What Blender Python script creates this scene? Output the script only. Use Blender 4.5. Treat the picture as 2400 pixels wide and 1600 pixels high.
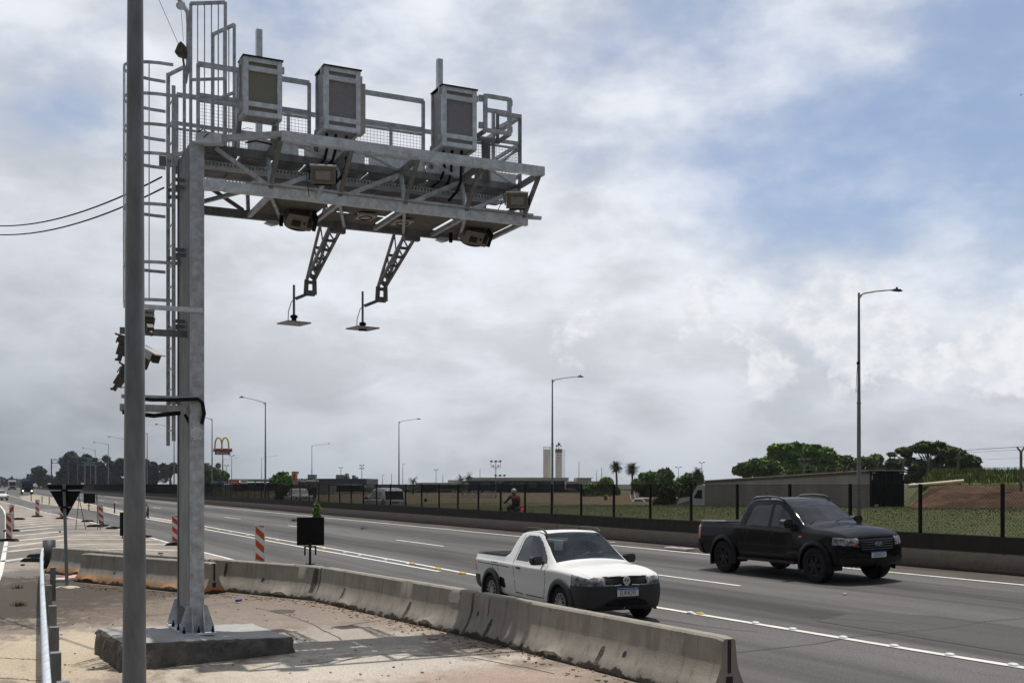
import bpy, bmesh, math, random
import numpy as np
from mathutils import Vector, Matrix
from math import radians as R, sin, cos, pi
random.seed(7)
for o in list(bpy.data.objects): bpy.data.objects.remove(o)
S = bpy.context.scene
C = S.collection
# ------------------------------------------------------------ camera, sky, sun
F, H, YH, XV = 2600.0, 2.34, 1134.0, -50.0       # focal length and horizon in photo pixels, eye height
CA, SA = 2600/math.hypot(2600, 1250), 1250/math.hypot(2600, 1250)
cam = bpy.data.objects.new('camera', bpy.data.cameras.new('camera')); C.objects.link(cam)
cam.location = (0, 0, H); cam.rotation_euler = (R(90), 0, 0)
cam.data.sensor_width = 36; cam.data.lens = 39.0; cam.data.shift_y = 334/2400
cam.data.clip_start = 0.1; cam.data.clip_end = 6000
S.camera = cam
S.view_settings.view_transform = 'Standard'; S.view_settings.look = 'None'
S.view_settings.exposure = 0.1; S.view_settings.gamma = 1
SUN_EL, SUN_AZ = 81.5, 12.0                     # azimuth clockwise from +Y
sun = bpy.data.objects.new('sun', bpy.data.lights.new('sun', 'SUN')); C.objects.link(sun)
sun.data.energy = 3.5; sun.data.angle = R(0.6); sun.data.color = (1, .95, .88)
sd = Vector((sin(R(SUN_AZ))*cos(R(SUN_EL)), cos(R(SUN_AZ))*cos(R(SUN_EL)), sin(R(SUN_EL))))
sun.rotation_euler = sd.to_track_quat('Z', 'Y').to_euler()
W = bpy.data.worlds.new('World'); S.world = W; W.use_nodes = True
nt = W.node_tree; N = nt.nodes; L = nt.links
def wn(t, **k):
    n = N.new(t)
    for a, b in k.items(): setattr(n, a, b)
    return n
def wm(op, a, b=None, c=None, clamp=False):
    n = N.new('ShaderNodeMath'); n.operation = op; n.use_clamp = clamp
    for i, v in enumerate((a, b, c)):
        if v is None: continue
        if isinstance(v, (int, float)): n.inputs[i].default_value = v
        else: L.new(v, n.inputs[i])
    return n.outputs[0]
bg = N['Background']; bg.inputs[1].default_value = 0.1
sky = wn('ShaderNodeTexSky', sky_type='NISHITA', sun_disc=False)
sky.sun_elevation = R(SUN_EL); sky.sun_rotation = R(SUN_AZ); sky.air_density = 1.0; sky.dust_density = 1.0
tc = wn('ShaderNodeTexCoord'); sx = wn('ShaderNodeSeparateXYZ'); L.new(tc.outputs['Generated'], sx.inputs[0])
X_, Y_, Z_ = sx.outputs
zc = wm('MAXIMUM', Z_, 0.0); zd = wm('ADD', zc, 0.22)
cb = wn('ShaderNodeCombineXYZ'); L.new(wm('DIVIDE', X_, zd), cb.inputs[0]); L.new(wm('DIVIDE', Y_, zd), cb.inputs[1]); L.new(wm('MULTIPLY', Z_, 2.0), cb.inputs[2])
def wnoise(vec, scale, detail, rough, off=(0, 0, 0), dist=0.0, sc=(1, 1, 1)):
    m = wn('ShaderNodeMapping'); m.inputs['Location'].default_value = off; m.inputs['Scale'].default_value = sc; L.new(vec, m.inputs[0])
    n = wn('ShaderNodeTexNoise'); L.new(m.outputs[0], n.inputs['Vector'])
    n.inputs['Scale'].default_value = scale; n.inputs['Detail'].default_value = detail; n.inputs['Roughness'].default_value = rough; n.inputs['Distortion'].default_value = dist
    return n.outputs[0]
def wdir(px, py):
    return Vector(((px-1200)/F, 1, -(py-YH)/F)).normalized()
def blob(px, py, rad, soft):            # soft patch of sky round one direction
    v = wdir(px, py); d = wn('ShaderNodeVectorMath', operation='DISTANCE'); L.new(tc.outputs['Generated'], d.inputs[0]); d.inputs[1].default_value = v
    m = wn('ShaderNodeMapRange', interpolation_type='SMOOTHSTEP'); L.new(d.outputs['Value'], m.inputs[0])
    m.inputs[1].default_value = rad*(1+soft); m.inputs[2].default_value = rad*(1-soft); m.inputs[3].default_value = 0; m.inputs[4].default_value = 1
    return m.outputs[0]
n1 = wnoise(cb.outputs[0], 1.5, 9, 0.55, (3.1, 1.7, 0))
n2 = wnoise(tc.outputs['Generated'], 7.0, 8, 0.55, (5, 2, 1), sc=(1, 1, 1.9))
nf = wnoise(tc.outputs['Generated'], 22.0, 6, 0.6, (1, 9, 4), sc=(1, 1, 1.6))
cov = wm('ADD', wm('MULTIPLY', n1, 0.70), wm('MULTIPLY', n2, 0.75)); cov = wm('ADD', wm('SUBTRACT', cov, .09), wm('MULTIPLY', wm('SUBTRACT', nf, .5), .22))        # mean about .65
for px, py, r_, a in [(2330, 280, .14, -.13), (2000, 330, .13, -.07), (1650, 220, .09, -.06), (2200, 560, .10, -.06), (150, 110, .065, -.16), (260, 290, .05, -.16), (700, 10, .06, -.16), (560, 130, .05, -.08), (940, 30, .05, -.05),
                      (1250, 20, .12, -.06), (950, 700, .10, .12), (1850, 560, .08, -.07), (1020, 560, .16, .16), (500, 700, .2, .18), (300, 150, .05, .05), (1450, 700, .14, .12), (2350, 880, .12, .08), (1350, 130, .07, .05), (100, 900, .25, .25), (2050, 60, .04, .08), (2390, 60, .07, -.12)]:
    cov = wm('ADD', cov, wm('MULTIPLY', blob(px, py, r_, .95), a))
low = wn('ShaderNodeMapRange'); L.new(Z_, low.inputs[0]); low.inputs[1].default_value = .22; low.inputs[2].default_value = .0; low.inputs[3].default_value = 0; low.inputs[4].default_value = .28
cov = wm('ADD', cov, low.outputs[0])
cm = wn('ShaderNodeMapRange', interpolation_type='SMOOTHSTEP'); L.new(cov, cm.inputs[0]); cm.inputs[1].default_value = .30; cm.inputs[2].default_value = .84
# cloud brightness: pale with grey folds, darker low down and to the left
nl = wnoise(tc.outputs['Generated'], 11.0, 9, .6, (8, 3, 5), dist=.6, sc=(1, 1, 2.6))
shade = wm('ADD', wm('MULTIPLY', n2, .78), wm('MULTIPLY', nl, .36))
shm = wn('ShaderNodeMapRange', interpolation_type='SMOOTHSTEP'); L.new(shade, shm.inputs[0]); shm.inputs[1].default_value = .42; shm.inputs[2].default_value = .70
lowd = wn('ShaderNodeMapRange', interpolation_type='SMOOTHSTEP'); L.new(Z_, lowd.inputs[0]); lowd.inputs[1].default_value = .15; lowd.inputs[2].default_value = -.01
leftd = blob(-200, 1180, .24, .95)
dark = wm('ADD', wm('MULTIPLY', lowd.outputs[0], .42), wm('MULTIPLY', leftd, .42), clamp=True)
bri = wm('SUBTRACT', 8.4, wm('MULTIPLY', wm('SUBTRACT', 1.0, shm.outputs[0]), 2.1))
bri = wm('MULTIPLY', bri, wm('SUBTRACT', 1.0, wm('MULTIPLY', dark, .72)))
tint = wn('ShaderNodeMix', data_type='RGBA'); L.new(dark, tint.inputs[0]); tint.inputs[6].default_value = (.95, .985, 1.055, 1); tint.inputs[7].default_value = (.90, .98, 1.10, 1)
cc = wn('ShaderNodeVectorMath', operation='SCALE'); L.new(tint.outputs[2], cc.inputs[0]); L.new(bri, cc.inputs['Scale'])
# heaped clouds near the horizon on the right
cu = wnoise(tc.outputs['Generated'], 30.0, 8, 0.6, (2, 3, 9), sc=(1, 1, 1.2))
heap = None
for px, py, r_, a in [(1960, 745, .036, 1.0), (2040, 790, .040, 1), (1900, 730, .026, .95), (2370, 815, .034, 1), (2310, 850, .034, .8), (1330, 790, .036, .5), (1690, 720, .04, .6), (2190, 850, .03, .75), (1810, 860, .026, .7), (2110, 840, .03, .8)]:
    b = wm('MULTIPLY', blob(px, py, r_*1.1, .95), a); heap = b if heap is None else wm('MAXIMUM', heap, b)
hm = wn('ShaderNodeMapRange', interpolation_type='SMOOTHSTEP'); L.new(wm('ADD', heap, wm('MULTIPLY', wm('SUBTRACT', cu, .5), 1.7)), hm.inputs[0]); hm.inputs[1].default_value = .42; hm.inputs[2].default_value = .68
blue = wn('ShaderNodeMix', data_type='RGBA', blend_type='MULTIPLY'); blue.inputs[0].default_value = 1; L.new(sky.outputs[0], blue.inputs[6]); blue.inputs[7].default_value = (.95, 1.0, 1.12, 1)
haz = wn('ShaderNodeMix', data_type='RGBA'); haz.inputs[0].default_value = .42; L.new(blue.outputs[2], haz.inputs[6]); haz.inputs[7].default_value = (4.3, 5.1, 6.5, 1)
m1 = wn('ShaderNodeMix', data_type='RGBA'); L.new(cm.outputs[0], m1.inputs[0]); L.new(haz.outputs[2], m1.inputs[6]); L.new(cc.outputs[0], m1.inputs[7])
m2 = wn('ShaderNodeMix', data_type='RGBA'); hg = wn('ShaderNodeMapRange', interpolation_type='SMOOTHSTEP'); L.new(heap, hg.inputs[0]); hg.inputs[1].default_value = .03; hg.inputs[2].default_value = .3; L.new(wm('MULTIPLY', wm('MULTIPLY', hm.outputs[0], hg.outputs[0]), .85), m2.inputs[0]); L.new(m1.outputs[2], m2.inputs[6]); hsh = wn('ShaderNodeMix', data_type='RGBA'); hcr = wn('ShaderNodeMapRange', interpolation_type='SMOOTHSTEP'); L.new(wnoise(tc.outputs['Generated'], 48.0, 7, .6, (4, 1, 2), sc=(1, 1, 1.3)), hcr.inputs[0]); hcr.inputs[1].default_value = .3; hcr.inputs[2].default_value = .68; L.new(hcr.outputs[0], hsh.inputs[0]); hsh.inputs[6].default_value = (6.5, 6.8, 7.3, 1); hsh.inputs[7].default_value = (8.3, 8.4, 8.6, 1); L.new(hsh.outputs[2], m2.inputs[7])
# unseen sky behind the eye and overhead, dimmed to cut ambient light and reflections
fy = wn('ShaderNodeMapRange', interpolation_type='SMOOTHSTEP'); L.new(Y_, fy.inputs[0]); fy.inputs[1].default_value = .60; fy.inputs[2].default_value = .05; fy.inputs[3].default_value = 1; fy.inputs[4].default_value = .54
fh = wn('ShaderNodeMapRange', interpolation_type='SMOOTHSTEP'); L.new(wm('ADD', Z_, wm('MULTIPLY', wm('MAXIMUM', Y_, 0.0), 1.2)), fh.inputs[0]); fh.inputs[1].default_value = .02; fh.inputs[2].default_value = .45; fh.inputs[3].default_value = .18; fh.inputs[4].default_value = 1
fin = wn('ShaderNodeVectorMath', operation='SCALE'); L.new(m2.outputs[2], fin.inputs[0]); L.new(wm('MULTIPLY', fy.outputs[0], fh.outputs[0]), fin.inputs['Scale']); L.new(fin.outputs[0], bg.inputs[0])
# ------------------------------------------------------------ helpers
def zg(D, u=50.0):                                # height of the ground at distance D right of the eye, u along the road
    if D <= 9: return 0.0
    if D <= 21: return .03*(D-9)
    if D <= 28: return .36+.004*(D-21)
    t = min(1, (D-28)/16); t = t*t*(3-2*t)
    b = max(0, min(1, (95-u)/60)); b = b*b*(3-2*b)
    return .39 + t*(.10+.62*b)
def G(x, y, z=None):                               # photo pixel -> point on the ground (or at height z)
    q = CA*(x-XV)/F; r = (y-YH)/F
    if z is not None: Z = (H-z)/r; zz = z
    else:
        Z = H/r; zz = 0
        if q*Z > 9: Z = (H+.27)/(r+.03*q); zz = .03*(q*Z-9)
    return Vector(((x-1200)/F*Z, Z, zz))
def P(x, y, Z): return Vector(((x-1200)/F*Z, Z, H-(y-YH)/F*Z))
def RD(D, u, z=None): return Vector((D*CA-u*SA, D*SA+u*CA, zg(D, u) if z is None else z))
def DU(p): return (p[0]*CA+p[1]*SA, -p[0]*SA+p[1]*CA)
NV = Vector((CA, SA, 0)); UV = Vector((-SA, CA, 0)); ZV = Vector((0, 0, 1))
MATS = {}
def mat(name, col, rough=.6, metal=0., var=0., scale=3., col2=None, bump=0., bscale=40., spec=.5, alpha=None, emit=None, coat=0, stretch=(1, 1, 1), detail=6, trans=0):
    if name in MATS: return MATS[name]
    m = bpy.data.materials.new(name); m.use_nodes = True; t = m.node_tree; b = t.nodes['Principled BSDF']
    b.inputs['Roughness'].default_value = rough; b.inputs['Metallic'].default_value = metal
    b.inputs['Specular IOR Level'].default_value = spec
    if coat: b.inputs['Coat Weight'].default_value = coat; b.inputs['Coat Roughness'].default_value = .04
    if trans: b.inputs['Transmission Weight'].default_value = trans
    tcn = t.nodes.new('ShaderNodeTexCoord'); mp = t.nodes.new('ShaderNodeMapping'); mp.inputs['Scale'].default_value = stretch
    t.links.new(tcn.outputs['Object'], mp.inputs[0])
    if var or col2:
        n = t.nodes.new('ShaderNodeTexNoise'); n.inputs['Scale'].default_value = scale; n.inputs['Detail'].default_value = detail; n.inputs['Roughness'].default_value = .62
        t.links.new(mp.outputs[0], n.inputs['Vector'])
        r = t.nodes.new('ShaderNodeMapRange'); r.inputs[1].default_value = .33; r.inputs[2].default_value = .67
        t.links.new(n.outputs[0], r.inputs[0])
        x = t.nodes.new('ShaderNodeMix'); x.data_type = 'RGBA'; t.links.new(r.outputs[0], x.inputs[0])
        c1 = tuple(c*(1-var) for c in col); c2 = tuple(min(1, c*(1+var)) for c in (col2 or col))
        x.inputs[6].default_value = (*c1, 1); x.inputs[7].default_value = (*c2, 1)
        t.links.new(x.outputs[2], b.inputs['Base Color'])
    else: b.inputs['Base Color'].default_value = (*col, 1)
    if bump:
        n = t.nodes.new('ShaderNodeTexNoise'); n.inputs['Scale'].default_value = bscale; n.inputs['Detail'].default_value = 4
        t.links.new(mp.outputs[0], n.inputs['Vector'])
        k = t.nodes.new('ShaderNodeBump'); k.inputs['Strength'].default_value = bump; k.inputs['Distance'].default_value = .02
        t.links.new(n.outputs[0], k.inputs['Height']); t.links.new(k.outputs[0], b.inputs['Normal'])
    if emit: b.inputs['Emission Color'].default_value = (*emit[:3], 1); b.inputs['Emission Strength'].default_value = emit[3]
    MATS[name] = m; return m
def tag(o, label=None, cat=None, group=None, kind=None):
    if label: o['label'] = label
    if cat: o['category'] = cat
    if group: o['group'] = group
    if kind: o['kind'] = kind
    return o
def empty(name, loc=(0, 0, 0), rz=0, label=None, cat=None, group=None, parent=None):
    o = bpy.data.objects.new(name, None); C.objects.link(o); o.location = loc; o.rotation_euler.z = rz; o.empty_display_size = .2
    if parent: o.parent = parent
    return tag(o, label, cat, group)
def wloc(p):
    v = Vector((0, 0, 0))
    while p: v = v + p.location; p = p.parent
    return v
class MB:
    def __init__(s): s.v = []; s.f = []; s.m = []; s.cur = 0
    def add(s, vs, fs):
        b = len(s.v); s.v += [tuple(x) for x in vs]; s.f += [tuple(i+b for i in q) for q in fs]; s.m += [s.cur]*len(fs); return s
    def hexa(s, p):
        return s.add(p, [(0, 3, 2, 1), (4, 5, 6, 7), (0, 1, 5, 4), (1, 2, 6, 5), (2, 3, 7, 6), (3, 0, 4, 7)])
    def box(s, c, d, ax=None):
        c = Vector(c); ax = ax or (Vector((1, 0, 0)), Vector((0, 1, 0)), ZV)
        a, b, e = (ax[0]*(d[0]/2), ax[1]*(d[1]/2), ax[2]*(d[2]/2))
        return s.hexa([c-a-b-e, c+a-b-e, c+a+b-e, c-a+b-e, c-a-b+e, c+a-b+e, c+a+b+e, c-a+b+e])
    def beam(s, p, q, w, h=None, up=ZV):
        p = Vector(p); q = Vector(q); h = h or w; d = (q-p)
        if d.length < 1e-6: return s
        d.normalize(); x = d.cross(up)
        if x.length < 1e-3: x = d.cross(Vector((.9, .43, 0)))
        x.normalize(); y = x.cross(d).normalized(); x = x*(w/2); y = y*(h/2)
        return s.hexa([p-x-y, p+x-y, q+x-y, q-x-y, p-x+y, p+x+y, q+x+y, q-x+y])
    def cyl(s, p, q, r, r2=None, n=12, cap=True):
        p = Vector(p); q = Vector(q); r2 = r if r2 is None else r2; d = (q-p).normalized()
        x = d.cross(ZV)
        if x.length < 1e-3: x = Vector((1, 0, 0))
        x.normalize(); y = d.cross(x)
        vs = []; 
        for i in range(n):
            a = 2*pi*i/n; e = x*cos(a)+y*sin(a); vs += [p+e*r, q+e*r2]
        fs = [(2*i, 2*((i+1) % n), 2*((i+1) % n)+1, 2*i+1) for i in range(n)]
        if cap: fs += [tuple(2*i for i in range(n))[::-1], tuple(2*i+1 for i in range(n))]
        return s.add(vs, fs)
    def tube(s, pts, r, n=8):
        pts = [Vector(p) for p in pts]; vs = []; rr = r if isinstance(r, (list, tuple)) else [r]*len(pts)
        px = None
        for i, p in enumerate(pts):
            d = (pts[min(i+1, len(pts)-1)]-pts[max(i-1, 0)]).normalized()
            x = d.cross(ZV) if px is None else px-d*px.dot(d)
            if x.length < 1e-3: x = d.cross(Vector((1, .3, 0)))
            x.normalize(); px = x; y = d.cross(x)
            for k in range(n): a = 2*pi*k/n; vs.append(p+(x*cos(a)+y*sin(a))*rr[i])
        fs = [(i*n+k, i*n+(k+1) % n, (i+1)*n+(k+1) % n, (i+1)*n+k) for i in range(len(pts)-1) for k in range(n)]
        fs += [tuple(range(n))[::-1], tuple((len(pts)-1)*n+k for k in range(n))]
        return s.add(vs, fs)
    def lathe(s, prof, c, ax, n=32):                # prof: (offset along axis, radius)
        c = Vector(c); ax = Vector(ax).normalized(); x = ax.cross(ZV)
        if x.length < 1e-3: x = Vector((1, 0, 0))
        x.normalize(); y = ax.cross(x); m = len(prof); vs = []
        for i in range(n):
            a = 2*pi*i/n; e = x*cos(a)+y*sin(a)
            for (o, r) in prof: vs.append(c+ax*o+e*r)
        return s.add(vs, [(i*m+j, i*m+j+1, ((i+1) % n)*m+j+1, ((i+1) % n)*m+j) for i in range(n) for j in range(m-1)])
    def prism(s, pts, o, ax, ay, az, t):           # polygon pts in plane (ax, ay) from o, thickness t along az
        o = Vector(o); n = len(pts)
        a = [o+ax*p[0]+ay*p[1] for p in pts]; b = [p+az*t for p in a]
        return s.add(a+b, [tuple(range(n))[::-1], tuple(range(n, 2*n))]+[(i, (i+1) % n, n+(i+1) % n, n+i) for i in range(n)])
    def poly(s, pts): return s.add(pts, [tuple(range(len(pts)))])
    def text(s, txt, o, ax, ay, size, t=.01, center=True):
        cu = bpy.data.curves.new('t', 'FONT'); cu.body = txt; cu.size = size; cu.extrude = t/2; cu.resolution_u = 3
        if center: cu.align_x = 'CENTER'; cu.align_y = 'CENTER'
        ob = bpy.data.objects.new('t', cu); C.objects.link(ob); dg = bpy.context.evaluated_depsgraph_get()
        me = bpy.data.meshes.new_from_object(ob.evaluated_get(dg)); az = ax.cross(ay); o = Vector(o)
        s.add([o+ax*v.co.x+ay*v.co.y+az*v.co.z for v in me.vertices], [tuple(f.vertices) for f in me.polygons])
        bpy.data.objects.remove(ob); bpy.data.meshes.remove(me); bpy.data.curves.remove(cu); return s
    def build(s, name, m, parent=None, world=True, smooth=False, **k):
        me = bpy.data.meshes.new(name); off = wloc(parent) if (parent and world) else Vector((0, 0, 0))
        vv = s.v if not (parent and world) else [(a-off.x, b-off.y, c-off.z) for a, b, c in s.v]
        me.from_pydata(vv, [], s.f); ms = m if isinstance(m, (list, tuple)) else [m]
        for x in ms: me.materials.append(x)
        if len(ms) > 1: me.polygons.foreach_set('material_index', s.m)
        if smooth: me.polygons.foreach_set('use_smooth', [True]*len(s.f))
        me.update(); o = bpy.data.objects.new(name, me); C.objects.link(o)
        if parent: o.parent = parent
        if smooth == 'auto':
            me.set_sharp_from_angle(angle=R(38))
        if k: tag(o, **k)
        return o
def recalc(o):
    bm = bmesh.new(); bm.from_mesh(o.data); bmesh.ops.recalc_face_normals(bm, faces=bm.faces); bm.to_mesh(o.data); bm.free(); return o
def copy_tree(o, parent=None):
    c = o.copy(); C.objects.link(c); c.parent = parent
    for ch in list(o.children): copy_tree(ch, c)
    return c
# ------------------------------------------------------------ materials
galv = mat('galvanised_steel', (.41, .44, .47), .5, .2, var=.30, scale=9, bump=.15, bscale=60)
galv_dk = mat('galvanised_steel_dark', (.17, .178, .18), .6, .2, var=.34, scale=7, bump=.1, stretch=(1, 1, .25))
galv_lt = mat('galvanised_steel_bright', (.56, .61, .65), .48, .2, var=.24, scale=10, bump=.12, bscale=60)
black = mat('black_rubber', (.010, .010, .011), .8, var=.2, scale=20, spec=.2)
blackp = mat('black_plastic', (.010, .010, .011), .5, var=.15, scale=12, bump=.1, bscale=90, spec=.25)
darkm = mat('dark_painted_metal', (.007, .007, .008), .6, var=.2, scale=8, spec=.12)
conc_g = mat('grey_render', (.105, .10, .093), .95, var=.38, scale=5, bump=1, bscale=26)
white_p = mat('white_marking', (.62, .61, .57), .7, var=.14, scale=3)
red_s = mat('red_sheeting', (.45, .055, .02), .55, var=.12, scale=6)
white_s = mat('white_sheeting', (.62, .62, .60), .55, var=.1, scale=6)
yel = mat('yellow_dome', (.46, .29, .06), .7, var=.3, scale=20)
chrome = mat('bright_metal', (.75, .75, .76), .18, 1)
orange = mat('orange_lens', (.7, .2, .02), .2)
redl = mat('red_lens', (.35, .01, .012), .15, coat=1)
# ------------------------------------------------------------ ground, road, markings
def nd(t, ty, **k):
    n = t.nodes.new(ty)
    for a, b in k.items(): setattr(n, a, b)
    return n
def ground_mat(name, base, alt, blobs=(), bands=(), rough=.9, bump=.35, scale=1.2, speck=.25, stretch=(1, .12, 1)):
    # coordinates turned so that x runs across the road (D) and y along it (u)
    m = bpy.data.materials.new(name); m.use_nodes = True; t = m.node_tree; b = t.nodes['Principled BSDF']; b.inputs['Roughness'].default_value = rough
    b.inputs['Specular IOR Level'].default_value = .3
    tcn = nd(t, 'ShaderNodeTexCoord'); mp = nd(t, 'ShaderNodeMapping'); mp.vector_type = 'POINT'; mp.inputs['Rotation'].default_value = (0, 0, -math.atan2(SA, CA)); t.links.new(tcn.outputs['Object'], mp.inputs[0])
    def mth(op, a, c=None, clamp=False):
        n = nd(t, 'ShaderNodeMath', operation=op, use_clamp=clamp)
        for i, v in enumerate((a, c)):
            if v is None: continue
            if isinstance(v, (int, float)): n.inputs[i].default_value = v
            else: t.links.new(v, n.inputs[i])
        return n.outputs[0]
    def noise(sc, det=6, st=(1, 1, 1), off=0):
        m2 = nd(t, 'ShaderNodeMapping'); m2.inputs['Scale'].default_value = st; m2.inputs['Location'].default_value = (off, off, 0); t.links.new(mp.outputs[0], m2.inputs[0])
        n = nd(t, 'ShaderNodeTexNoise'); n.inputs['Scale'].default_value = sc; n.inputs['Detail'].default_value = det; n.inputs['Roughness'].default_value = .62; t.links.new(m2.outputs[0], n.inputs['Vector']); return n.outputs[0]
    def rng(v, a, c, lo=0., hi=1.):
        n = nd(t, 'ShaderNodeMapRange', interpolation_type='SMOOTHSTEP'); t.links.new(v, n.inputs[0]); n.inputs[1].default_value = a; n.inputs[2].default_value = c; n.inputs[3].default_value = lo; n.inputs[4].default_value = hi; return n.outputs[0]
    def mix(f, a, c, mode='MIX'):
        n = nd(t, 'ShaderNodeMix', data_type='RGBA', blend_type=mode)
        if isinstance(f, (int, float)): n.inputs[0].default_value = f
        else: t.links.new(f, n.inputs[0])
        for i, v in ((6, a), (7, c)):
            if isinstance(v, tuple): n.inputs[i].default_value = (*v, 1)
            else: t.links.new(v, n.inputs[i])
        return n.outputs[2]
    big = noise(scale, 8, stretch); mid = noise(3.5, 8, (1, .45, 1), 3); fine = noise(42, 3); grain = noise(130, 2)
    col = mix(rng(big, .36, .64), base, alt)
    for (p, r, c, amt) in blobs:
        d = nd(t, 'ShaderNodeVectorMath', operation='DISTANCE'); s = nd(t, 'ShaderNodeVectorMath', operation='MULTIPLY'); t.links.new(tcn.outputs['Object'], s.inputs[0]); s.inputs[1].default_value = (1, 1, 0)
        t.links.new(s.outputs[0], d.inputs[0]); d.inputs[1].default_value = (p[0], p[1], 0)
        e = mth('ADD', mth('DIVIDE', d.outputs['Value'], r), mth('MULTIPLY', mth('SUBTRACT', mid, .5), 2.3))
        e = mth('ADD', e, mth('MULTIPLY', mth('SUBTRACT', big, .5), 1.6))
        col = mix(mth('MULTIPLY', rng(e, 1.25, .55), amt), col, c)
    if bands:
        sp = nd(t, 'ShaderNodeSeparateXYZ'); t.links.new(mp.outputs[0], sp.inputs[0]); w = noise(.5, 5, (.4, .05, 1), 7)
        for (D0, wd, dk) in bands:
            x = mth('ADD', mth('SUBTRACT', sp.outputs[0], D0), mth('MULTIPLY', mth('SUBTRACT', w, .5), .9))
            g = rng(mth('ABSOLUTE', x), wd, wd*.1)
            g = mth('MULTIPLY', g, rng(noise(2.0, 5, (1.4, .05, 1), D0), .25, .6, .35, 1))
            col = mix(mth('MULTIPLY', g, dk), col, tuple(c*.42 for c in base))
    col = mix(rng(fine, .35, .7, 0, speck*1.3), col, (.45, .44, .42), 'MULTIPLY'); col = mix(rng(grain, .45, .75, 0, speck*1.3), col, (1.8, 1.75, 1.7), 'MULTIPLY')
    t.links.new(col, b.inputs['Base Color'])
    k = nd(t, 'ShaderNodeBump'); k.inputs['Strength'].default_value = bump; k.inputs['Distance'].default_value = .012; t.links.new(mth('ADD', fine, mth('MULTIPLY', mid, 1.5)), k.inputs['Height']); t.links.new(k.outputs[0], b.inputs['Normal'])
    return m
asph = ground_mat('asphalt', (.098, .096, .094), (.135, .131, .127), bands=[(9.0, 1.0, .55), (12.9, 1.1, .9), (16.9, 1.2, .85), (12.0, .3, .6), (13.8, .3, .55), (15.9, .3, .5), (17.8, .25, .45), (8.2, .25, .4), (9.9, .25, .4)], scale=.6, speck=.55, bump=.6)
gore_m = ground_mat('dusty_asphalt', (.20, .178, .152), (.30, .265, .22), scale=.8, speck=.35, stretch=(1, .3, 1),
    blobs=[(G(60, 1300), 3.5, (.13, .12, .11), .8), (G(80, 1240), 6, (.15, .14, .13), .7), (G(60, 1350), 2.4, (.13, .12, .11), .8)])
island_m = ground_mat('dusty_island', (.26, .225, .18), (.36, .32, .25), scale=.8, stretch=(1, .3, 1))
shoulder_m = ground_mat('gritty_shoulder', (.065, .057, .050), (.11, .095, .08), scale=1.5, stretch=(1, .2, 1), speck=.5)
work_m = ground_mat('worn_concrete', (.32, .265, .22), (.215, .178, .148), scale=1.1, stretch=(1, .8, 1), speck=.5, bump=1.0,
    blobs=[(G(-300, 1400), 7, (.075, .064, .052), .95), (G(60, 1405), 4.4, (.055, .048, .040), .97), (G(210, 1392), 3.6, (.075, .060, .047), .92), (G(520, 1410), 2.4, (.16, .125, .10), .6), (G(330, 1432), 1.5, (.12, .09, .065), .8), (G(600, 1425), 2.8, (.23, .19, .155), .7), (G(980, 1480), 2.2, (.25, .21, .175), .7),
           (G(100, 1540), 2.5, (.50, .42, .31), .85), (G(250, 1500), 1.4, (.50, .43, .33), .7), (G(620, 1580), 1.4, (.50, .44, .36), .8), (G(900, 1560), 1.7, (.52, .48, .42), .8), (G(1150, 1600), 1.1, (.36, .27, .22), .8), (G(800, 1500), 1.5, (.44, .40, .35), .6)])
grass_m = ground_mat('rough_grass', (.050, .070, .018), (.095, .092, .035), scale=1.3, stretch=(1, .7, 1), rough=1, speck=.4,
    blobs=[(RD(75, 150), 52, (.125, .088, .048), .9), (RD(110, 300), 140, (.11, .085, .045), .85), (RD(60, 100), 22, (.12, .085, .045), .8), (RD(52, 60), 9, (.085, .072, .03), .6)])
def sheet(name, Ds, us, m, dz, label=None):
    b = MB(); n = len(us)
    for D in Ds:
        for u in us: b.v.append(tuple(RD(D, u)+ZV*dz))
    b.f = [(i*n+j, (i+1)*n+j, (i+1)*n+j+1, i*n+j+1) for i in range(len(Ds)-1) for j in range(n-1)]
    return b.build(name, m, kind='structure')
us = [-60, -30, 0, 15, 30, 45, 60, 80, 100, 130, 160, 200, 260, 350, 500, 800, 1400, 3200]
sheet('ground', [-1500, -300, -60, 0, 9, 15, 21, 24, 28, 30, 32, 34, 36, 38, 40, 42, 44, 50, 60, 90, 140, 300, 700, 2500], us, grass_m, -.03)
sheet('road', [-14, -6, 0, 3, 6, 9, 12, 15, 18, 20.9], us[1:-1], asph, 0.0)
sheet('side_road', [21.2, 24, 27.6], us[1:-1], asph, 0.0)
def patch(name, pts, m, dz, **k):                    # flat sheet over a ground outline, split where the road starts to tilt
    bm = bmesh.new(); vs = [bm.verts.new((p[0], p[1], 0)) for p in pts]; bm.faces.new(vs)
    bmesh.ops.bisect_plane(bm, geom=bm.verts[:]+bm.edges[:]+bm.faces[:], plane_co=NV*9, plane_no=NV)
    bmesh.ops.triangulate(bm, faces=bm.faces[:])
    for v in bm.verts: D, u = DU(v.co); v.co.z = zg(D, u)+dz
    me = bpy.data.meshes.new(name); bm.to_mesh(me); bm.free(); me.materials.append(m); o = bpy.data.objects.new(name, me); C.objects.link(o); return recalc_up(tag(o, **k))
def recalc_up(o):
    bm = bmesh.new(); bm.from_mesh(o.data)
    for f in bm.faces:
        f.normal_update()
        if f.normal.z < 0: f.normal_flip()
    bm.to_mesh(o.data); bm.free(); return o
gp = [(-40, 1176), (0, 1184), (14, 1206), (17, 1262), (9, 1308), (-30, 1420), (-400, 1460), (-60, 1380), (140, 1360), (300, 1350), (520, 1352), (580, 1330), (529, 1307), (480, 1295), (396, 1272), (344, 1257), (253, 1233), (159, 1211), (100, 1199), (29, 1181), (0, 1174)]
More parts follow.
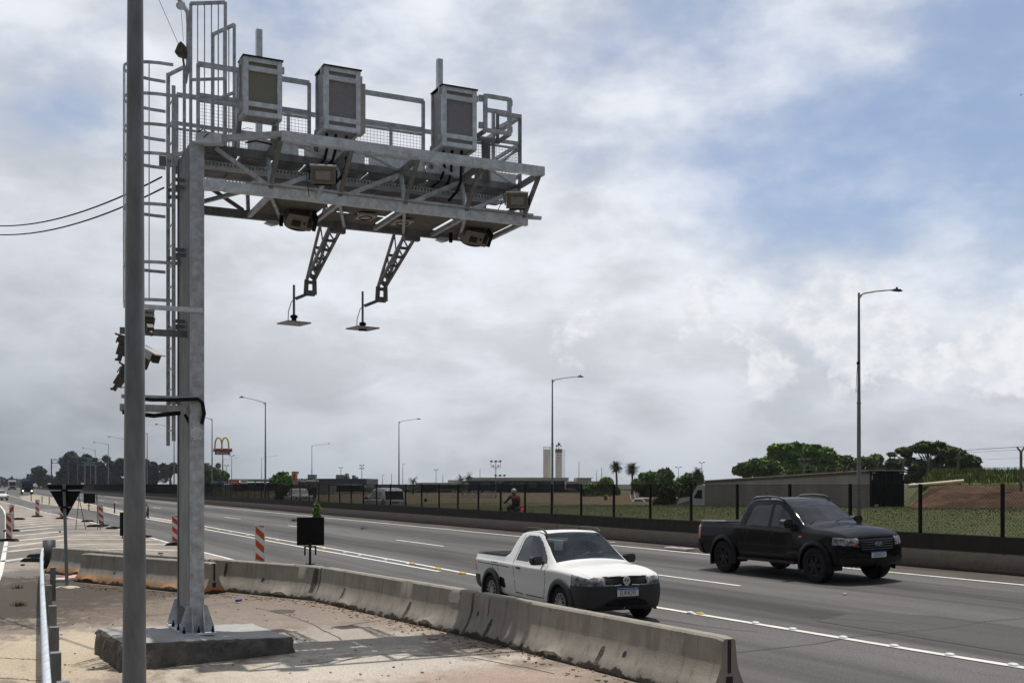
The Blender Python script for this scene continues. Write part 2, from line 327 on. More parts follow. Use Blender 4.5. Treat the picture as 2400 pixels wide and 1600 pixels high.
gp = [(0, 1183), (14, 1206), (17, 1262), (9, 1308), (-24, 1420), (130, 1420), (300, 1400), (520, 1402), (620, 1350), (600, 1322), (529, 1307), (480, 1295), (396, 1272), (344, 1257), (253, 1233), (159, 1211), (100, 1199), (29, 1181), (0, 1174)]
patch('gore_ground', [G(*p) for p in gp], gore_m, .004, kind='structure')
patch('traffic_island', [G(*p) for p in [(78, 1158.5), (130, 1167), (180, 1174), (286, 1197), (337, 1209), (402, 1219), (420, 1227), (402, 1225), (339, 1214.6), (280, 1206.6), (248, 1199), (190, 1192), (130, 1184.5), (95, 1179), (70, 1174), (50, 1168), (45, 1163)]], island_m, .004, kind='structure')
b = MB(); 
sheet('road_shoulder', [19.25, 20.45], us[1:-1], shoulder_m, .004)
wp = [(-300, 1365), (-40, 1352), (130, 1349), (190, 1366), (420, 1390), (510, 1370), (620, 1378), (750, 1404), (930, 1440), (1118, 1489), (1400, 1560), (1709, 1644), (2100, 1760), (2600, 2300), (900, 4400), (-3000, 4400), (-2500, 1800)]
patch('apron', [G(*p) for p in wp], work_m, .008, kind='structure')
PATCHM = ground_mat('resurfaced_asphalt', (.062, .061, .061), (.085, .083, .081), scale=.8, speck=.5)
patch('asphalt_repair', [RD(D_, u_) for D_, u_ in ((12.3, -12), (14.35, -12), (14.3, 13.5), (13.6, 14.6), (12.35, 14.2))], PATCHM, .006, kind='structure')
TAR = mat('tar_stain', (.07, .062, .055), .9, var=.3, scale=6)
patch('tar_patch', [G(*p) for p in ((632, 1431), (660, 1428.5), (693, 1430), (688, 1437), (650, 1437.5))], TAR, .012, kind='structure')
def strip(pts, w, dz=.010):                          # painted line along ground points
    b = MB(); pts = [Vector((p[0], p[1], 0)) for p in pts]; q = []
    for i in range(len(pts)-1):
        a, c = pts[i], pts[i+1]; n = max(1, int((c-a).length/6)); q += [a.lerp(c, k/n) for k in range(n)]
    q.append(pts[-1]); ps = []
    for i, p in enumerate(q):
        d = (q[min(i+1, len(q)-1)]-q[max(i-1, 0)]).normalized(); s = Vector((d.y, -d.x, 0))*(w/2)
        for e in (p-s, p+s): D, u = DU(e); ps.append(Vector((e.x, e.y, zg(D, u)+dz)))
    b.add(ps, [(2*i, 2*i+1, 2*i+3, 2*i+2) for i in range(len(q)-1)]); return b
def cat_strips(l):
    b = MB()
    for s in l: b.add(s.v, s.f)
    return b
worn = mat('worn_white_marking', (.30, .28, .25), .8, var=.05, scale=1.6, col2=(.60, .57, .51), stretch=(1, 1, 1))
lines = [strip([RD(19.0, u) for u in (-25, 20, 60, 120, 250, 500, 900)], .13)]
for k in range(-3, 42):
    u0 = 19.2+(k)*16.7
    lines.append(strip([RD(14.62, u0), RD(14.62, u0+4.9)], .11))
up = [(80, 1157.3), (130, 1167), (180, 1174), (286, 1197), (337, 1209), (402, 1219), (480, 1233), (596, 1254), (695, 1271), (800, 1290), (990, 1324), (1111, 1347), (1526, 1421), (2062, 1510), (2400, 1565), (2900, 1647)]
lo = [(50, 1168.5), (75, 1176), (100, 1180), (190, 1192), (248, 1199), (280, 1206.6), (339, 1214.6), (402, 1225), (480, 1240), (596, 1261), (704, 1281), (800, 1298), (901, 1316), (1030, 1339)]
lines += [strip([G(*p) for p in up], .13), strip([G(*p) for p in lo], .13)]
lines += [strip([G(*p) for p in [(0, 1174), (29, 1181), (100, 1199), (159, 1211), (253, 1233), (344, 1257), (396, 1272), (480, 1295), (529, 1307), (620, 1334)]], .14)]
lines += [strip([G(*p) for p in [(-60, 1172), (0, 1184), (9, 1195), (14, 1207), (16, 1262), (8, 1308), (-1, 1345), (-40, 1440)]], .14)]
lines += [strip([G(*p) for p in [(0, 1154.5), (12, 1158), (30, 1163), (48, 1168.5)]], .13)]
cat_strips(lines).build('lane_markings', white_p, kind='structure')
hs = [((2, 1316), (79, 1305.6), (150, 1300)), ((11.5, 1293.5), (97, 1284), (200, 1278)), ((15, 1281.5), (101, 1270.5), (163, 1263.3), (287, 1263.8), (370, 1266)), ((37, 1267), (140, 1256.5), (157, 1253.4), (280, 1254), (335, 1256)), ((30, 1256), (135, 1246), (157, 1243.8), (285, 1244), (300, 1244)), ((140, 1276.5), (287, 1274), (400, 1276)), ((180, 1289), (300, 1287), (460, 1291))]
y = 1245.3; st = 6.9
for i in range(13):
    xr = 250 if i < 1 else (253-i*16.5); hs.append(((36-i*1.9, y), (121, y-8*(1-i*.05)), (160, y-9*(1-i*.05)), (max(130, xr-20), y-9.4*(1-i*.06)))); y -= st; st *= .9
cat_strips([strip([G(*p) for p in h], .42) for i, h in enumerate(hs)]).build('hatched_markings', worn, kind='structure')
rk = random.Random(31); cr = []
for _ in range(26):
    D_ = rk.uniform(7.6, 18.6); u_ = rk.uniform(2, 70); dd, du = rk.uniform(-.25, .25), rk.uniform(.6, 1.0); q = [(D_, u_)]
    for _i in range(rk.randint(4, 9)): q.append((q[-1][0]+dd*rk.uniform(.1, .7)+rk.uniform(-.05, .05), q[-1][1]+du*rk.uniform(.3, .7)))
    cr.append(strip([RD(*p) for p in q], .018, .008))
for u_ in (4.0, 12.5, 27, 48): cr.append(strip([RD(7.2+i*.9, u_+rk.uniform(-.12, .12)) for i in range(14)], .02, .008))
jt = []
for q in ([(335, 1444), (380, 1441), (420, 1433), (483, 1421), (560, 1410), (625, 1402), (700, 1399)], [(610, 1426), (690, 1447), (735, 1466), (800, 1500)], [(-40, 1541), (60, 1545), (96, 1547)], [(-60, 1590), (40, 1592), (96, 1597)], [(815, 1466), (900, 1452), (980, 1440)], [(700, 1560), (900, 1535), (1100, 1540), (1300, 1580)]):
    g_ = [G(*p) for p in q]; w_ = []
    for a_, c_ in zip(g_[:-1], g_[1:]): w_ += [a_.lerp(c_, t/6)+Vector((rk.uniform(-.03, .03), rk.uniform(-.03, .03), 0)) for t in range(6)]
    jt.append(strip(w_+[g_[-1]], .022, .012))
cat_strips(jt).build('slab_cracks', TAR, kind='structure')
cat_strips(cr).build('road_cracks', mat('tar_crack', (.035, .034, .033), .9), kind='structure')
# road studs and yellow domes along the double line: each one a thing
ring = lambda c, rx, ry, z, n: [c+NV*(rx*cos(2*pi*k/n))+UV*(ry*sin(2*pi*k/n))+ZV*z for k in range(n)]
def dome(loc, m, rx, ry, h, name, label, cat, group):
    b = MB(); n = 12; rs = [(1, 0), (.96, .45), (.75, .8), (.4, .97), (.05, 1)]; vs = []
    for (a, z) in rs: vs += [Vector((CA, SA, 0))*(rx*a*cos(2*pi*k/n))+UV*(ry*a*sin(2*pi*k/n))+ZV*(h*z) for k in range(n)]
    b.add(vs, [(i*n+k, i*n+(k+1) % n, (i+1)*n+(k+1) % n, (i+1)*n+k) for i in range(4) for k in range(n)]+[tuple(4*n+k for k in range(n))])
    o = b.build(name, m, smooth=True); o.location = loc; return tag(o, label, cat, group)
yd = [(482, 1238), (512, 1242.5), (540, 1248), (580, 1255.5), (650, 1267.5), (717, 1279), (758, 1287), (965, 1321.5), (1025, 1333.5), (1083, 1344), (1641, 1439)]
wd = [(808, 1296), (843, 1302), (903, 1313), (956, 1322), (1618, 1437), (1771, 1461), (1858, 1475.5), (1976, 1495), (2096, 1515), (2226, 1536), (2375, 1560)]
d0 = None; s0 = None; LM = ', between the double white lines'
ytxt = ['yellow dome stud farthest away, just right of the steel column', 'second yellow dome stud right of the steel column', 'third yellow dome stud right of the steel column', 'yellow dome stud left of the striped panel by the barrier', 'yellow dome stud just right of the striped panel by the barrier', 'yellow dome stud right under the left corner of the black square sign', 'yellow dome stud just right of the black square sign post', 'yellow dome stud farthest of the three behind the white pickup', 'yellow dome stud middle of the three behind the white pickup', 'yellow dome stud nearest the white pickup tail', 'crushed yellow dome stud on the solid line right of the white pickup']
wtxt = ['white stud on the double line, farthest of four before the yellow domes', 'white stud second of four on the double line left of the white pickup', 'white stud third of four on the double line left of the white pickup', 'white stud touching a yellow dome left of the white pickup', 'white stud beside the crushed yellow dome right of the white pickup', 'silver stud on the solid line, first beyond the crushed dome', 'silver stud on the solid line, second beyond the crushed dome', 'silver stud on the solid line, third beyond the crushed dome', 'silver stud on the solid line, fourth beyond the crushed dome', 'silver stud on the solid line, fifth beyond the crushed dome', 'silver stud on the solid line at the right edge of the photo']
for i, p in enumerate(yd):
    l = G(*p)+ZV*.006
    if not d0: d0 = o = dome(l, yel, .09, .17, .05, 'yellow_dome_stud', '', 'road stud', 'yellow dome studs on the double line')
    else: o = d0.copy(); C.objects.link(o); o.location = l
    o['label'] = ytxt[i]; o['category'] = 'road stud'; o['group'] = 'yellow dome studs on the double line'
o.scale = (.7, .7, .7)
studm = mat('stud_plastic', (.62, .64, .66), .35, var=.2, scale=30)
for i, p in enumerate(wd):
    l = G(*p)+ZV*.012
    if not s0: s0 = o = dome(l, studm, .06, .075, .03, 'reflective_road_stud', '', 'road stud', 'white road studs on the line')
    else: o = s0.copy(); C.objects.link(o); o.location = l
    o['label'] = wtxt[i]; o['category'] = 'road stud'; o['group'] = 'white road studs on the line'
# ------------------------------------------------------------ concrete barriers
def barrier_mat(name, stain=None, base=(.265, .245, .21), dark=(.14, .128, .108)):
    m = bpy.data.materials.new(name); m.use_nodes = True; t = m.node_tree; b = t.nodes['Principled BSDF']; b.inputs['Roughness'].default_value = .94; b.inputs['Specular IOR Level'].default_value = .25
    tcn = nd(t, 'ShaderNodeTexCoord')
    def noise(sc, st, det=7, ro=.62):
        mp = nd(t, 'ShaderNodeMapping'); mp.inputs['Scale'].default_value = st; t.links.new(tcn.outputs['Object'], mp.inputs[0])
        n = nd(t, 'ShaderNodeTexNoise'); n.inputs['Scale'].default_value = sc; n.inputs['Detail'].default_value = det; n.inputs['Roughness'].default_value = ro; t.links.new(mp.outputs[0], n.inputs['Vector']); return n.outputs[0]
    def rng(v, a, c, lo=0., hi=1.):
        n = nd(t, 'ShaderNodeMapRange', interpolation_type='SMOOTHSTEP'); t.links.new(v, n.inputs[0]); n.inputs[1].default_value = a; n.inputs[2].default_value = c; n.inputs[3].default_value = lo; n.inputs[4].default_value = hi; return n.outputs[0]
    def mix(f, a, c):
        n = nd(t, 'ShaderNodeMix', data_type='RGBA'); t.links.new(f, n.inputs[0]) if not isinstance(f, float) else None
        for i, v in ((6, a), (7, c)):
            if isinstance(v, tuple): n.inputs[i].default_value = (*v, 1)
            else: t.links.new(v, n.inputs[i])
        return n.outputs[2]
    run = noise(9, (1, 1, .07)); blo = noise(2.2, (1, 1, 1)); fi = noise(60, (1, 1, 1), 4)
    col = mix(rng(blo, .33, .68), base, tuple(c*1.22 for c in base)); col = mix(rng(run, .47, .72, 0, .55), col, dark); col = mix(rng(fi, .5, .8, 0, .35), col, tuple(c*.6 for c in base))
    sp = nd(t, 'ShaderNodeSeparateXYZ'); t.links.new(tcn.outputs['Object'], sp.inputs[0])
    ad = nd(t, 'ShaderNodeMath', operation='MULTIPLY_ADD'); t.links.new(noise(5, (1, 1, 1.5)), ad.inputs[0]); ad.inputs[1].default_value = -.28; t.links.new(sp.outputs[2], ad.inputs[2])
    if stain: 
        sm = nd(t, 'ShaderNodeMath', operation='MULTIPLY'); t.links.new(rng(ad.outputs[0], .13, -.05), sm.inputs[0]); t.links.new(rng(noise(1.3, (1, 1, 1)), .38, .62, .15, 1), sm.inputs[1]); col = mix(sm.outputs[0], col, stain)
    col = mix(rng(ad.outputs[0], -.040, -.085), col, (.045, .038, .032))      # ragged dark band towards the foot
    t.links.new(col, b.inputs['Base Color']); k = nd(t, 'ShaderNodeBump'); k.inputs['Strength'].default_value = .6; k.inputs['Distance'].default_value = .012; t.links.new(fi, k.inputs['Height']); t.links.new(k.outputs[0], b.inputs['Normal']); return m
bar_m = barrier_mat('weathered_concrete'); bar_o = barrier_mat('mud_stained_concrete', (.42, .20, .07)); bar_far = barrier_mat('sooty_concrete', None, (.032, .0265, .022), (.014, .012, .010))
hole_m = mat('dark_hole', (.03, .027, .024), .95, var=.3, scale=30)
chip_m = mat('broken_concrete', (.07, .06, .05), .95, var=.4, scale=30, bump=1, bscale=40); patch_m = mat('pale_cement', (.42, .40, .37), .95, var=.15, scale=12); red_p = mat('red_spray', (.22, .06, .04), .8, var=.3, scale=20)
PR = [(-.29, 0), (-.29, .045), (-.19, .19), (-.135, .315), (-.112, .40), (-.088, .655), (-.062, .68), (.062, .68), (.088, .655), (.112, .40), (.135, .315), (.19, .19), (.29, .045), (.29, 0)]
def jersey(name, pa, pb, m, label, group, seed=0, marks=(), hb=.68):
    pa = Vector((pa[0], pa[1], 0)); pb = Vector((pb[0], pb[1], 0)); d = (pb-pa); ln = d.length; d.normalize(); s = Vector((-d.y, d.x, 0)); k = hb/.68
    if s.y > 0: s = -s                                        # s points towards the eye
    mid = (pa+pb)/2; root = empty(name, mid, 0, label, 'concrete barrier', group)
    rnd = random.Random(seed); b = MB(); n = max(8, int(ln/.12)); vs = []; np_ = len(PR)
    low = [0]*(n+1)
    for i in range(n+1):
        low[i] = .03*rnd.random()+(.085*max(0, sin(i*.23+seed))**8)
    for i in range(n+1):
        t = i/n; c = pa+d*(ln*t)-mid
        e = 0 if 0 < i < n else .015
        for j, (x, z) in enumerate(PR):
            jx = (rnd.random()-.5)*.0025; jz = (rnd.random()-.5)*.003
            zz = z*k
            if z >= .65 and (i == 0 or i == n): zz -= .02
            if j in (0, np_-1): zz = -.01; 
            if j == 1: zz = .03+low[i]
            vs.append(c-s*(x+jx)*1.0+ZV*(zz+jz if z > 0 else zz))
    fs = [(i*np_+j, i*np_+(j+1) % np_, (i+1)*np_+(j+1) % np_, (i+1)*np_+j) for i in range(n) for j in range(np_)]
    fs += [tuple(range(np_))[::-1], tuple(n*np_+j for j in range(np_))]
    b.add(vs, fs); o = b.build('barrier_body', m, root, world=False, smooth='auto'); recalc(o)
    # end slot where the pieces key together
    for (t, sg) in ((0, -1), (1, 1)):
        q = MB(); c = pa+d*(ln*t)-mid+d*(sg*.004); q.box(c+ZV*.47, (.045, .006, .36), (s, d, ZV)); q.box(c+d*sg*.001+ZV*.2, (.09, .005, .10), (s, d, ZV)); q.build('key_slot', hole_m, root, world=False)
    # holes, chips and paint on the near face: marks = (kind, t along, z0, z1, width)
    def face(t, z, out=.004):
        x = np.interp(z, [0, .045, .19, .315, .40, .655, .68], [.29, .29, .19, .135, .112, .088, .062]); return pa+d*(ln*t)-mid+s*(x+out)+ZV*z*k
    for (kd, t, z0, z1, w) in marks:
        q = MB(); nn = 7; vs = []
        for i in range(nn):
            z = z0+(z1-z0)*i/(nn-1); ww = w*(.55+.45*sin(pi*(i+.6)/nn))*(1+.25*(rnd.random()-.5)); dx = (z-z0)*.12*(1 if kd != 'paint' else .2)
            vs += [face(t, z)+d*(dx-ww/2), face(t, z)+d*(dx+ww/2)]
        q.add(vs, [(2*i, 2*i+1, 2*i+3, 2*i+2) for i in range(nn-1)])
        q.build({'chip': 'chipped_patch', 'hole': 'drain_hole', 'paint': 'red_paint_mark', 'cement': 'cement_patch'}[kd], {'chip': chip_m, 'hole': hole_m, 'paint': red_p, 'cement': patch_m}[kd], root, world=False)
    return root
T = lambda x, y: G(x, y, .68)
grp = 'concrete barrier blocks around the work area'
jersey('concrete_barrier', T(1124, 1385.6), T(1709, 1492), bar_m, 'nearest long concrete barrier block, its keyed end at the bottom right', grp, 3,
       [('chip', .105, .06, .33, .10), ('paint', .085, .36, .62, .035), ('chip', .615, .05, .31, .10), ('hole', .70, .24, .31, .07), ('hole', .03, .33, .40, .05), ('hole', .30, .07, .12, .06)])
jersey('concrete_barrier', T(764, 1327.5), T(1118, 1384.5), bar_m, 'concrete barrier block with a pale cement patch, ending at the tail of the white pickup', grp, 5,
       [('chip', .20, .08, .36, .10), ('chip', .66, .07, .34, .11), ('cement', .91, .46, .66, .38), ('hole', .30, .02, .08, .16)])
jersey('concrete_barrier', T(500, 1308), T(759, 1326.8), bar_m, 'concrete barrier block with a cracked right end below the black square sign', grp, 9,
       [('hole', .16, .33, .62, .10), ('hole', .52, .28, .36, .09), ('chip', .955, .16, .64, .17)])
jersey('concrete_barrier', T(129, 1281), T(495, 1307.5), bar_o, 'rearmost concrete barrier block, partly hidden behind the steel column', grp, 11, [('hole', .33, .26, .32, .09)])
jersey('concrete_barrier', T(199, 1295), T(502, 1317), bar_o, 'orange stained concrete barrier block standing just behind the steel column', grp, 13, [('hole', .30, .26, .31, .09), ('hole', .80, .26, .32, .09), ('hole', .15, .0, .045, .42), ('hole', .93, .0, .05, .42)])
# long wall between the carriageways
root = empty('median_barrier', RD(20.75, 20), 0, 'long dark concrete wall with sloping foot, carrying the mesh fence', 'barrier wall')
PF = [(-.42, 0), (-.42, .08), (-.24, .36), (-.11, .44), (-.09, .80), (.09, .80), (.14, .42), (.30, .30), (.35, 0)]
uu = [-30]+[-10+2*i for i in range(90)]+[180, 220, 280, 360, 500, 900]
b = MB(); n = len(PF); rnd = random.Random(2)
for u in uu:
    for (x, z) in PF: b.v.append(tuple(RD(20.75+x, u, zg(20.75)+z-.01*(z == 0)+(rnd.random()-.5)*.008*(z > 0))))
b.f = [(i*n+j, i*n+(j+1) % n, (i+1)*n+(j+1) % n, (i+1)*n+j) for i in range(len(uu)-1) for j in range(n)]
recalc(b.build('wall_body', bar_far, root, smooth='auto'))
for u in (13, 26.4, 31, 38, 46, 53, 61, 69, 77, 86, 97, 110):
    q = MB(); vs = []
    for (x, z) in [PF[1], PF[2], PF[3], PF[4]]:
        for w in (-.025, .025): vs.append(RD(20.75+x-.004, u+w+(z*.1), zg(20.75)+z))
    q.add(vs, [(0, 1, 3, 2), (2, 3, 5, 4), (4, 5, 7, 6)]); q.build('expansion_joint', hole_m, root)
# kerb-like gutter lip along the wall
# ------------------------------------------------------------ mesh fence on the wall
fr = empty('mesh_fence', RD(20.75, 20), 0, 'black expanded metal fence on posts along the top of the dark concrete wall', 'fence')
zb = zg(20.75)+.79; zt = 2.335
fm = mat('black_mesh', (.006, .005, .005), .8, spec=.1)
us_p = [17.7-2.42*5+2.42*i for i in range(180)]
post = MB().box((0, 0, (zt-zb)/2), (.07, .06, zt-zb+.02), (NV, UV, ZV)).build('post', darkm, fr, world=False)
FO = wloc(fr); p0 = RD(20.75, us_p[0], zb)-FO; post.location = p0
for u in us_p[1:95]:
    c = post.copy(); C.objects.link(c); c.parent = fr; c.location = RD(20.75, u, zb)-FO
q = MB()
for u in us_p[95:]: q.box(RD(20.75, u, (zt+zb)/2), (.09, .07, zt-zb), (NV, UV, ZV))
q.build('post', darkm, fr, kind='stuff')
def mesh_panel(px, wz, w, dep):                         # expanded metal strands, px = spacing along, wz = rise per spacing
    b = MB(); hh = zt-zb-.02; L_ = 2.34; kx = px/wz
    for sg in (1, -1):
        x = -hh*kx
        while x < L_:
            x0, x1 = x, x+hh*kx; z0, z1 = 0, hh
            if sg < 0: z0, z1 = hh, 0
            def cl(xa, za, xb, zb_):
                if xa < 0: t = (0-xa)/(xb-xa); za += (zb_-za)*t; xa = 0
                if xb > L_: t = (L_-xa)/(xb-xa); zb_ = za+(zb_-za)*t; xb = L_
                return xa, za, xb, zb_
            if x1 > .01 and x0 < L_-.01:
                xa, za, xb, zb_ = cl(x0, z0, x1, z1)
                if xb-xa > .01:
                    p = UV*xa+ZV*za+NV*(sg*dep*.1); q_ = UV*xb+ZV*zb_+NV*(sg*dep*.1); e = (q_-p).normalized().cross(NV)*(w/2); g = NV*(dep/2)
                    b.add([p-e-g, p+e-g, q_+e-g, q_-e-g, p-e+g, p+e+g, q_+e+g, q_-e+g], [(0, 3, 2, 1), (4, 5, 6, 7), (0, 4, 7, 3), (1, 2, 6, 5)])
            x += px
    b.beam(UV*0+ZV*0, UV*L_, .012); b.beam(ZV*hh, UV*L_+ZV*hh, .006); return b
pan = mesh_panel(.038, .09, .0032, .0046).build('mesh_panel', fm, fr, world=False); pan.location = RD(20.75, us_p[0]+.04, zb+.01)-FO
pan2 = mesh_panel(.07, .165, .009, .02)
for i, u in enumerate(us_p[1:95]):
    c = pan.copy(); C.objects.link(c); c.parent = fr; c.location = RD(20.75, u+.04, zb+.01)-FO
q = MB(); q.box(RD(20.75, (us_p[95]+us_p[-1])/2, (zt+zb)/2), (.012, us_p[-1]-us_p[95], zt-zb), (NV, UV, ZV)); q.build('mesh_panel', fm, fr, kind='stuff')
# ------------------------------------------------------------ gantry over the road edge
O3 = Vector((-4.278, 15.07, 0))
def Q(a, b, z): return O3+NV*a+UV*b+ZV*z
def AX(x, b):                                         # arm coordinate of photo column x at depth offset b
    t = (x-1200)/F; X0 = O3.x-SA*b; Y0 = O3.y+CA*b
    return (t*Y0-X0)/(CA-t*SA)
fl = G(285, 1576); frr = G(687, 1530); bl = G(226, 1529); brr = frr+(bl-fl)
pad = empty('foundation_pad', (fl+brr)/2, 0, 'rough grey concrete plinth under the steel gantry column', 'foundation pad')
b = MB(); n = 26; rnd = random.Random(4); rows = []
def padpt(s, t): return fl.lerp(frr, s).lerp(bl.lerp(brr, s), t)
ctr = (fl+brr)/2
loop = [(i/n, 0) for i in range(n)]+[(1, i/n) for i in range(n)]+[(1-i/n, 1) for i in range(n)]+[(0, 1-i/n) for i in range(n)]
zt_ = lambda s, t: .37-.14*s-.02*t
lv = []
for k, (ins, zz) in enumerate([(-.03, -.02), (-.015, .3), (0.0, .62), (0.01, .86), (.03, .97), (.06, 1.0), (.3, 1.0)]):
    r = []
    for (s, t) in loop:
        p = padpt(s, t); c = (p-ctr); c = c*(1-ins/c.length*1.0) if ins < .2 else c*(.6)
        j = .032 if 0 < k < 4 else .012 if k < 6 else .004
        r.append(ctr+c+Vector((rnd.uniform(-j, j), rnd.uniform(-j, j), zz*zt_(s, t)+rnd.uniform(-j, j)*(.6 if k else 0))))
    lv.append(r)
m_ = len(loop)
for r in lv: b.v += [tuple(x) for x in r]
b.f = [(k*m_+i, k*m_+(i+1) % m_, (k+1)*m_+(i+1) % m_, (k+1)*m_+i) for k in range(len(lv)-1) for i in range(m_)]+[tuple((len(lv)-1)*m_+i for i in range(m_))]
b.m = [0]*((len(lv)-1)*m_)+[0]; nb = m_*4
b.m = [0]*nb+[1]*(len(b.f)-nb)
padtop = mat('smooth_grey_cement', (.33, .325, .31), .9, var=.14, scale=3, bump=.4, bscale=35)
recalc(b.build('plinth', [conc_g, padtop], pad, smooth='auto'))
g = empty('toll_gantry', Q(0, .5, .3), 0, 'tall galvanised steel gantry column with cantilever truss and walkway', 'gantry')
PZ = .31
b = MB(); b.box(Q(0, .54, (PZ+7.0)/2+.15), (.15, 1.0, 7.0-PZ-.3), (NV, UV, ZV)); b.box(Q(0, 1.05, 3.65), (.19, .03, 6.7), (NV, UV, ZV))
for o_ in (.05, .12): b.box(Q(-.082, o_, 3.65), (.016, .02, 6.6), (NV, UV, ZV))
b.build('column', galv_dk, g)  # column sides in a darker tone than the face plate
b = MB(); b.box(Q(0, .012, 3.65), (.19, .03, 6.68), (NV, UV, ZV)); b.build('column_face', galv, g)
b = MB(); b.box(Q(0, -.006, 3.03), (.165, .008, .18), (NV, UV, ZV)); b.build('cover_plate', galv_lt, g)
b = MB()
for (da, dz) in ((-.065, .07), (.065, .07), (-.065, -.07), (.065, -.07)): b.cyl(Q(da, -.008, 3.03+dz), Q(da, -.022, 3.03+dz), .01, n=8)
b.build('cover_bolts', galv_dk, g)
b = MB(); b.box(Q(0, .5, PZ+.012), (.46, 1.36, .024), (NV, UV, ZV)); b.build('base_plate', galv_lt, g)
tri = [(0, 0), (.14, 0), (.14, .06), (.045, .36), (0, .36)]
def gus(o, ax, az): MB().prism(tri, o-az*.006, ax, ZV, az, .012).build('gusset', galv, g)
for sg in (-1, 1):
    gus(Q(.09*sg, .012, PZ+.024), NV*sg, UV); gus(Q(.09*sg, 1.05, PZ+.024), NV*sg, UV)
    gus(Q(.075*sg, 0, PZ+.024), -UV, NV); gus(Q(.075*sg, 1.06, PZ+.024), UV, NV)
for (da, db) in ((-.19, -.11), (0, -.12), (.19, -.11), (-.2, .3), (-.2, .75), (.2, .5), (-.19, 1.13), (.19, 1.13)):
    b = MB(); b.cyl(Q(da, db, PZ+.02), Q(da, db, PZ+.07), .021, n=6); b.cyl(Q(da, db, PZ+.07), Q(da, db, PZ+.11), .011, n=8); b.build('anchor_bolt', darkm, g)
# main truss
A1 = 4.93
def mem(name, p, q, w, h=None, m=galv): MB().beam(p, q, w, h).build(name, m, g)
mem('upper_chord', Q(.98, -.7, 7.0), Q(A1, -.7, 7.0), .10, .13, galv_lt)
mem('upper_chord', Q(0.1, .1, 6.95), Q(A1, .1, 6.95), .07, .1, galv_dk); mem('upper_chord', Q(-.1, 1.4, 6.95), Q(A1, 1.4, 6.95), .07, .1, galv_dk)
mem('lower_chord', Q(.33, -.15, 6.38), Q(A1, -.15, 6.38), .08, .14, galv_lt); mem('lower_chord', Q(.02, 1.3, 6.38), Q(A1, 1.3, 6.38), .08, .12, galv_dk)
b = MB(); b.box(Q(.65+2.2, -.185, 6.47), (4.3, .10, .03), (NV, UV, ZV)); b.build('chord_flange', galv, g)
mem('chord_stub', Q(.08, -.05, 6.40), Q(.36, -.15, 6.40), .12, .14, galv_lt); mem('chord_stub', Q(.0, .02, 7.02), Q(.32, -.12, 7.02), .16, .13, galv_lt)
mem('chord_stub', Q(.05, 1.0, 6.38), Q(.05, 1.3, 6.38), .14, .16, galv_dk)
mem('outrigger', Q(.3, -.1, 7.04), Q(1.0, -.68, 7.03), .07, .08)
mem('end_arm', Q(A1-.03, -.15, 6.44), Q(A1+.22, -.2, 6.44), .05, .05, galv_lt)
pa = [.98, 1.97, 2.95, 3.92, 4.88]
for i, a in enumerate(pa):
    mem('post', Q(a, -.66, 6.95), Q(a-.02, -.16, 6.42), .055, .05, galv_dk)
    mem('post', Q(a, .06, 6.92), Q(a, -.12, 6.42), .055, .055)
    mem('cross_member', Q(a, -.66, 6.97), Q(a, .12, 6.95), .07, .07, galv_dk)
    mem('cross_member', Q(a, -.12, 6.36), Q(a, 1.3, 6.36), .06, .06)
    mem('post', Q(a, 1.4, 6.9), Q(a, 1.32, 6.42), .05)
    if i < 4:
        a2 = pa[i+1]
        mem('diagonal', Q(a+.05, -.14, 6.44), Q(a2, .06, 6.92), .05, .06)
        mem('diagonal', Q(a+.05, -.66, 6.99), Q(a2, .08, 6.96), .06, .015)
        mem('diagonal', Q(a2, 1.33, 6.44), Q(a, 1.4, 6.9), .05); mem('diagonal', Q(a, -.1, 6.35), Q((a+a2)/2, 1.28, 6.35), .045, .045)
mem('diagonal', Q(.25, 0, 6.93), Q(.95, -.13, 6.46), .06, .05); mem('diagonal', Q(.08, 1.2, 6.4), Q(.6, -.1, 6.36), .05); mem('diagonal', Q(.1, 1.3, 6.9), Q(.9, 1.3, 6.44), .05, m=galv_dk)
b = MB(); k = 0
for x in np.arange(.15, 4.85, .47):
    b.box(Q(x+.21, .40, 6.90), (.43, .5, .03), (NV, UV, ZV)); b.box(Q(x+.2, 1.05, 6.90), (.40, .64, .03), (NV, UV, ZV))
b.box(Q(2.55, .86, 6.885), (4.7, .10, .06), (NV, UV, ZV)); b.build('walkway_floor', galv_dk, g)
b = MB()
for (x0, x1) in ((.7, 1.42), (1.5, 2.4), (2.46, 3.3), (3.36, 4.1), (4.15, 4.85)): b.box(Q((x0+x1)/2, .08, 7.06), (x1-x0, .012, .15), (NV, UV, ZV))
b.build('toe_plate', galv_lt, g)
b = MB(); b.box(Q(2.3, 1.4, 7.06), (5.2, .012, .15), (NV, UV, ZV)); b.build('toe_plate', galv_dk, g)
for (bb, z) in ((.30, 6.80), (.34, 6.58)):               # perforated cable trays
    b = MB(); x = .1
    for zz in (-.03, .03): b.box(Q(2.45, bb, z+zz), (4.7, .01, .014), (NV, UV, ZV))
    while x < 4.8: b.box(Q(x, bb, z), (.022, .008, .05), (NV, UV, ZV)); x += .05
    b.box(Q(2.45, bb+.1, z-.03), (4.7, .2, .006), (NV, UV, ZV)); b.build('cable_tray', galv_lt, g)
b = MB()                                              # plates under the lower chords
for (x0, x1, y0, y1) in ((1.0, 1.9, 0, 1.2), (2.1, 2.9, .1, .6), (2.05, 2.9, .7, 1.22), (3.0, 3.86, .1, 1.2), (4.0, 4.85, .05, 1.22)):
    b.box(Q((x0+x1)/2, (y0+y1)/2, 6.41), (x1-x0, y1-y0, .012), (NV, UV, ZV))
b.build('belly_plate', mat('dusty_steel_plate', (.12, .112, .10), .8, .1, var=.2, scale=6), g)
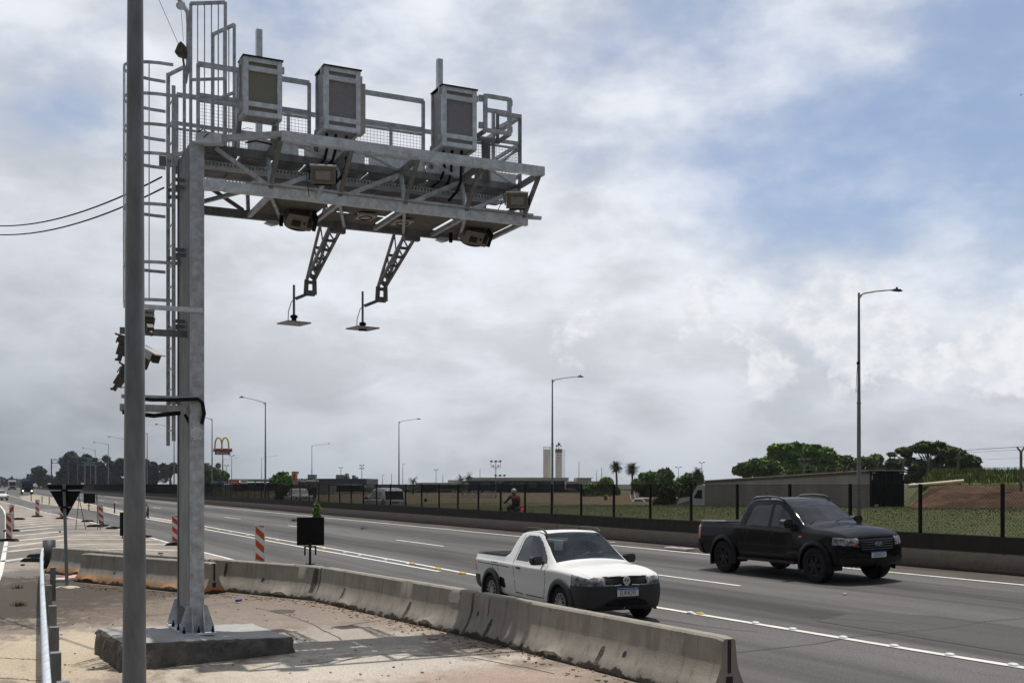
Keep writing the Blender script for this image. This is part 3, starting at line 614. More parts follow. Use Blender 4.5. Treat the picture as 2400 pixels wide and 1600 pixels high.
# railings
def railing(name, p, q, n, z0=7.13, top=True, mesh=True):
    p = Vector(p); q = Vector(q); b = MB(); d = (q-p)
    for i in range(n+1):
        c = p.lerp(q, i/n); b.box(c+ZV*((6.98+8.06)/2), (.045, .045, 1.08), (NV, UV, ZV))
    if top: b.beam(p+ZV*8.06, q+ZV*8.06, .055, .06)
    b.beam(p+ZV*7.64, q+ZV*7.64, .04, .05); b.beam(p+ZV*7.56, q+ZV*7.56, .03, .03); b.beam(p+ZV*7.13, q+ZV*7.13, .03, .03)
    b.build(name, galv, g)
    if mesh:
        b = MB(); m = int(d.length/.05)
        for i in range(1, m): c = p+d*(i/m); b.beam(c+ZV*7.14, c+ZV*7.55, .0035)
        for k in range(1, 9): b.beam(p+ZV*(7.13+k*.047), q+ZV*(7.13+k*.047), .0035)
        b.build('infill_mesh', galv_dk, g)
q0 = lambda a, b_: Q(a, b_, 0)
railing('railing', q0(.02, .04), q0(.56, .04), 1); railing('railing', q0(1.12, .1), q0(1.58, .1), 1); railing('railing', q0(2.24, .1), q0(3.32, .1), 1)
railing('railing', q0(4.02, .1), q0(A1, .1), 2, top=False)
mem('top_rail', Q(4.55, .1, 8.06), Q(A1+.02, .1, 8.06), .06); mem('top_rail', Q(A1, .1, 8.06), Q(A1-.1, .9, 8.06), .05)
railing('railing', q0(-.05, 1.4), q0(A1, 1.4), 6); railing('railing', q0(A1, .1), q0(A1, 1.4), 1)
mem('railing_brace', Q(4.45, .12, 7.15), Q(A1, .12, 7.6), .035)
for x, zt2, bb in ((607, 9.02, .9), (1030, 9.06, .9)): mem('mast', Q(AX(x, bb), bb, 6.95), Q(AX(x, bb), bb, zt2), .085, .085, galv_lt)
def gate(name, p, q, z0, z1, nb, mid=()):
    b = MB(); p = Vector(p); q = Vector(q); p.z = q.z = 0
    for c in (p, q): b.beam(c+ZV*z0, c+ZV*z1, .04)
    b.beam(p+ZV*z1, q+ZV*z1, .04); b.beam(p+ZV*z0, q+ZV*z0, .04)
    for z in mid: b.beam(p+ZV*z, q+ZV*z, .035)
    for i in range(1, nb+1): c = p.lerp(q, i/(nb+1)); b.beam(c+ZV*z0, c+ZV*z1, .014)
    b.build(name, galv, g)
gate('gate', P(447, 9, 15.6), P(528, 6, 15.56), 7.0, 9.09, 4, (8.02,)); gate('gate', P(499, 82, 16.4), P(549, 59, 16.05), 7.0, 8.98, 3, (8.0,))
gate('gate', P(395, 170, 15.9), P(432, 180, 15.6), 7.0, 8.2, 0, ())
# ladder and cage
lad = empty('access_ladder', Vector((0, 0, 0))-wloc(g)+Q(-.22, .83, 2.9), parent=g)
for bb, z0, z1 in ((.58, 2.94, 7.9), (1.08, 2.89, 8.24)):
    MB().beam(Q(-.22, bb, z0), Q(-.22, bb, z1), .035, .05).build('rail', galv, lad)
z = 3.1
while z < 8: MB().cyl(Q(-.22, .58, z), Q(-.22, 1.08, z), .011, n=6).build('rung', galv, lad); z += .29
for z in (3.55, 4.55, 4.62, 5.55, 5.62, 6.5, 6.6): MB().beam(Q(-.22, .6, z), Q(-.05, .6, z), .03, .05).build('wall_bracket', galv_dk, lad); MB().beam(Q(-.22, 1.06, z-.04), Q(-.05, 1.0, z-.04), .03, .05).build('wall_bracket', galv_dk, lad)
cg = MB(); cc_ = [(-.22-.02-.62*sin(pi*i/14)**.8, .83-.36*cos(pi*i/14)) for i in range(15)]
for z in (8.15, 7.72, 7.3, 6.9, 6.2, 5.4, 4.88):
    for i in range(14): cg.beam(Q(*cc_[i], z), Q(*cc_[i+1], z), .008, .045)
for i in (2, 4, 6, 8, 10, 12): cg.beam(Q(*cc_[i], 4.86), Q(*cc_[i], 8.17), .03, .012)
cg.build('safety_cage', galv, lad)
# side arms for the cameras, hoses
mem('side_arm', Q(-.95, -.0, 4.70), Q(.08, -.0, 4.70), .05, .06, galv_lt); mem('side_arm', Q(-.95, .42, 4.42), Q(-.05, .42, 4.42), .05, .09, galv_dk)
mem('side_arm', Q(-.98, .0, 3.50), Q(.02, .0, 3.50), .05, .05, galv_lt); mem('side_arm', Q(-.98, .15, 3.36), Q(-.05, .15, 3.36), .05, .10, galv)
mem('camera_post', Q(-.9, .04, 3.2), Q(-.9, .04, 4.8), .05, .05, galv_dk)
b = MB(); b.tube([Q(-.95, -.05, 3.49), Q(-.6, -.06, 3.46), Q(-.3, -.06, 3.47), Q(.0, -.06, 3.49), Q(.06, -.06, 3.44), Q(.085, -.05, 3.3), Q(.06, -.02, 3.16)], .026, 10)
b.tube([Q(-.95, .13, 3.30), Q(-.55, .12, 3.26), Q(-.2, .14, 3.31)], .03, 8); b.tube([Q(-.12, .25, 3.3), Q(-.05, .25, 3.15), Q(0, .25, 2.9)], .02, 8); b.build('cable_hose', black, g, smooth=True)
dav = MB(); dav.tube([P(433, 195, 15.6), P(441, 150, 15.6), P(442, 60, 15.6), P(440, 30, 15.6), P(430, 12, 15.6), P(404, -22, 15.6), P(398, -34, 15.6)], .031, 10); dav.build('davit', galv, g, smooth=True)
b = MB(); b.cyl(P(421, 14, 15.55), P(421, 14, 15.62), .05, n=20); b.prism([(-.02, -.05), (.09, -.06), (.07, .05), (-.02, .05)], P(421, 14, 15.53), Vector((1, 0, 0)), ZV, Vector((0, 1, 0)), .01); b.build('pulley', galv_lt, g)
b = MB(); o = P(424, 122, 15.5); b.prism([(-.09, 0), (-.04, .12), (.0, .15), (.05, .10), (.07, .0), (.04, -.06), (-.07, -.03)], o, Vector((1, 0, 0)), ZV, Vector((0, 1, 0)), .12); b.cyl(o+Vector((-.01, -.02, .03)), o+Vector((-.01, .14, .03)), .05, n=14); b.beam(o+Vector((.01, -.02, .09)), o+Vector((.05, -.02, -.2)), .025); b.build('winch', mat('rusty_dark_metal', (.10, .085, .07), .7, .3, var=.4, scale=30), g)
b = MB(); b.tube([P(368, -10, 15.5), P(417, 101, 15.5)], .0035, 5); b.tube([P(424, 22, 15.55), P(430, 97, 15.5)], .003, 5); b.tube([P(415, 0, 15.55), P(421, 8, 15.55)], .003, 5); b.build('winch_cable', darkm, g)
b = MB(); b.tube([P(463, 310, 15.0), P(475, 303, 15.0), P(490, 312, 14.95), P(478, 322, 15)], .008, 6); b.tube([P(560, 305, 15.2), P(580, 300, 15.2), P(592, 303, 15.2)], .004, 5); b.tube([P(575, 335, 15.2), P(600, 330, 15.2), P(625, 336, 15.2), P(640, 340, 15.2)], .012, 6); b.build('loose_cable', black, g)
# lattice brackets behind the lower chord that carry the antennas
def bracket(a0, E):
    b = MB(); top1 = [Q(a0-.02+s, 1.3, 6.34) for s in (-.02, .17)]; top2 = [Q(a0-.10+s, .9, 7.0) for s in (-.1, .1)]
    top2 = [Q(a0+s, .5, 7.45) for s in (-.10, .12)]
    e1 = [E+NV*s+ZV*.24 for s in (-.06, .07)]; e0 = [E+NV*s-ZV*.0 for s in (-.075, .075)]
    for t in (top1, top2):
        for k in (0, 1): b.beam(t[k], e1[k], .035, .05)
        n = 6
        for i in range(1, n+1):
            f0 = (i-.5)/n; p = t[0].lerp(e1[0], f0); q = t[1].lerp(e1[1], f0); b.beam(p, q, .02, .045)
            f1 = min(1, (i+.5)/n); b.beam(p, t[1].lerp(e1[1], f1), .02)
    for k in (0, 1): b.beam(e1[k], e0[k], .035, .07)
    b.box(E+ZV*.02, (.15, .05, .09), (NV, UV, ZV)); b.box(E+ZV*.2, (.15, .05, .05), (NV, UV, ZV)); b.box(Q(a0+.08, 1.34, 6.30), (.26, .10, .10), (NV, UV, ZV)); b.build('lattice_bracket', galv_dk, g)
EA = P(727, 690, 18.4); EB = P(894, 705, 18.9)
bracket(2.28, EA); bracket(3.52, EB)
antm = mat('antenna_plate', (.30, .31, .31), .5, var=.1, scale=8)
def antenna(px, dpx, Z, top, bot, yp, label, E):
    r = empty('antenna', P(px, yp, Z), 0, label, 'antenna', 'flat antennas hanging below the gantry truss')
    b = MB(); b.beam(P(px, top, Z), P(px, bot, Z), .055, .03, up=Vector((1, 0, 0))); b.build('slotted_bar', galv_dk, r)
    q = MB(); n = 9
    for i in range(n): q.box(P(px, top+(bot-top)*(i+.7)/n*.8, Z)-Vector((0, .02, 0)), (.012, .006, .025))
    q.build('bar_slots', hole_m, r)
    b = MB(); b.beam(P(px+4, bot-45, Z), E+Vector((-.07, 0, .0)), .04, .05); b.build('side_arm', galv_dk, r)
    b = MB(); c = P(px, bot, Z); b.cyl(c-ZV*.09, c+ZV*.05, .042, n=10); b.box(c+ZV*.02, (.11, .06, .04)); b.box(c-ZV*.08, (.13, .08, .025)); b.build('clamp', darkm, r)
    c = P(px, yp, Z); sx_ = (NV*.97+UV*.2).normalized(); b = MB(); b.box(c, (.42, .42, .022), (sx_, ZV.cross(sx_), ZV)); b.build('antenna_panel', antm, r)
    b = MB(); b.tube([P(px+6, bot-48, Z), P(px-6, bot-38, Z), P(px-13, bot-15, Z), P(px-14, yp-1, Z)], .007, 6); b.build('cable', black, r, smooth=True)
antenna(689, 0, 18.35, 668, 745, 757.5, 'flat square antenna hanging from the left lattice bracket under the truss', EA); antenna(850, 0, 18.85, 683, 762, 769.5, 'flat square antenna hanging from the right lattice bracket under the truss', EB)
# ------------------------------------------------------------ cabinets on the truss
grey_d = mat('grey_cabinet_door', (.22, .215, .23), .6, var=.10, scale=25, bump=.2, bscale=200); olive_d = mat('olive_cabinet_door', (.205, .20, .15), .6, var=.08, scale=25, bump=.2, bscale=200); cabside = mat('cabinet_side', (.27, .27, .285), .55, .2, var=.15, scale=10); beige = mat('beige_plate', (.40, .38, .36), .6, .2, var=.15, scale=12)
def cabinet(x0, x1, z0, z1, dep, door, label, bb=-.4, side_box=False, hoses=None):
    a0, a1 = AX(x0, bb), AX(x1, bb); w = a1-a0; h = z1-z0; r = empty('equipment_cabinet', Q((a0+a1)/2, bb+dep/2, z0), 0, label, 'equipment cabinet', 'equipment cabinets on the gantry walkway')
    bx = lambda a, b_, z, da, db, dz: MB().box(Q(a, b_, z), (da, db, dz), (NV, UV, ZV))
    am = (a0+a1)/2; zm = (z0+z1)/2
    bx(am, bb+dep/2+.02, zm, w-.03, dep-.05, h-.03).build('housing', cabside, r)
    bx(am, bb+.012, zm, w-.1, .02, h-.1).build('door', door, r)
    b = MB()
    for (a, s) in ((a0, 1), (a1, -1)): b.box(Q(a+s*.033, bb, zm), (.066, .05, h), (NV, UV, ZV))
    b.box(Q(am, bb, z1-.03), (w-.14, .046, .06), (NV, UV, ZV)); b.box(Q(am, bb, z0+.03), (w-.14, .046, .06), (NV, UV, ZV)); b.build('front_frame', galv_lt, r)
    for z in (z1-.15, z0+.15): bx(am, bb-.012, z, w-.13, .03, .065).build('cross_strap', galv_lt, r)
    b = MB(); b.box(Q(am, bb+dep/2-.02, z1+.008), (w+.03, dep+.05, .016), (NV, UV, ZV)); b.build('top_plate', darkm, r)
    b = MB()
    for (a, s) in ((a0, 1), (a1, -1)): b.box(Q(a+s*.02, bb+dep-.02, zm), (.05, .04, h), (NV, UV, ZV)); b.box(Q(a+s*.02, bb+dep/2, z0+.015), (.05, dep, .05), (NV, UV, ZV))
    b.box(Q(am, bb+dep, z0+.02), (w, .04, .05), (NV, UV, ZV)); b.build('rear_frame', galv, r)
    for (a, z) in ((a0-.02, z1-.06), (a0-.02, z0+.12), (a1+.02, z1-.10)): MB().box(Q(a, bb+.03, z), (.04, .03, .09), (NV, UV, ZV)).build('hinge', galv, r)
    b = MB(); b.beam(Q(a0+.02, bb+dep, z0+.1), Q(a0+.02, .12, 7.0), .06); b.beam(Q(a1-.02, bb+dep, z0+.1), Q(a1-.02, .12, 7.0), .06); b.build('bracket', galv_dk, r)
    if side_box: bx(a1+.06, bb+dep*.6, zm-.02, .13, dep*.55, h*.8).build('side_box', beige, r)
    if hoses:
        for ps in hoses: MB().tube([P(*p) for p in ps], .021, 10).build('conduit_hose', black, r, smooth=True)
cabinet(570, 660.5, 7.32, 8.10, .28, olive_d, 'cabinet with olive green door, nearest the ladder on the gantry walkway')
cabinet(759, 844, 7.28, 8.15, .42, grey_d, 'grey door cabinet with a pale box on its right side, second from the ladder', side_box=True, hoses=[[(766, 312, 15.5), (766, 350, 15.6), (761, 372, 15.7), (748, 392, 15.9)], [(787, 315, 15.5), (786, 352, 15.6), (780, 375, 15.7), (764, 396, 15.9)], [(812, 318, 15.5), (812, 385, 15.6), (803, 412, 15.7), (783, 432, 15.9)]])
cabinet(1035.5, 1116, 7.28, 8.15, .42, grey_d, 'grey door cabinet in front of the tall mast, third from the ladder', hoses=[[(1039, 350, 16.5), (1042, 398, 16.6), (1032, 422, 16.7), (1013, 438, 16.9)], [(1060, 352, 16.5), (1057, 405, 16.6), (1050, 430, 16.7), (1036, 443, 16.9)], [(1082, 352, 16.5), (1080, 425, 16.6), (1070, 450, 16.7), (1052, 470, 16.9)]])
# open frame waiting for a cabinet
a0, a1 = AX(1133, -.4), AX(1198, -.4); r = empty('empty_cabinet_frame', Q((a0+a1)/2, -.2, 7.57), 0, 'open steel frame without a cabinet at the right end of the walkway', 'steel frame')
b = MB(); z0, z1 = 7.57, 8.13
for a in (a0+.03, a1-.03): b.box(Q(a, -.4, (z0+z1)/2), (.055, .05, z1-z0), (NV, UV, ZV))
for z in (z0+.03, (z0+z1)/2+.05, z1-.02): b.box(Q((a0+a1)/2, -.4, z), (a1-a0-.11, .045, .055), (NV, UV, ZV))
for z in (z0+.1, z1-.06): b.box(Q(a0-.03, -.37, z), (.06, .04, .09), (NV, UV, ZV)); b.box(Q(a1+.015, -.37, z), (.03, .04, .09), (NV, UV, ZV))
b.build('front_frame', galv, r)
b = MB(); b.beam(Q(a0+.03, -.38, z0+.02), Q(a0+.03, .02, z0+.02), .05); b.beam(Q(a1-.03, -.38, z0+.02), Q(a1-.03, .02, z0+.02), .05); b.beam(Q(a0, .02, z0+.02), Q(a1, .02, z0+.02), .05); b.beam(Q(a1-.03, .02, z0), Q(a1-.03, .02, z1-.1), .04); b.beam(Q((a0+a1)/2, .02, z0), Q((a0+a1)/2+.02, .04, 6.97), .11, .08); b.build('bracket', galv_dk, r)
# ------------------------------------------------------------ floodlights, sensors, cameras
lampg = mat('lamp_lens', (.10, .085, .06), .18, var=.35, scale=45, coat=.6)
def floodlight(c, label, tgt, mount):
    r = empty('floodlight', c, 0, label, 'floodlight', 'rectangular floodlights on the truss'); f = (tgt-c).normalized(); x = f.cross(ZV).normalized(); y = x.cross(f); ax = (x, f, y)
    MB().box(c, (.33, .11, .23), ax).build('housing', mat('beige_lamp_housing', (.17, .155, .13), .5, .3, var=.2, scale=20), r)
    b = MB(); b.box(c+f*.058, (.28, .01, .16), ax); b.build('lens', lampg, r)
    b = MB()
    for i in range(13): b.box(c+f*.064+x*(-.09+.015*i), (.004, .005, .11), ax)
    b.build('lamp_grille', galv_lt, r); MB().box(c+y*.125-f*.01, (.35, .15, .012), ax).build('hood', chrome, r)
    b = MB(); b.box(c-x*.18, (.02, .05, .14), ax); b.box(c+x*.18, (.02, .05, .14), ax); b.beam(c-y*.13-x*.12, c-y*.13+x*.12, .02); b.build('yoke', darkm, r)
    b = MB(); b.beam(c-y*.12-f*.03, mount, .05, .04); b.build('arm', galv, r); b = MB(); b.tube([c+x*.1+y*.1, c+x*.2+y*.12-f*.05, c+x*.22-f*.05, mount+x*.1], .006, 5); b.build('cable', black, r)
floodlight(P(757, 410, 14.9), 'floodlight nearer the column, in front of the truss below the second cabinet', P(850, 900, 5), P(742, 463, 15.4))
floodlight(P(1212, 470, 16.8), 'floodlight at the far right tip of the truss', P(1350, 950, 5), P(1178, 502, 16.9))
sens = mat('sensor_housing', (.19, .178, .155), .6, var=.15, scale=12)
def sensor(c, label, k=1.0):
    r = empty('sensor_unit', c, 0, label, 'sensor unit', 'sensor units hanging under the truss'); x = (NV*.97-ZV*.08).normalized(); f = (-UV*.8-ZV*.55).normalized(); y = x.cross(f); f = y.cross(x); ax = (x, f, y)
    w = .37*k
    b = MB(); b.prism([(-w/2, -.11), (w/2-.03, -.11), (w/2, -.05), (w/2, .09), (w/2-.03, .11), (-w/2, .11), (-w/2-.03, 0)], c-f*.14, x, y, f, .28); recalc(b.build('housing', sens, r))
    for s in (-1, 1):
        fr_ = c-f*.146*(-1); 
    n_ = -f if (-f).dot(Vector((0, 0, H))-c) > 0 else f
    face = c+f*(.146 if f.dot(Vector((0, 0, H))-c) > 0 else -.146)
    b = MB(); b.box(face+x*(-.06)+y*.02, (.13, .006, .09), ax); b.cyl(face+x*.06+y*.0, face+x*.06+y*.0+n_*.004, .022, n=12); b.box(face+x*.14-y*.02, (.07, .006, .15), ax); b.build('connector', hole_m, r)
    b = MB(); b.tube([c+x*(w/2)*cos(t)+y*(.10+.07*sin(t))+n_*.0 for t in np.linspace(0, pi, 12)], .018, 6); b.build('handle_hoop', black, r, smooth=True)
    b = MB(); b.box(c+ZV*.16+UV*.08, (w*.9, .12, .05), (NV, UV, ZV)); b.box(c+x*(w/2+.05), (.05, .2, .22), ax); b.build('mount', darkm, r)
    b = MB(); b.tube([face+x*.14, face+x*.17-y*.12, c+x*.22-y*.16, c+x*.24], .009, 6); b.tube([face+x*.12, face+x*.14-y*.14, c+x*.19-y*.18, c+x*.25-y*.05], .009, 6); b.build('cable', black, r, smooth=True)
sensor(Q(1.62, .82, 6.28), 'sensor box hanging under the truss nearer the column'); sensor(P(1112, 552, 17.7), 'sensor box hanging under the outer right end of the truss', 1.05)
for (x, y, lb) in ((857, 508, 'left of two small framed plates under the truss'), (943, 521, 'right of two small framed plates under the truss')):
    c = P(x, y, 0); Z = (6.36-H)/((YH-y)/F); c = P(x, y, Z); r = empty('speaker_plate', c, 0, lb, 'sensor plate', 'small plates under the truss')
    b = MB(); b.box(c, (.26, .34, .03), (NV, UV, ZV)); b.build('plate', beige, r); b = MB(); b.tube([c-ZV*.022+NV*(.09*cos(t))+UV*(.12*sin(t)) for t in np.linspace(0, 2*pi, 20)], .008, 5); b.build('ring', darkm, r)
for (x, y, lb) in ((640, 523, 'small grey bracket lamp under the truss beside the sensor near the column'), (1040, 562, 'small grey bracket lamp under the truss left of the outer sensor')):
    Z = (6.2-H)/((YH-y)/F); c = P(x, y, Z); r = empty('bracket_lamp', c, 0, lb, 'lamp'); MB().prism([(-.12, 0), (.0, -.03), (.1, 0), (.08, .04), (-.06, .04)], c, NV, ZV, UV, .1).build('lamp_body', galv_lt, r); MB().cyl(c+NV*.12-ZV*.03, c+NV*.12+ZV*.12, .03, n=8).build('stem', darkm, r)
camw = mat('camera_housing_pale', (.42, .42, .42), .45, var=.1, scale=10); camd = mat('camera_housing_dark', (.055, .053, .05), .6, var=.25, scale=18)
def camera_unit(c, f, label, ln=.34, w=.13, h=.12, pale=True, loops=True):
    r = empty('roadside_camera', c, 0, label, 'camera', 'cameras clustered behind the grey pole'); f = f.normalized(); x = f.cross(ZV).normalized(); y = x.cross(f); ax = (x, f, y)
    b = MB(); b.prism([(-h/2, -ln*.45), (h*.35, -ln/2), (h/2, ln/2), (-h*.25, ln*.45), (-h/2, ln*.3)], c-x*(w/2), y, f, x, w); recalc(b.build('housing', camd, r))
    b = MB(); b.box(c+y*(h/2+.012)+f*.02, (w+.03, ln+.06, .014), ax); b.box(c-x*(w/2+.008)+y*.02, (.008, ln*.9, h*.8), ax); b.box(c+x*(w/2+.008)+y*.02, (.008, ln*.9, h*.8), ax); b.build('sun_shield', camw if pale else camd, r)
    b = MB(); b.box(c+f*(ln/2+.004)-y*.01, (w*.8, .01, h*.7), ax); b.build('lens_window', hole_m, r)
    b = MB(); b.box(c-y*(h/2+.07), (w*.6, .12, .14), ax); b.cyl(c-y*(h/2+.12), c-y*(h/2+.22), .03, n=10); b.beam(c-y*(h/2+.2), c-y*(h/2+.2)-NV*.05, .03); b.build('swivel_mount', camd, r)
    if loops: b = MB(); b.tube([c-f*(ln/2), c-f*(ln/2+.06)-y*.02, c-f*(ln/2+.07)-y*.12, c-f*(ln*.4)-y*.2, c-y*.22], .007, 6); b.build('cable', black, r, smooth=True)
camera_unit(P(343, 829, 14.5), Vector((.8, -.35, -.42)), 'pale hooded camera pointing down right, just right of the grey pole', .36, .16, .12)
camera_unit(P(346, 757, 14.8), Vector((.35, -.6, .9)), 'upturned dark camera on the side arm right of the grey pole', .24, .14, .14, loops=False)
camera_unit(P(292, 800, 14.6), Vector((-.85, -.2, .25)), 'dark camera left of the grey pole, upper of two', .18, .10, .10, pale=False, loops=False)
camera_unit(P(293, 872, 14.6), Vector((-.8, -.3, .5)), 'dark camera with looping cables left of the grey pole, lower of two', .16, .1, .12, pale=False)
# ------------------------------------------------------------ grey pole in front
Zp = 9.0; r = empty('grey_pole', P(314.5, YH, Zp)*1, 0, 'thick dark grey steel pole in the foreground left of the gantry', 'pole'); r.location.z = 0
b = MB(); c0 = P(314.5, YH, Zp); c0.z = 0; c1 = P(317, 0, Zp); ztop = 9.0; dx = (c1.x-c0.x)/(c1.z)
b.cyl(c0, Vector((c0.x+dx*ztop, c0.y, ztop)), 56/2/F*Zp, 27/2/F*Zp, n=40); b.build('pole_shaft', mat('dull_grey_paint', (.18, .19, .195), .45, .2, var=.25, scale=8, bump=.12, bscale=120, stretch=(1, 1, .3)), r, smooth='auto')
b = MB(); b.cyl(c0, c0+ZV*.02, .2, n=24); b.build('base_plate', galv_dk, r)
# overhead cables coming in from the left
b = MB()
for (y0, y1, x1) in ((509, 415, 379), (529, 440, 384)):
    p = P(-60, y0+15, 24); q = P(x1, y1, 15.7); b.tube([p.lerp(q, t)-ZV*(.28*4*t*(1-t)) for t in np.linspace(0, 1, 24)], .012, 6)
o = b.build('overhead_cable', black, smooth=True); tag(o, 'pair of black cables sagging in from the left to the gantry column', 'cable')
# ------------------------------------------------------------ guard rail on the left
r = empty('guard_rail', G(112, 1395), 0, 'corrugated steel guard rail running towards the camera on the left', 'guard rail')
p0 = Vector((-9.75, 23.6, 0)); pts = []
# rail top: photo points at height .72
rt = [G(x, y, .72) for x, y in [(103, 1284), (101, 1300), (102, 1330), (105, 1380), (110, 1450), (113, 1490), (118, 1560), (125, 1640), (150, 1900)]]
prof = [(-.0, -.155), (.045, -.13), (.05, -.09), (.0, -.04), (.0, .0), (.0, .04), (.05, .09), (.045, .13), (0, .155)]
b = MB(); m = len(prof); ptsr = []
for i in range(len(rt)-1):
    for k in range(4): ptsr.append(rt[i].lerp(rt[i+1], k/4))
ptsr.append(rt[-1])
for i, p in enumerate(ptsr):
    d = (ptsr[min(i+1, len(ptsr)-1)]-ptsr[max(0, i-1)]); d.z = 0; d.normalize(); s = Vector((d.y, -d.x, 0)); s = s if s.x < 0 else -s
    for (o_, z) in prof: b.v.append(tuple(Vector((p.x, p.y, .565+z))+s*(o_)))
n = len(ptsr); b.f = [(i*m+j, i*m+j+1, (i+1)*m+j+1, (i+1)*m+j) for i in range(n-1) for j in range(m-1)]
o = b.build('rail_beam', galv_lt, r, smooth=True); md = o.modifiers.new('s', 'SOLIDIFY'); md.thickness = .02
b = MB()
for i in range(1, n-1, 3):
    for dz in (.04, -.04): b.cyl(ptsr[i]+Vector((0, 0, -.155+.565-.565))+ZV*(dz), ptsr[i]+Vector((-.02, -.0, -.155+dz)), .012, n=6)
for (x, y) in ((128, 1330), (118, 1372), (127, 1420), (131, 1470), (134, 1530), (152, 1600), (175, 1760)):
    p = G(x-4, y, .66); p.z = 0; MB().box(p+ZV*.33, (.10, .14, .68), (NV, UV, ZV)).build('rail_post', galv_dk, r)
b = MB(); e = G(116, 1272, .72)
for i in range(9):
    t0 = i/8*pi; b.v += [tuple(Vector((e.x-.02+.15*cos(pi-t0), e.y+.2*sin(t0), z))) for z in (.0, .80)]
b.f = [(2*i, 2*i+2, 2*i+3, 2*i+1) for i in range(8)]
o = b.build('end_terminal', mat('dark_terminal', (.05, .06, .065), .6, .2, var=.3, scale=6), r, smooth=True); md = o.modifiers.new('s', 'SOLIDIFY'); md.thickness = .02
# ------------------------------------------------------------ vehicles
def pchip(xs, ys, x):
    xs = np.array(xs, float); ys = np.array(ys, float); h = np.diff(xs); dl = np.diff(ys)/h; m = np.zeros(len(xs)); m[0] = dl[0]; m[-1] = dl[-1]
    for i in range(1, len(xs)-1):
        if dl[i-1]*dl[i] > 0: w1 = 2*h[i]+h[i-1]; w2 = h[i]+2*h[i-1]; m[i] = (w1+w2)/(w1/dl[i-1]+w2/dl[i])
    i = np.clip(np.searchsorted(xs, x)-1, 0, len(xs)-2); t = (x-xs[i])/h[i]
    return (2*t**3-3*t**2+1)*ys[i]+(t**3-2*t**2+t)*h[i]*m[i]+(-2*t**3+3*t**2)*ys[i+1]+(t**3-t**2)*h[i]*m[i+1]
# station columns: x, zbottom, w_sill, w_mid, z_mid, w_belt, z_belt, w_top, z_top, crown
def body_grid(ST, step, fb, rb):
    A = np.array(ST, float); xs = A[:, 0]; X = sorted(set(np.round(np.concatenate([np.arange(xs[0], xs[-1], step), xs]), 4)))
    def ring(par):
        zb, wS, wM, zM, wB, zB, wT, zT, cr = par
        sx_, sz_ = wB-.02, zB+.012
        pts = [(0, zb), (wS-.16, zb), (wS-.03, zb+.02), (wS, zb+.09), (wM, zM-.05), (wM, zM+.05), (wB+.004, zB-.05), (wB-.002, zB-.012), (sx_, sz_), (sx_+(wT-sx_)*.2, sz_+(zT-sz_)*.2), (sx_+(wT-sx_)*.82, sz_+(zT-sz_)*.82), (wT-.02, zT), (wT-.09, zT+cr*.25), (wT*.45, zT+cr*.85), (0, zT+cr)]
        for _ in range(2):
            q = [pts[0]]
            for a, b in zip(pts[:-1], pts[1:]): q += [(a[0]*.75+b[0]*.25, a[1]*.75+b[1]*.25), (a[0]*.25+b[0]*.75, a[1]*.25+b[1]*.75)]
            q.append(pts[-1]); pts = q
        P_ = np.array(pts); out = [P_[0]]
        for a, b in zip(P_[:-1], P_[1:]):
            k = 2 if step < .03 else 1
            for i in range(1, k+1): out.append(a+(b-a)*i/k)
        out = np.array(out); left = out[::-1][:-1]*np.array([-1, 1]); left = left[:]      # mirrored half
        return np.vstack([out, left[:-0 or None]])
    par = [[pchip(xs, A[:, c], x) for c in range(1, 10)] for x in X]
    rings = [(np.column_stack([np.full(len(r_), x), r_])) for x, r_ in ((x, ring(p)) for x, p in zip(X, par))]
    def cap(r, sgn, bulge):
        zc = (r[:, 2].min()+r[:, 2].max())/2; out = []
        for k in ([.985, .96, .93, .9, .86, .82, .78, .74, .7, .66, .62, .58, .54, .5, .46, .42, .38, .34, .3, .26, .22, .18, .14, .1, .05, .001] if step < .03 else [.96, .88, .75, .6, .4, .2, .001]):
            q = r.copy(); q[:, 0] = r[:, 0]+sgn*bulge*(1-k**3); q[:, 1] *= k; q[:, 2] = zc+(q[:, 2]-zc)*k; out.append(q)
        return out
    rings = cap(rings[0], -1, rb)[::-1]+rings+cap(rings[-1], 1, fb)
    return np.array(rings)
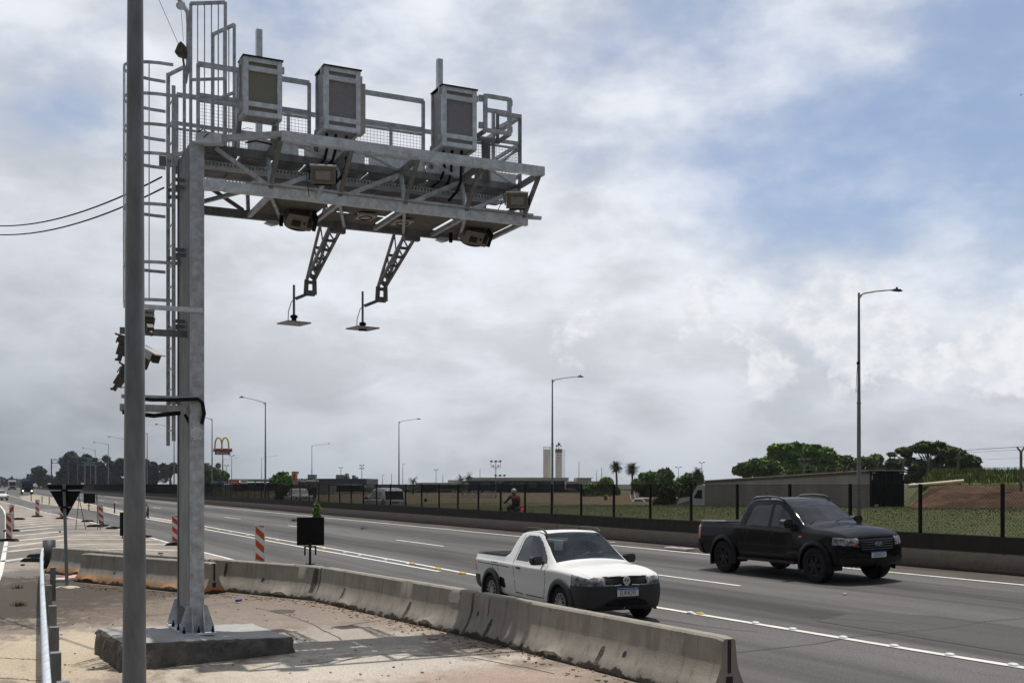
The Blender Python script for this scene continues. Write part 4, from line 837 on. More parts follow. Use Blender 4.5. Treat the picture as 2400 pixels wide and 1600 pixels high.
def split_build(root, G_, classify, mats, offs, names):
    nr, m, _ = G_.shape; V = G_.reshape(-1, 3); groups = {}
    idx = np.arange(nr*m).reshape(nr, m); j2 = np.roll(np.arange(m), -1)
    for i in range(nr-1):
        for j in range(m-1):
            f = (idx[i, j], idx[i, j+1], idx[i+1, j+1], idx[i+1, j]); a, b_, c, d = V[list(f)]
            nn = np.cross(c-a, d-b_); l = np.linalg.norm(nn)
            if l < 1e-9: continue
            nn = nn/l; ctr = (a+b_+c+d)/4; lab = classify(ctr, nn)
            if lab: groups.setdefault(lab, []).append(f)
    res = {}
    # normals for offsetting
    for lab, fs in groups.items():
        parts_ = {'': fs}
        if lab in ('side_window', 'headlight', 'tail_light', 'wheel_arch_trim', 'mirror'):
            parts_ = {'R': [f for f in fs if V[f[0]][1] < 0], 'L': [f for f in fs if V[f[0]][1] >= 0]}
        for side, ff in parts_.items():
            if not ff: continue
            used = sorted(set(i for f in ff for i in f)); mp = {u: k for k, u in enumerate(used)}; vs = V[used].copy(); fl_ = [tuple(mp[i] for i in f) for f in ff]
            off = offs.get(lab, 0)
            if off:
                nv = np.zeros_like(vs)
                for f in fl_:
                    a, b_, c, d = vs[list(f)]; nn = np.cross(c-a, d-b_); nn /= max(1e-9, np.linalg.norm(nn)); 
                    for i in f: nv[i] += nn
                nv /= np.maximum(1e-9, np.linalg.norm(nv, axis=1))[:, None]; vs = vs+nv*off*SGN
            b = MB(); b.add([tuple(v) for v in vs], fl_); o = b.build(names.get(lab, lab), mats[lab], root, world=False, smooth=True); me = o.data; me.set_sharp_from_angle(angle=R(40)); res.setdefault(lab, []).append(o)
    return res
SGN = 1
def wheel(root, x, y, r, w, rimm, spokes, rr, cap_):
    s = -1 if y < 0 else 1; ax = Vector((0, s, 0)); c = Vector((x, y, r)); h = MB(); h.cyl(c-ax*w*.8, c-ax*.02, rr*.55, n=24); hub = h.build('wheel', darkm, root, world=False)
    b = MB(); pr = [(-w, rr), (-w, r-.02), (-w+.025, r), (-.03, r), (-.008, r-.014), (0, r-.04), (-.004, rr+.015), (-.012, rr)]; b.lathe(pr, c, ax, 48); recalc(b.build('tyre', black, hub, world=False, smooth='auto'))
    b = MB(); b.lathe([(-w, rr), (-.02, rr), (-.010, rr-.006), (-.012, rr-.02), (-.05, rr-.03), (-.06, rr*.5)], c, ax, 40)
    if cap_: b.lathe([(-.03, rr-.03), (-.01, rr*.75), (-.004, rr*.4), (-.003, .01)], c, ax, 40)
    for k in range(spokes):
        a = 2*pi*k/spokes; e = Vector((cos(a), 0, sin(a))); t = Vector((-sin(a), 0, cos(a)))
        if cap_: b.box(c+e*rr*.62-ax*.0, (rr*.48, .016, .022), (e, ax, t))
        else:
            for d in (-.16, .16):
                e2 = Vector((cos(a+d), 0, sin(a+d))); b.beam(c+e*.05-ax*.02, c+e2*(rr-.02)-ax*.012, .022, .025, up=ax)
    b.cyl(c-ax*.04, c-ax*.003, rr*.22, n=20); o = b.build('rim', rimm, hub, world=False, smooth='auto'); recalc(o)
    if cap_:
        q = MB()
        for k in range(spokes):
            a = 2*pi*(k+.5)/spokes; e = Vector((cos(a), 0, sin(a))); t = Vector((-sin(a), 0, cos(a))); q.box(c+e*rr*.66-ax*.0005, (rr*.36, .006, .030), (e, ax, t))
        q.build('rim_slots', hole_m, hub, world=False)
def mirror(root, x, y, z, s, m, sz=(.13, .20, .15)):
    b = MB(); c = Vector((x, y+s*.14, z)); pts = [(-.5, -.35), (-.3, -.5), (.35, -.5), (.5, -.2), (.5, .3), (.3, .5), (-.35, .5), (-.5, .3)]
    b.prism([(p[0]*sz[1]*s, p[1]*sz[2]) for p in pts], c-Vector((sz[0]*.45, 0, 0)), Vector((0, 1, 0)), ZV, Vector((1, 0, 0)), sz[0]*.9)
    b.prism([(p[0]*sz[1]*.75*s, p[1]*sz[2]*.75) for p in pts], c+Vector((sz[0]*.45, 0, 0)), Vector((0, 1, 0)), ZV, Vector((1, 0, 0)), .03); b.beam(Vector((x, y-.02*s, z-.05)), c-ZV*.03, .06, .05)
    o = b.build('side_mirror', m, root, world=False, smooth='auto'); recalc(o); return o
def plate(root, c, txt, w=.40, h=.13, nx=Vector((1, 0, 0)), dirx=Vector((0, -1, 0))):
    c = Vector(c); up = ZV; p = MB().box(c, (.01, w, h), (nx, dirx, up)).build('licence_plate', mat('plate_white', (.66, .68, .68), .5), root, world=False)
    # lettering reads left to right for someone facing the car: their right is the car's +y side when looking at the front
    MB().box(c+nx*.007+up*(h*.41), (.004, w, h*.18), (nx, dirx, up)).build('blue_band', mat('plate_blue', (.01, .05, .35), .5), p, world=False)
    MB().text(txt, c+nx*.0075-up*h*.10, (-dirx if nx.x > 0 else dirx)*.70, up, h*.86, .003).build('plate_letters', mat('plate_black', (.02, .02, .02), .6), p, world=False); return p
glass_d = mat('dark_tinted_glass', (.004, .006, .007), .03, spec=.5)
def see_glass():
    m = bpy.data.materials.new('windscreen_glass'); m.use_nodes = True; t = m.node_tree; b = t.nodes['Principled BSDF']; out = t.nodes['Material Output']
    tr = nd(t, 'ShaderNodeBsdfTransparent'); tr.inputs[0].default_value = (.55, .62, .62, 1); gl = nd(t, 'ShaderNodeBsdfGlossy'); gl.inputs['Roughness'].default_value = .02; gl.inputs[0].default_value = (.8, .85, .9, 1)
    fr_ = nd(t, 'ShaderNodeFresnel'); fr_.inputs[0].default_value = 1.5; mx = nd(t, 'ShaderNodeMixShader'); t.links.new(fr_.outputs[0], mx.inputs[0]); t.links.new(tr.outputs[0], mx.inputs[1]); t.links.new(gl.outputs[0], mx.inputs[2]); t.links.new(mx.outputs[0], out.inputs[0]); return m
glass_s = see_glass()
def paint(name, col, coat=.6, rough=.35, dirt=None, dz=.55, metal=0):
    m = mat(name, col, rough, metal, coat=coat, spec=.04)
    if dirt:
        t = m.node_tree; b = t.nodes['Principled BSDF']; tcn = nd(t, 'ShaderNodeTexCoord'); sp = nd(t, 'ShaderNodeSeparateXYZ'); t.links.new(tcn.outputs['Object'], sp.inputs[0]); n = nd(t, 'ShaderNodeTexNoise'); n.inputs['Scale'].default_value = 6; n.inputs['Detail'].default_value = 8; t.links.new(tcn.outputs['Object'], n.inputs['Vector'])
        r = nd(t, 'ShaderNodeMapRange', interpolation_type='SMOOTHSTEP'); t.links.new(sp.outputs[2], r.inputs[0]); r.inputs[1].default_value = dz; r.inputs[2].default_value = .15; r.inputs[4].default_value = .55
        q = nd(t, 'ShaderNodeMath', operation='MULTIPLY'); t.links.new(r.outputs[0], q.inputs[0]); t.links.new(n.outputs[0], q.inputs[1]); x = nd(t, 'ShaderNodeMix', data_type='RGBA'); t.links.new(q.outputs[0], x.inputs[0]); x.inputs[6].default_value = (*col, 1); x.inputs[7].default_value = (*dirt, 1); t.links.new(x.outputs[2], b.inputs['Base Color'])
    return m
def inpoly(x, z, poly):
    c = False; n = len(poly)
    for i in range(n):
        x1, z1 = poly[i]; x2, z2 = poly[(i+1) % n]
        if (z1 > z) != (z2 > z) and x < (x2-x1)*(z-z1)/(z2-z1)+x1: c = not c
    return c
def nearseg(x, z, segs, w):
    for (x1, z1, x2, z2) in segs:
        dx, dz = x2-x1, z2-z1; t = max(0, min(1, ((x-x1)*dx+(z-z1)*dz)/(dx*dx+dz*dz)))
        if (x-x1-t*dx)**2+(z-z1-t*dz)**2 < w*w: return True
    return False
lens = mat('headlamp_lens', (.15, .15, .155), .08, .3, var=.5, scale=9, coat=.8, spec=.6, col2=(.26, .26, .27), detail=2)
chromed = mat('chrome_trim', (.62, .63, .65), .25, .25, coat=.5)
def wells(root, xs, yw, r, r_out):
    for x in xs:
        for s in (-1, 1):
            b = MB(); n = 20; vs = []
            for i in range(n+1):
                a = pi*i/n*1.16-.25; 
                for y in (yw-.36, yw-.02): vs.append(Vector((x+cos(a)*r, s*y, r_out+sin(a)*r)))
            b.add(vs, [(2*i, 2*i+1, 2*i+3, 2*i+2) for i in range(n)]); b.add([Vector((x, s*(yw-.36), r_out))]+[Vector((x+cos(pi*i/n*1.16-.25)*r, s*(yw-.36), r_out+sin(pi*i/n*1.16-.25)*r)) for i in range(n+1)], [(0, i+1, i+2) for i in range(n)]); b.build('wheel_well', blackp, root, world=False)
def flare(root, xs, yw, r, zc, w, m, th=.02, prot=.022):
    for x in xs:
        for s in (-1, 1):
            b = MB(); n = 26; sec = [(0, 0), (0, prot), (w*.5, prot*1.2), (w, prot*.4), (w, -.015), (0, -.06)]; vs = []
            for i in range(n+1):
                a = -.30+(pi+.60)*i/n
                for (dr, dy) in sec: vs.append(Vector((x+cos(a)*(r+dr), s*(yw(x+cos(a)*(r+dr), zc+sin(a)*(r+dr))+dy), zc+sin(a)*(r+dr))))
            m_ = len(sec); b.add(vs, [(i*m_+j, i*m_+(j+1) % m_, (i+1)*m_+(j+1) % m_, (i+1)*m_+j) for i in range(n) for j in range(m_)]+[tuple(range(m_)), tuple(n*m_+j for j in range(m_))])
            recalc(b.build('wheel_arch_trim', m, root, world=False, smooth='auto'))
def heading(loc, u_off=0): return math.atan2(-UV.y, -UV.x)      # towards the camera's right, along the road
HD = math.atan2(-UV.y, -UV.x)
# --- white compact pickup
whp = paint('white_car_paint', (.72, .72, .70), dirt=(.26, .21, .15), dz=.6); bpl = mat('unpainted_bumper', (.022, .022, .024), .55, var=.15, scale=8)
def build_white():
    rc = G(1313, 1134+2.32*141); loc = rc + NV*.82 + UV*(2.75/2-0); loc.z = .035
    root = empty('white_pickup', loc, HD, 'white compact pickup with black bumper, roof rails and covered bed', 'pickup')
    ST = [(.06, .42, .72, .72, .62, .76, .84, .70, .915, .005), (.12, .34, .79, .80, .60, .82, .86, .765, .955, .005), (.30, .28, .80, .82, .60, .848, .87, .79, .972, .005), (1.40, .24, .805, .822, .58, .85, .865, .795, .985, .004),
          (1.55, .23, .805, .822, .58, .85, .862, .76, 1.03, .01), (1.66, .23, .805, .822, .58, .85, .86, .64, 1.30, .015), (1.76, .23, .805, .822, .58, .85, .86, .60, 1.405, .02), (1.95, .23, .805, .822, .58, .85, .86, .60, 1.44, .025), (2.30, .22, .805, .822, .57, .85, .855, .605, 1.45, .03),
          (2.55, .22, .805, .822, .57, .85, .85, .60, 1.42, .03), (2.75, .22, .805, .822, .57, .85, .85, .625, 1.31, .035), (3.15, .22, .805, .822, .56, .85, .85, .70, 1.03, .05), (3.30, .22, .805, .822, .56, .845, .85, .715, .95, .06), (3.42, .22, .805, .82, .56, .84, .85, .715, .925, .06),
          (3.80, .22, .81, .82, .55, .825, .835, .71, .895, .055), (4.10, .22, .79, .80, .54, .79, .80, .68, .858, .05), (4.26, .23, .73, .75, .53, .73, .765, .62, .825, .035), (4.34, .25, .67, .70, .52, .67, .735, .58, .79, .025)]
    g_ = body_grid(ST, .016, .10, .06)
    wx = (.90, 3.65); rw = .355; zc = .30
    side = [(1.92, .93), (1.99, 1.30), (2.06, 1.37), (2.48, 1.385), (2.66, 1.30), (3.02, 1.03), (3.10, .935), (2.6, .93)]
    seams = [(1.86, .95, 1.90, .35), (1.90, .35, 3.02, .33), (3.02, .33, 3.16, .90), (1.86, .95, 1.95, 1.40), (.95, .84, 1.20, .84), (1.2, .84, 1.2, .68), (.95, .84, .97, .70), (.3, .80, 1.7, .79)]
    def cl(c, n):
        x, y, z = c; ay = abs(y)
        for w_ in wx:
            if ay > .45 and (x-w_)**2+(z-zc)**2 < rw*rw: return None
        if z < zc and ay > .45 and any(abs(x-w_) < rw for w_ in wx): return None
        if x > 2.5 and x < 3.28 and z > .93 and abs(n[2]) > .15 and ay < (.575+(x-2.6)*.17) and n[0] != 0 and (z > 1.0 or x > 3.1) and abs(n[0]) > .25: return 'windscreen'
        if abs(n[1]) > .6 and inpoly(x, z, side): return 'side_window'
        if 1.5 < x < 1.80 and 1.06 < z < 1.39 and ay < .50 and abs(n[0]) > .4: return 'rear_window'
        if x > 4.0 and z > .64 and ay > .40 and z < .835-(x-4.0)*.12 and abs(n[2]) < .62: return 'headlight'
        if x > 4.25 and ay <= .42 and .655 < z < .79: return 'grille'
        if x > 3.98 and z < .645: return 'front_bumper'
        if x < .34 and z < .56: return 'rear_bumper'
        if x < .22 and .62 < z < .9 and ay > .69: return 'tail_light'
        if x < 1.5 and x > .10 and n[2]*n[2] > .5 and z > .93 and ay < .79: return 'bed_cover'
        if 1.22 < x < 1.52 and .38 < z < .60 and inpoly(x, z, [(1.24, .58), (1.26, .40), (1.5, .39), (1.45, .57)]) and abs(n[1]) > .7: return 'side_vent'
        if abs(n[1]) > .5 and nearseg(x, z, seams, .0065): return 'seam'
        return 'body'
    mats = dict(rear_window=glass_s, body=whp, windscreen=glass_s, side_window=glass_d, headlight=lens, grille=blackp, front_bumper=bpl, rear_bumper=bpl, tail_light=redl, bed_cover=black, side_vent=blackp, seam=darkm)
    split_build(root, g_, cl, mats, dict(side_window=-.006, windscreen=-.004, headlight=.004, bed_cover=.02, side_vent=-.02, grille=-.012, front_bumper=.010, rear_bumper=.012), dict(seam='panel_gap'))
    yw = lambda x, z: float(np.interp(x, [.06, .3, 3.8, 4.1, 4.26], [.74, .845, .85, .81, .75]))*1.0
    flare(root, wx, yw, rw-.02, zc, .085, bpl); wells(root, wx, .83, rw, zc)
    rimm = mat('silver_hubcap', (.36, .36, .36), .35, .7)
    for x in wx:
        for s in (-1, 1): wheel(root, x, s*.835, .30, .185, rimm, 12, .19, True)
    for s in (-1, 1): mirror(root, 2.98, s*.80, .985, s, bpl)
    b = MB()                                          # roof rails, grille bars, badge, wipers
    for s in (-1, 1): b.tube([(1.76, s*.55, 1.42), (1.78, s*.55, 1.475), (1.88, s*.55, 1.50), (2.2, s*.55, 1.515), (2.5, s*.55, 1.50), (2.62, s*.55, 1.44)], .018, 8); b.beam((1.82, s*.55, 1.42), (1.84, s*.55, 1.495), .05, .03)
    b.build('roof_rails', bpl, root, world=False, smooth='auto')
    b = MB()
    for z, xx_ in ((.675, 4.425), (.705, 4.415), (.735, 4.40), (.765, 4.385)): b.tube([(xx_-abs(y)*.06-(abs(y)**3)*.3, y, z) for y in (-.40, -.3, -.2, 0, .2, .3, .40)], .007, 6)
    b.build('grille_bars', darkm, root, world=False)
    b = MB(); c = Vector((4.42, 0, .718)); b.lathe([(0, .066), (.012, .068), (.016, .062), (.012, .053), (0, .052)], c, Vector((1, 0, 0)), 28)
    Y = Vector((0, 1, 0))
    def bar(p, q): b.beam(c+Vector((.010, p[0]*1.15, p[1]*1.15)), c+Vector((.010, q[0]*1.15, q[1]*1.15)), .012, .012, up=Vector((1, 0, 0)))
    for (p, q) in (((-.02, .044), (0, .006)), ((.02, .044), (0, .006)), ((-.042, .022), (-.02, -.042)), ((-.02, -.042), (0, .0)), ((0, .0), (.02, -.042)), ((.02, -.042), (.042, .022))): bar(p, q)
    b.build('badge', chromed, root, world=False)
    plate(root, (4.468, 0, .535), 'EUR4D93', .40, .13)
    b = MB(); b.prism([(-.42, -.07), (.42, -.07), (.35, .0), (.22, .05), (-.22, .05), (-.35, .0)], Vector((4.445, 0, .38)), Vector((0, 1, 0)), ZV, Vector((1, 0, 0)), .012); b.build('lower_intake', darkm, root, world=False)
    b = MB(); b.tube([(3.20, -.55, .985), (3.10, -.25, 1.055), (3.08, -.02, 1.075)], .012, 5); b.tube([(3.22, .15, 1.0), (3.12, .40, 1.04), (3.13, .60, 1.015)], .012, 5); b.build('wipers', black, root, world=False)
    b = MB(); b.tube([(2.0, .0, 1.46), (1.93, 0, 1.80)], .006, 5); b.build('aerial', black, root, world=False)
    b = MB(); b.box((2.10, -.86, .80), (.13, .03, .03)); b.box((2.10, .86, .80), (.13, .03, .03)); b.build('door_handles', bpl, root, world=False, smooth='auto')
    for s in (-1, 1):
        b = MB(); b.cyl((4.20, s*.63, .735), (4.335, s*.61, .73), .05, n=18); b.cyl((4.28, s*.49, .725), (4.392, s*.475, .72), .038, n=18); b.build('headlamp_bowl', chromed, root, world=False); b = MB(); b.box((4.385, s*.435, .675), (.03, .05, .02)); b.build('indicator', orange, root, world=False)
    seatm = mat('seat_fabric', (.03, .03, .033), .9); b = MB()
    for s in (-1, 1): b.box((2.05, s*.36, .95), (.14, .46, .62)); b.box((2.02, s*.36, 1.28), (.1, .24, .16)); b.box((2.3, s*.36, .62), (.5, .46, .14))
    b.box((3.05, 0, .86), (.30, 1.28, .12)); b.box((1.9, 0, .85), (.06, 1.3, .4)); b.box((2.6, 0, 1.28), (.02, .22, .07)); b.build('seats', seatm, root, world=False)
    b = MB(); b.tube([Vector((2.78, .36, .98))+Vector((.06*sin(t), .18*cos(t), .17*sin(t))) for t in np.linspace(0, 2*pi, 18)], .014, 6); b.build('steering_wheel', black, root, world=False)
    return root, loc
wroot, wlc = build_white()
# shift so that the root is centred between the axles on the right place
def centre_children(root, dx):
    for o in root.children: o.location.x -= dx
centre_children(wroot, 2.27)
# driver of the white pickup
def figure(name, joints, edges, m, parent=None, sub=2, origin=None):
    me = bpy.data.meshes.new(name); o0 = origin or Vector((0, 0, 0)); me.from_pydata([Vector(j[0])-o0 for j in joints], edges, []); o = bpy.data.objects.new(name, me); C.objects.link(o)
    md = o.modifiers.new('s', 'SKIN'); me.skin_vertices[0].data[0].use_root = True
    for i, j in enumerate(joints): r = j[1]; me.skin_vertices[0].data[i].radius = (r if isinstance(r, tuple) else (r, r))
    sb = o.modifiers.new('u', 'SUBSURF'); sb.levels = sub; sb.render_levels = sub
    dg = bpy.context.evaluated_depsgraph_get(); dg.update(); me2 = bpy.data.meshes.new_from_object(o.evaluated_get(dg)); o.modifiers.clear(); o.data = me2; me2.materials.clear(); me2.materials.append(m); me2.polygons.foreach_set('use_smooth', [True]*len(me2.polygons))
    if parent: o.parent = parent
    return o
skin = mat('skin', (.30, .17, .11), .6); shirt = mat('dark_shirt', (.035, .04, .055), .9)
def loc2w(root, p, dx): p = Vector((p[0]-dx, p[1], p[2])); return root.location+Vector((p.x*cos(HD)-p.y*sin(HD), p.x*sin(HD)+p.y*cos(HD), p.z))
def drv(p): return loc2w(wroot, p, 2.27)
J = [(drv((2.16, .36, .78)), .13), (drv((2.13, .36, 1.02)), .12), (drv((2.12, .36, 1.14)), .09), (drv((2.14, .36, 1.22)), .05), (drv((2.16, .36, 1.31)), (.075, .085)), (drv((2.16, .36, 1.38)), .06),
     (drv((2.14, .17, 1.10)), .055), (drv((2.36, .12, .92)), .042), (drv((2.70, .22, 1.05)), .032), (drv((2.76, .24, 1.08)), .038), (drv((2.14, .55, 1.10)), .055), (drv((2.36, .60, .92)), .042), (drv((2.70, .50, 1.05)), .032), (drv((2.76, .49, 1.08)), .038)]
drv_o = drv((2.16, .36, .78)); d_ = figure('person', J, [(0, 1), (1, 2), (2, 3), (3, 4), (4, 5), (2, 6), (6, 7), (7, 8), (8, 9), (2, 10), (10, 11), (11, 12), (12, 13)], skin, origin=drv_o)
d_.location = drv_o; tag(d_, 'driver seated behind the windscreen of the white pickup, hands on the wheel', 'person')
b = MB(); b.cyl(drv((2.16, .36, .74)), drv((2.14, .36, 1.10)), .165, .15, n=16); b.build('shirt', shirt, d_, smooth='auto')
# --- black double cab pickup
blk = paint('black_car_paint', (.0015, .0018, .003), coat=.38, rough=.6)
def build_black():
    fc = G(1927, 1367.5)+UV*.22; loc = fc+NV*.90+UV*(3.22/2); loc.z = zg(DU(loc)[0])+.0
    root = empty('black_pickup', loc, HD, 'glossy black double cab pickup with sports bar and black wheels', 'pickup')
    root.rotation_euler = (R(1.7), 0, HD)
    ST = [(.08, .52, .78, .80, .78, .80, 1.04, .76, 1.12, .004), (.14, .46, .87, .90, .78, .875, 1.08, .82, 1.16, .004), (.30, .42, .88, .915, .78, .89, 1.10, .84, 1.18, .004), (1.55, .40, .89, .92, .76, .90, 1.12, .85, 1.20, .004), (1.72, .38, .88, .895, .74, .915, 1.12, .83, 1.21, .01),
          (1.80, .38, .88, .895, .74, .915, 1.12, .72, 1.50, .01), (1.88, .38, .88, .895, .74, .915, 1.12, .66, 1.68, .02), (2.05, .38, .88, .895, .74, .915, 1.12, .655, 1.735, .03), (2.60, .38, .88, .895, .74, .915, 1.11, .665, 1.76, .035), (3.10, .38, .88, .895, .74, .915, 1.10, .66, 1.735, .035),
          (3.35, .38, .88, .895, .74, .915, 1.09, .68, 1.62, .04), (3.78, .38, .89, .92, .74, .895, 1.09, .745, 1.33, .05), (3.98, .38, .89, .92, .74, .89, 1.08, .76, 1.205, .06), (4.10, .38, .89, .92, .74, .885, 1.075, .76, 1.175, .06),
          (4.60, .38, .88, .90, .74, .885, 1.05, .77, 1.135, .06), (4.95, .38, .86, .88, .72, .85, 1.01, .75, 1.09, .05), (5.12, .38, .81, .83, .70, .79, .98, .71, 1.05, .035), (5.22, .40, .76, .78, .68, .73, .95, .67, 1.01, .025)]
    g_ = body_grid(ST, .018, .13, .06); wx = (1.18, 4.40); rw = .455; zc = .39
    side1 = [(2.0, 1.17), (2.12, 1.56), (2.24, 1.64), (2.80, 1.655), (2.82, 1.17)]; side2 = [(2.90, 1.17), (2.89, 1.655), (3.08, 1.64), (3.30, 1.52), (3.76, 1.20), (3.76, 1.17)]
    seams = [(1.92, 1.12, 2.0, .9), (2.0, .9, 2.0, .75), (1.95, .45, 3.85, .44), (2.86, 1.15, 2.90, .46), (3.90, 1.1, 3.92, .5), (1.75, 1.18, 1.78, .45), (1.93, 1.15, 2.05, 1.68)]
    def cl(c, n):
        x, y, z = c; ay = abs(y)
        for w_ in wx:
            if ay > .5 and (x-w_)**2+(z-zc)**2 < rw*rw: return None
        if z < zc+.02 and ay > .5 and any(abs(x-w_) < rw for w_ in wx): return None
        if 3.14 < x < 4.0 and z > 1.16 and abs(n[0]) > .25 and ay < .60+(x-3.14)*.17: return 'windscreen'
        if abs(n[1]) > .6 and (inpoly(x, z, side1) or inpoly(x, z, side2)): return 'side_window'
        if x > 4.92 and .80+(ay-.5)*.12 < z < 1.0-(x-4.9)*.05 and ay > .50 and abs(n[2]) < .7: return 'headlight'
        if x > 5.2 and ay < .48 and .68 < z < .985 and (z > .74 or ay < .40): return 'grille'
        if x > 5.10 and z < .56: return 'front_bumper'
        if x < .24 and .78 < z < 1.12 and ay > .74: return 'tail_light'
        if x < .30 and z < .66: return 'rear_bumper'
        if x < 1.62 and x > .14 and abs(n[2]) > .8 and z > 1.1 and ay < .78: return 'bed_cover'
        if abs(n[1]) > .5 and nearseg(x, z, seams, .007): return 'seam'
        return 'body'
    mats = dict(body=blk, windscreen=glass_d, side_window=glass_d, headlight=lens, grille=darkm, front_bumper=blackp, rear_bumper=blackp, tail_light=redl, bed_cover=black, seam=darkm)
    split_build(root, g_, cl, mats, dict(side_window=-.006, windscreen=-.004, headlight=.003, bed_cover=.02, grille=-.015, front_bumper=.012, rear_bumper=.03), dict(seam='panel_gap'))
    yw = lambda x, z: float(np.interp(x, [.08, .3, 4.6, 4.95, 5.12], [.80, .912, .918, .885, .84]))
    flare(root, wx, yw, rw-.03, zc, .10, blk, prot=.035); wells(root, wx, .90, rw, zc)
    rimm = mat('black_alloy', (.012, .012, .013), .3, .4)
    for x in wx:
        for s in (-1, 1): wheel(root, x, s*.925, .385, .255, rimm, 6, .235, False)
    for s in (-1, 1): mirror(root, 3.62, s*.86, 1.26, s, mat('gloss_black_trim', (.01, .01, .011), .15, coat=1), (.17, .25, .19))
    b = MB()
    for s in (-1, 1): b.tube([(2.05, s*.66, 1.76), (2.15, s*.66, 1.81), (2.6, s*.665, 1.835), (3.0, s*.66, 1.81), (3.18, s*.66, 1.745)], .022, 8)
    b.build('roof_rails', mat('gloss_black_trim', (.01, .01, .011)), root, world=False, smooth=True)
    for s in (-1, 1):
        b = MB(); b.prism([(1.30, 1.19), (1.50, 1.30), (1.66, 1.52), (1.76, 1.66), (1.93, 1.72), (1.80, 1.55), (1.76, 1.19)], Vector((0, s*.80, 0)), Vector((1, 0, 0)), (ZV-Vector((0, s*.22, 0))*1.0), Vector((0, -s, 0)), .10)
        o = b.build('sports_bar', blk, root, world=False, smooth='auto'); recalc(o)
        for v in o.data.vertices: v.co.y -= 0
        o.data.update()
    b = MB()
    for s in (-1, 1): b.beam((.25, s*.85, 1.225), (1.25, s*.855, 1.245), .06, .03)
    b.build('bed_rail_cap', chromed, root, world=False)
    for s in (-1, 1): MB().box((2.85, s*.93, .40), (2.0, .16, .05)).box((2.1, s*.88, .42), (.05, .2, .04)).box((3.6, s*.88, .42), (.05, .2, .04)).build('side_step', blackp, root, world=False, smooth='auto'); MB().box((.72, s*.86, .33), (.02, .22, .30)).build('mud_flap', blackp, root, world=False)
    b = MB()
    for z in (.74, .79, .84, .89, .94): b.tube([(5.352-(abs(y)**2)*.16, y, z) for y in (-.44, -.3, -.15, 0, .15, .3, .44)], .008, 6)
    b.build('grille_bars', mat('gloss_black_trim', (.01, .01, .011)), root, world=False)
    b = MB(); c = Vector((5.355, 0, .845)); b.prism([(.105*cos(t), .042*sin(t)) for t in np.linspace(0, 2*pi, 25)[:-1]], c, Vector((0, 1, 0)), ZV, Vector((1, 0, 0)), .012); b.build('badge', chromed, root, world=False)
    b = MB(); b.prism([(.095*cos(t), .034*sin(t)) for t in np.linspace(0, 2*pi, 25)[:-1]], c+Vector((.012, 0, 0)), Vector((0, 1, 0)), ZV, Vector((1, 0, 0)), .003); b.build('badge_field', mat('badge_blue', (.02, .05, .16), .2, coat=1), root, world=False)
    b = MB(); b.tube([c+Vector((.018, .06-.12*t, .012*sin(t*9))) for t in np.linspace(0, 1, 14)], .004, 5); b.build('badge_script', chromed, root, world=False)
    plate(root, (5.362, 0, .625), 'GAF6G31', .40, .13)
    for s in (-1, 1):
        b = MB(); b.cyl((5.10, s*.68, .92), (5.235, s*.66, .92), .05, n=18); b.build('headlamp_bowl', chromed, root, world=False); b = MB(); b.box((5.265, s*.60, .855), (.05, .12, .03)); b.build('indicator', orange, root, world=False)
        b = MB(); b.cyl((5.24, s*.62, .55), (5.255, s*.62, .55), .03, n=14); b.build('fog_lamp', chromed, root, world=False); b = MB(); b.box((3.97, s*.915, .98), (.10, .02, .035)); b.build('side_repeater', orange, root, world=False)
        b = MB(); b.box((2.15, s*.925, 1.02), (.15, .03, .03)); b.box((3.05, s*.925, 1.01), (.15, .03, .03)); b.build('door_handles', blk, root, world=False)
    b = MB(); b.tube([(2.4, -.45, 1.78), (2.22, -.45, 1.97)], .007, 5); b.cyl((2.42, -.45, 1.76), (2.38, -.45, 1.80), .02); b.build('aerial', black, root, world=False)
    b = MB(); b.tube([(3.95, -.6, 1.24), (3.80, -.3, 1.33), (3.75, -.05, 1.36)], .012, 5); b.tube([(3.97, .1, 1.26), (3.84, .4, 1.31), (3.84, .65, 1.30)], .012, 5); b.build('wipers', black, root, world=False)
    centre_children(root, 2.79); return root
build_black()
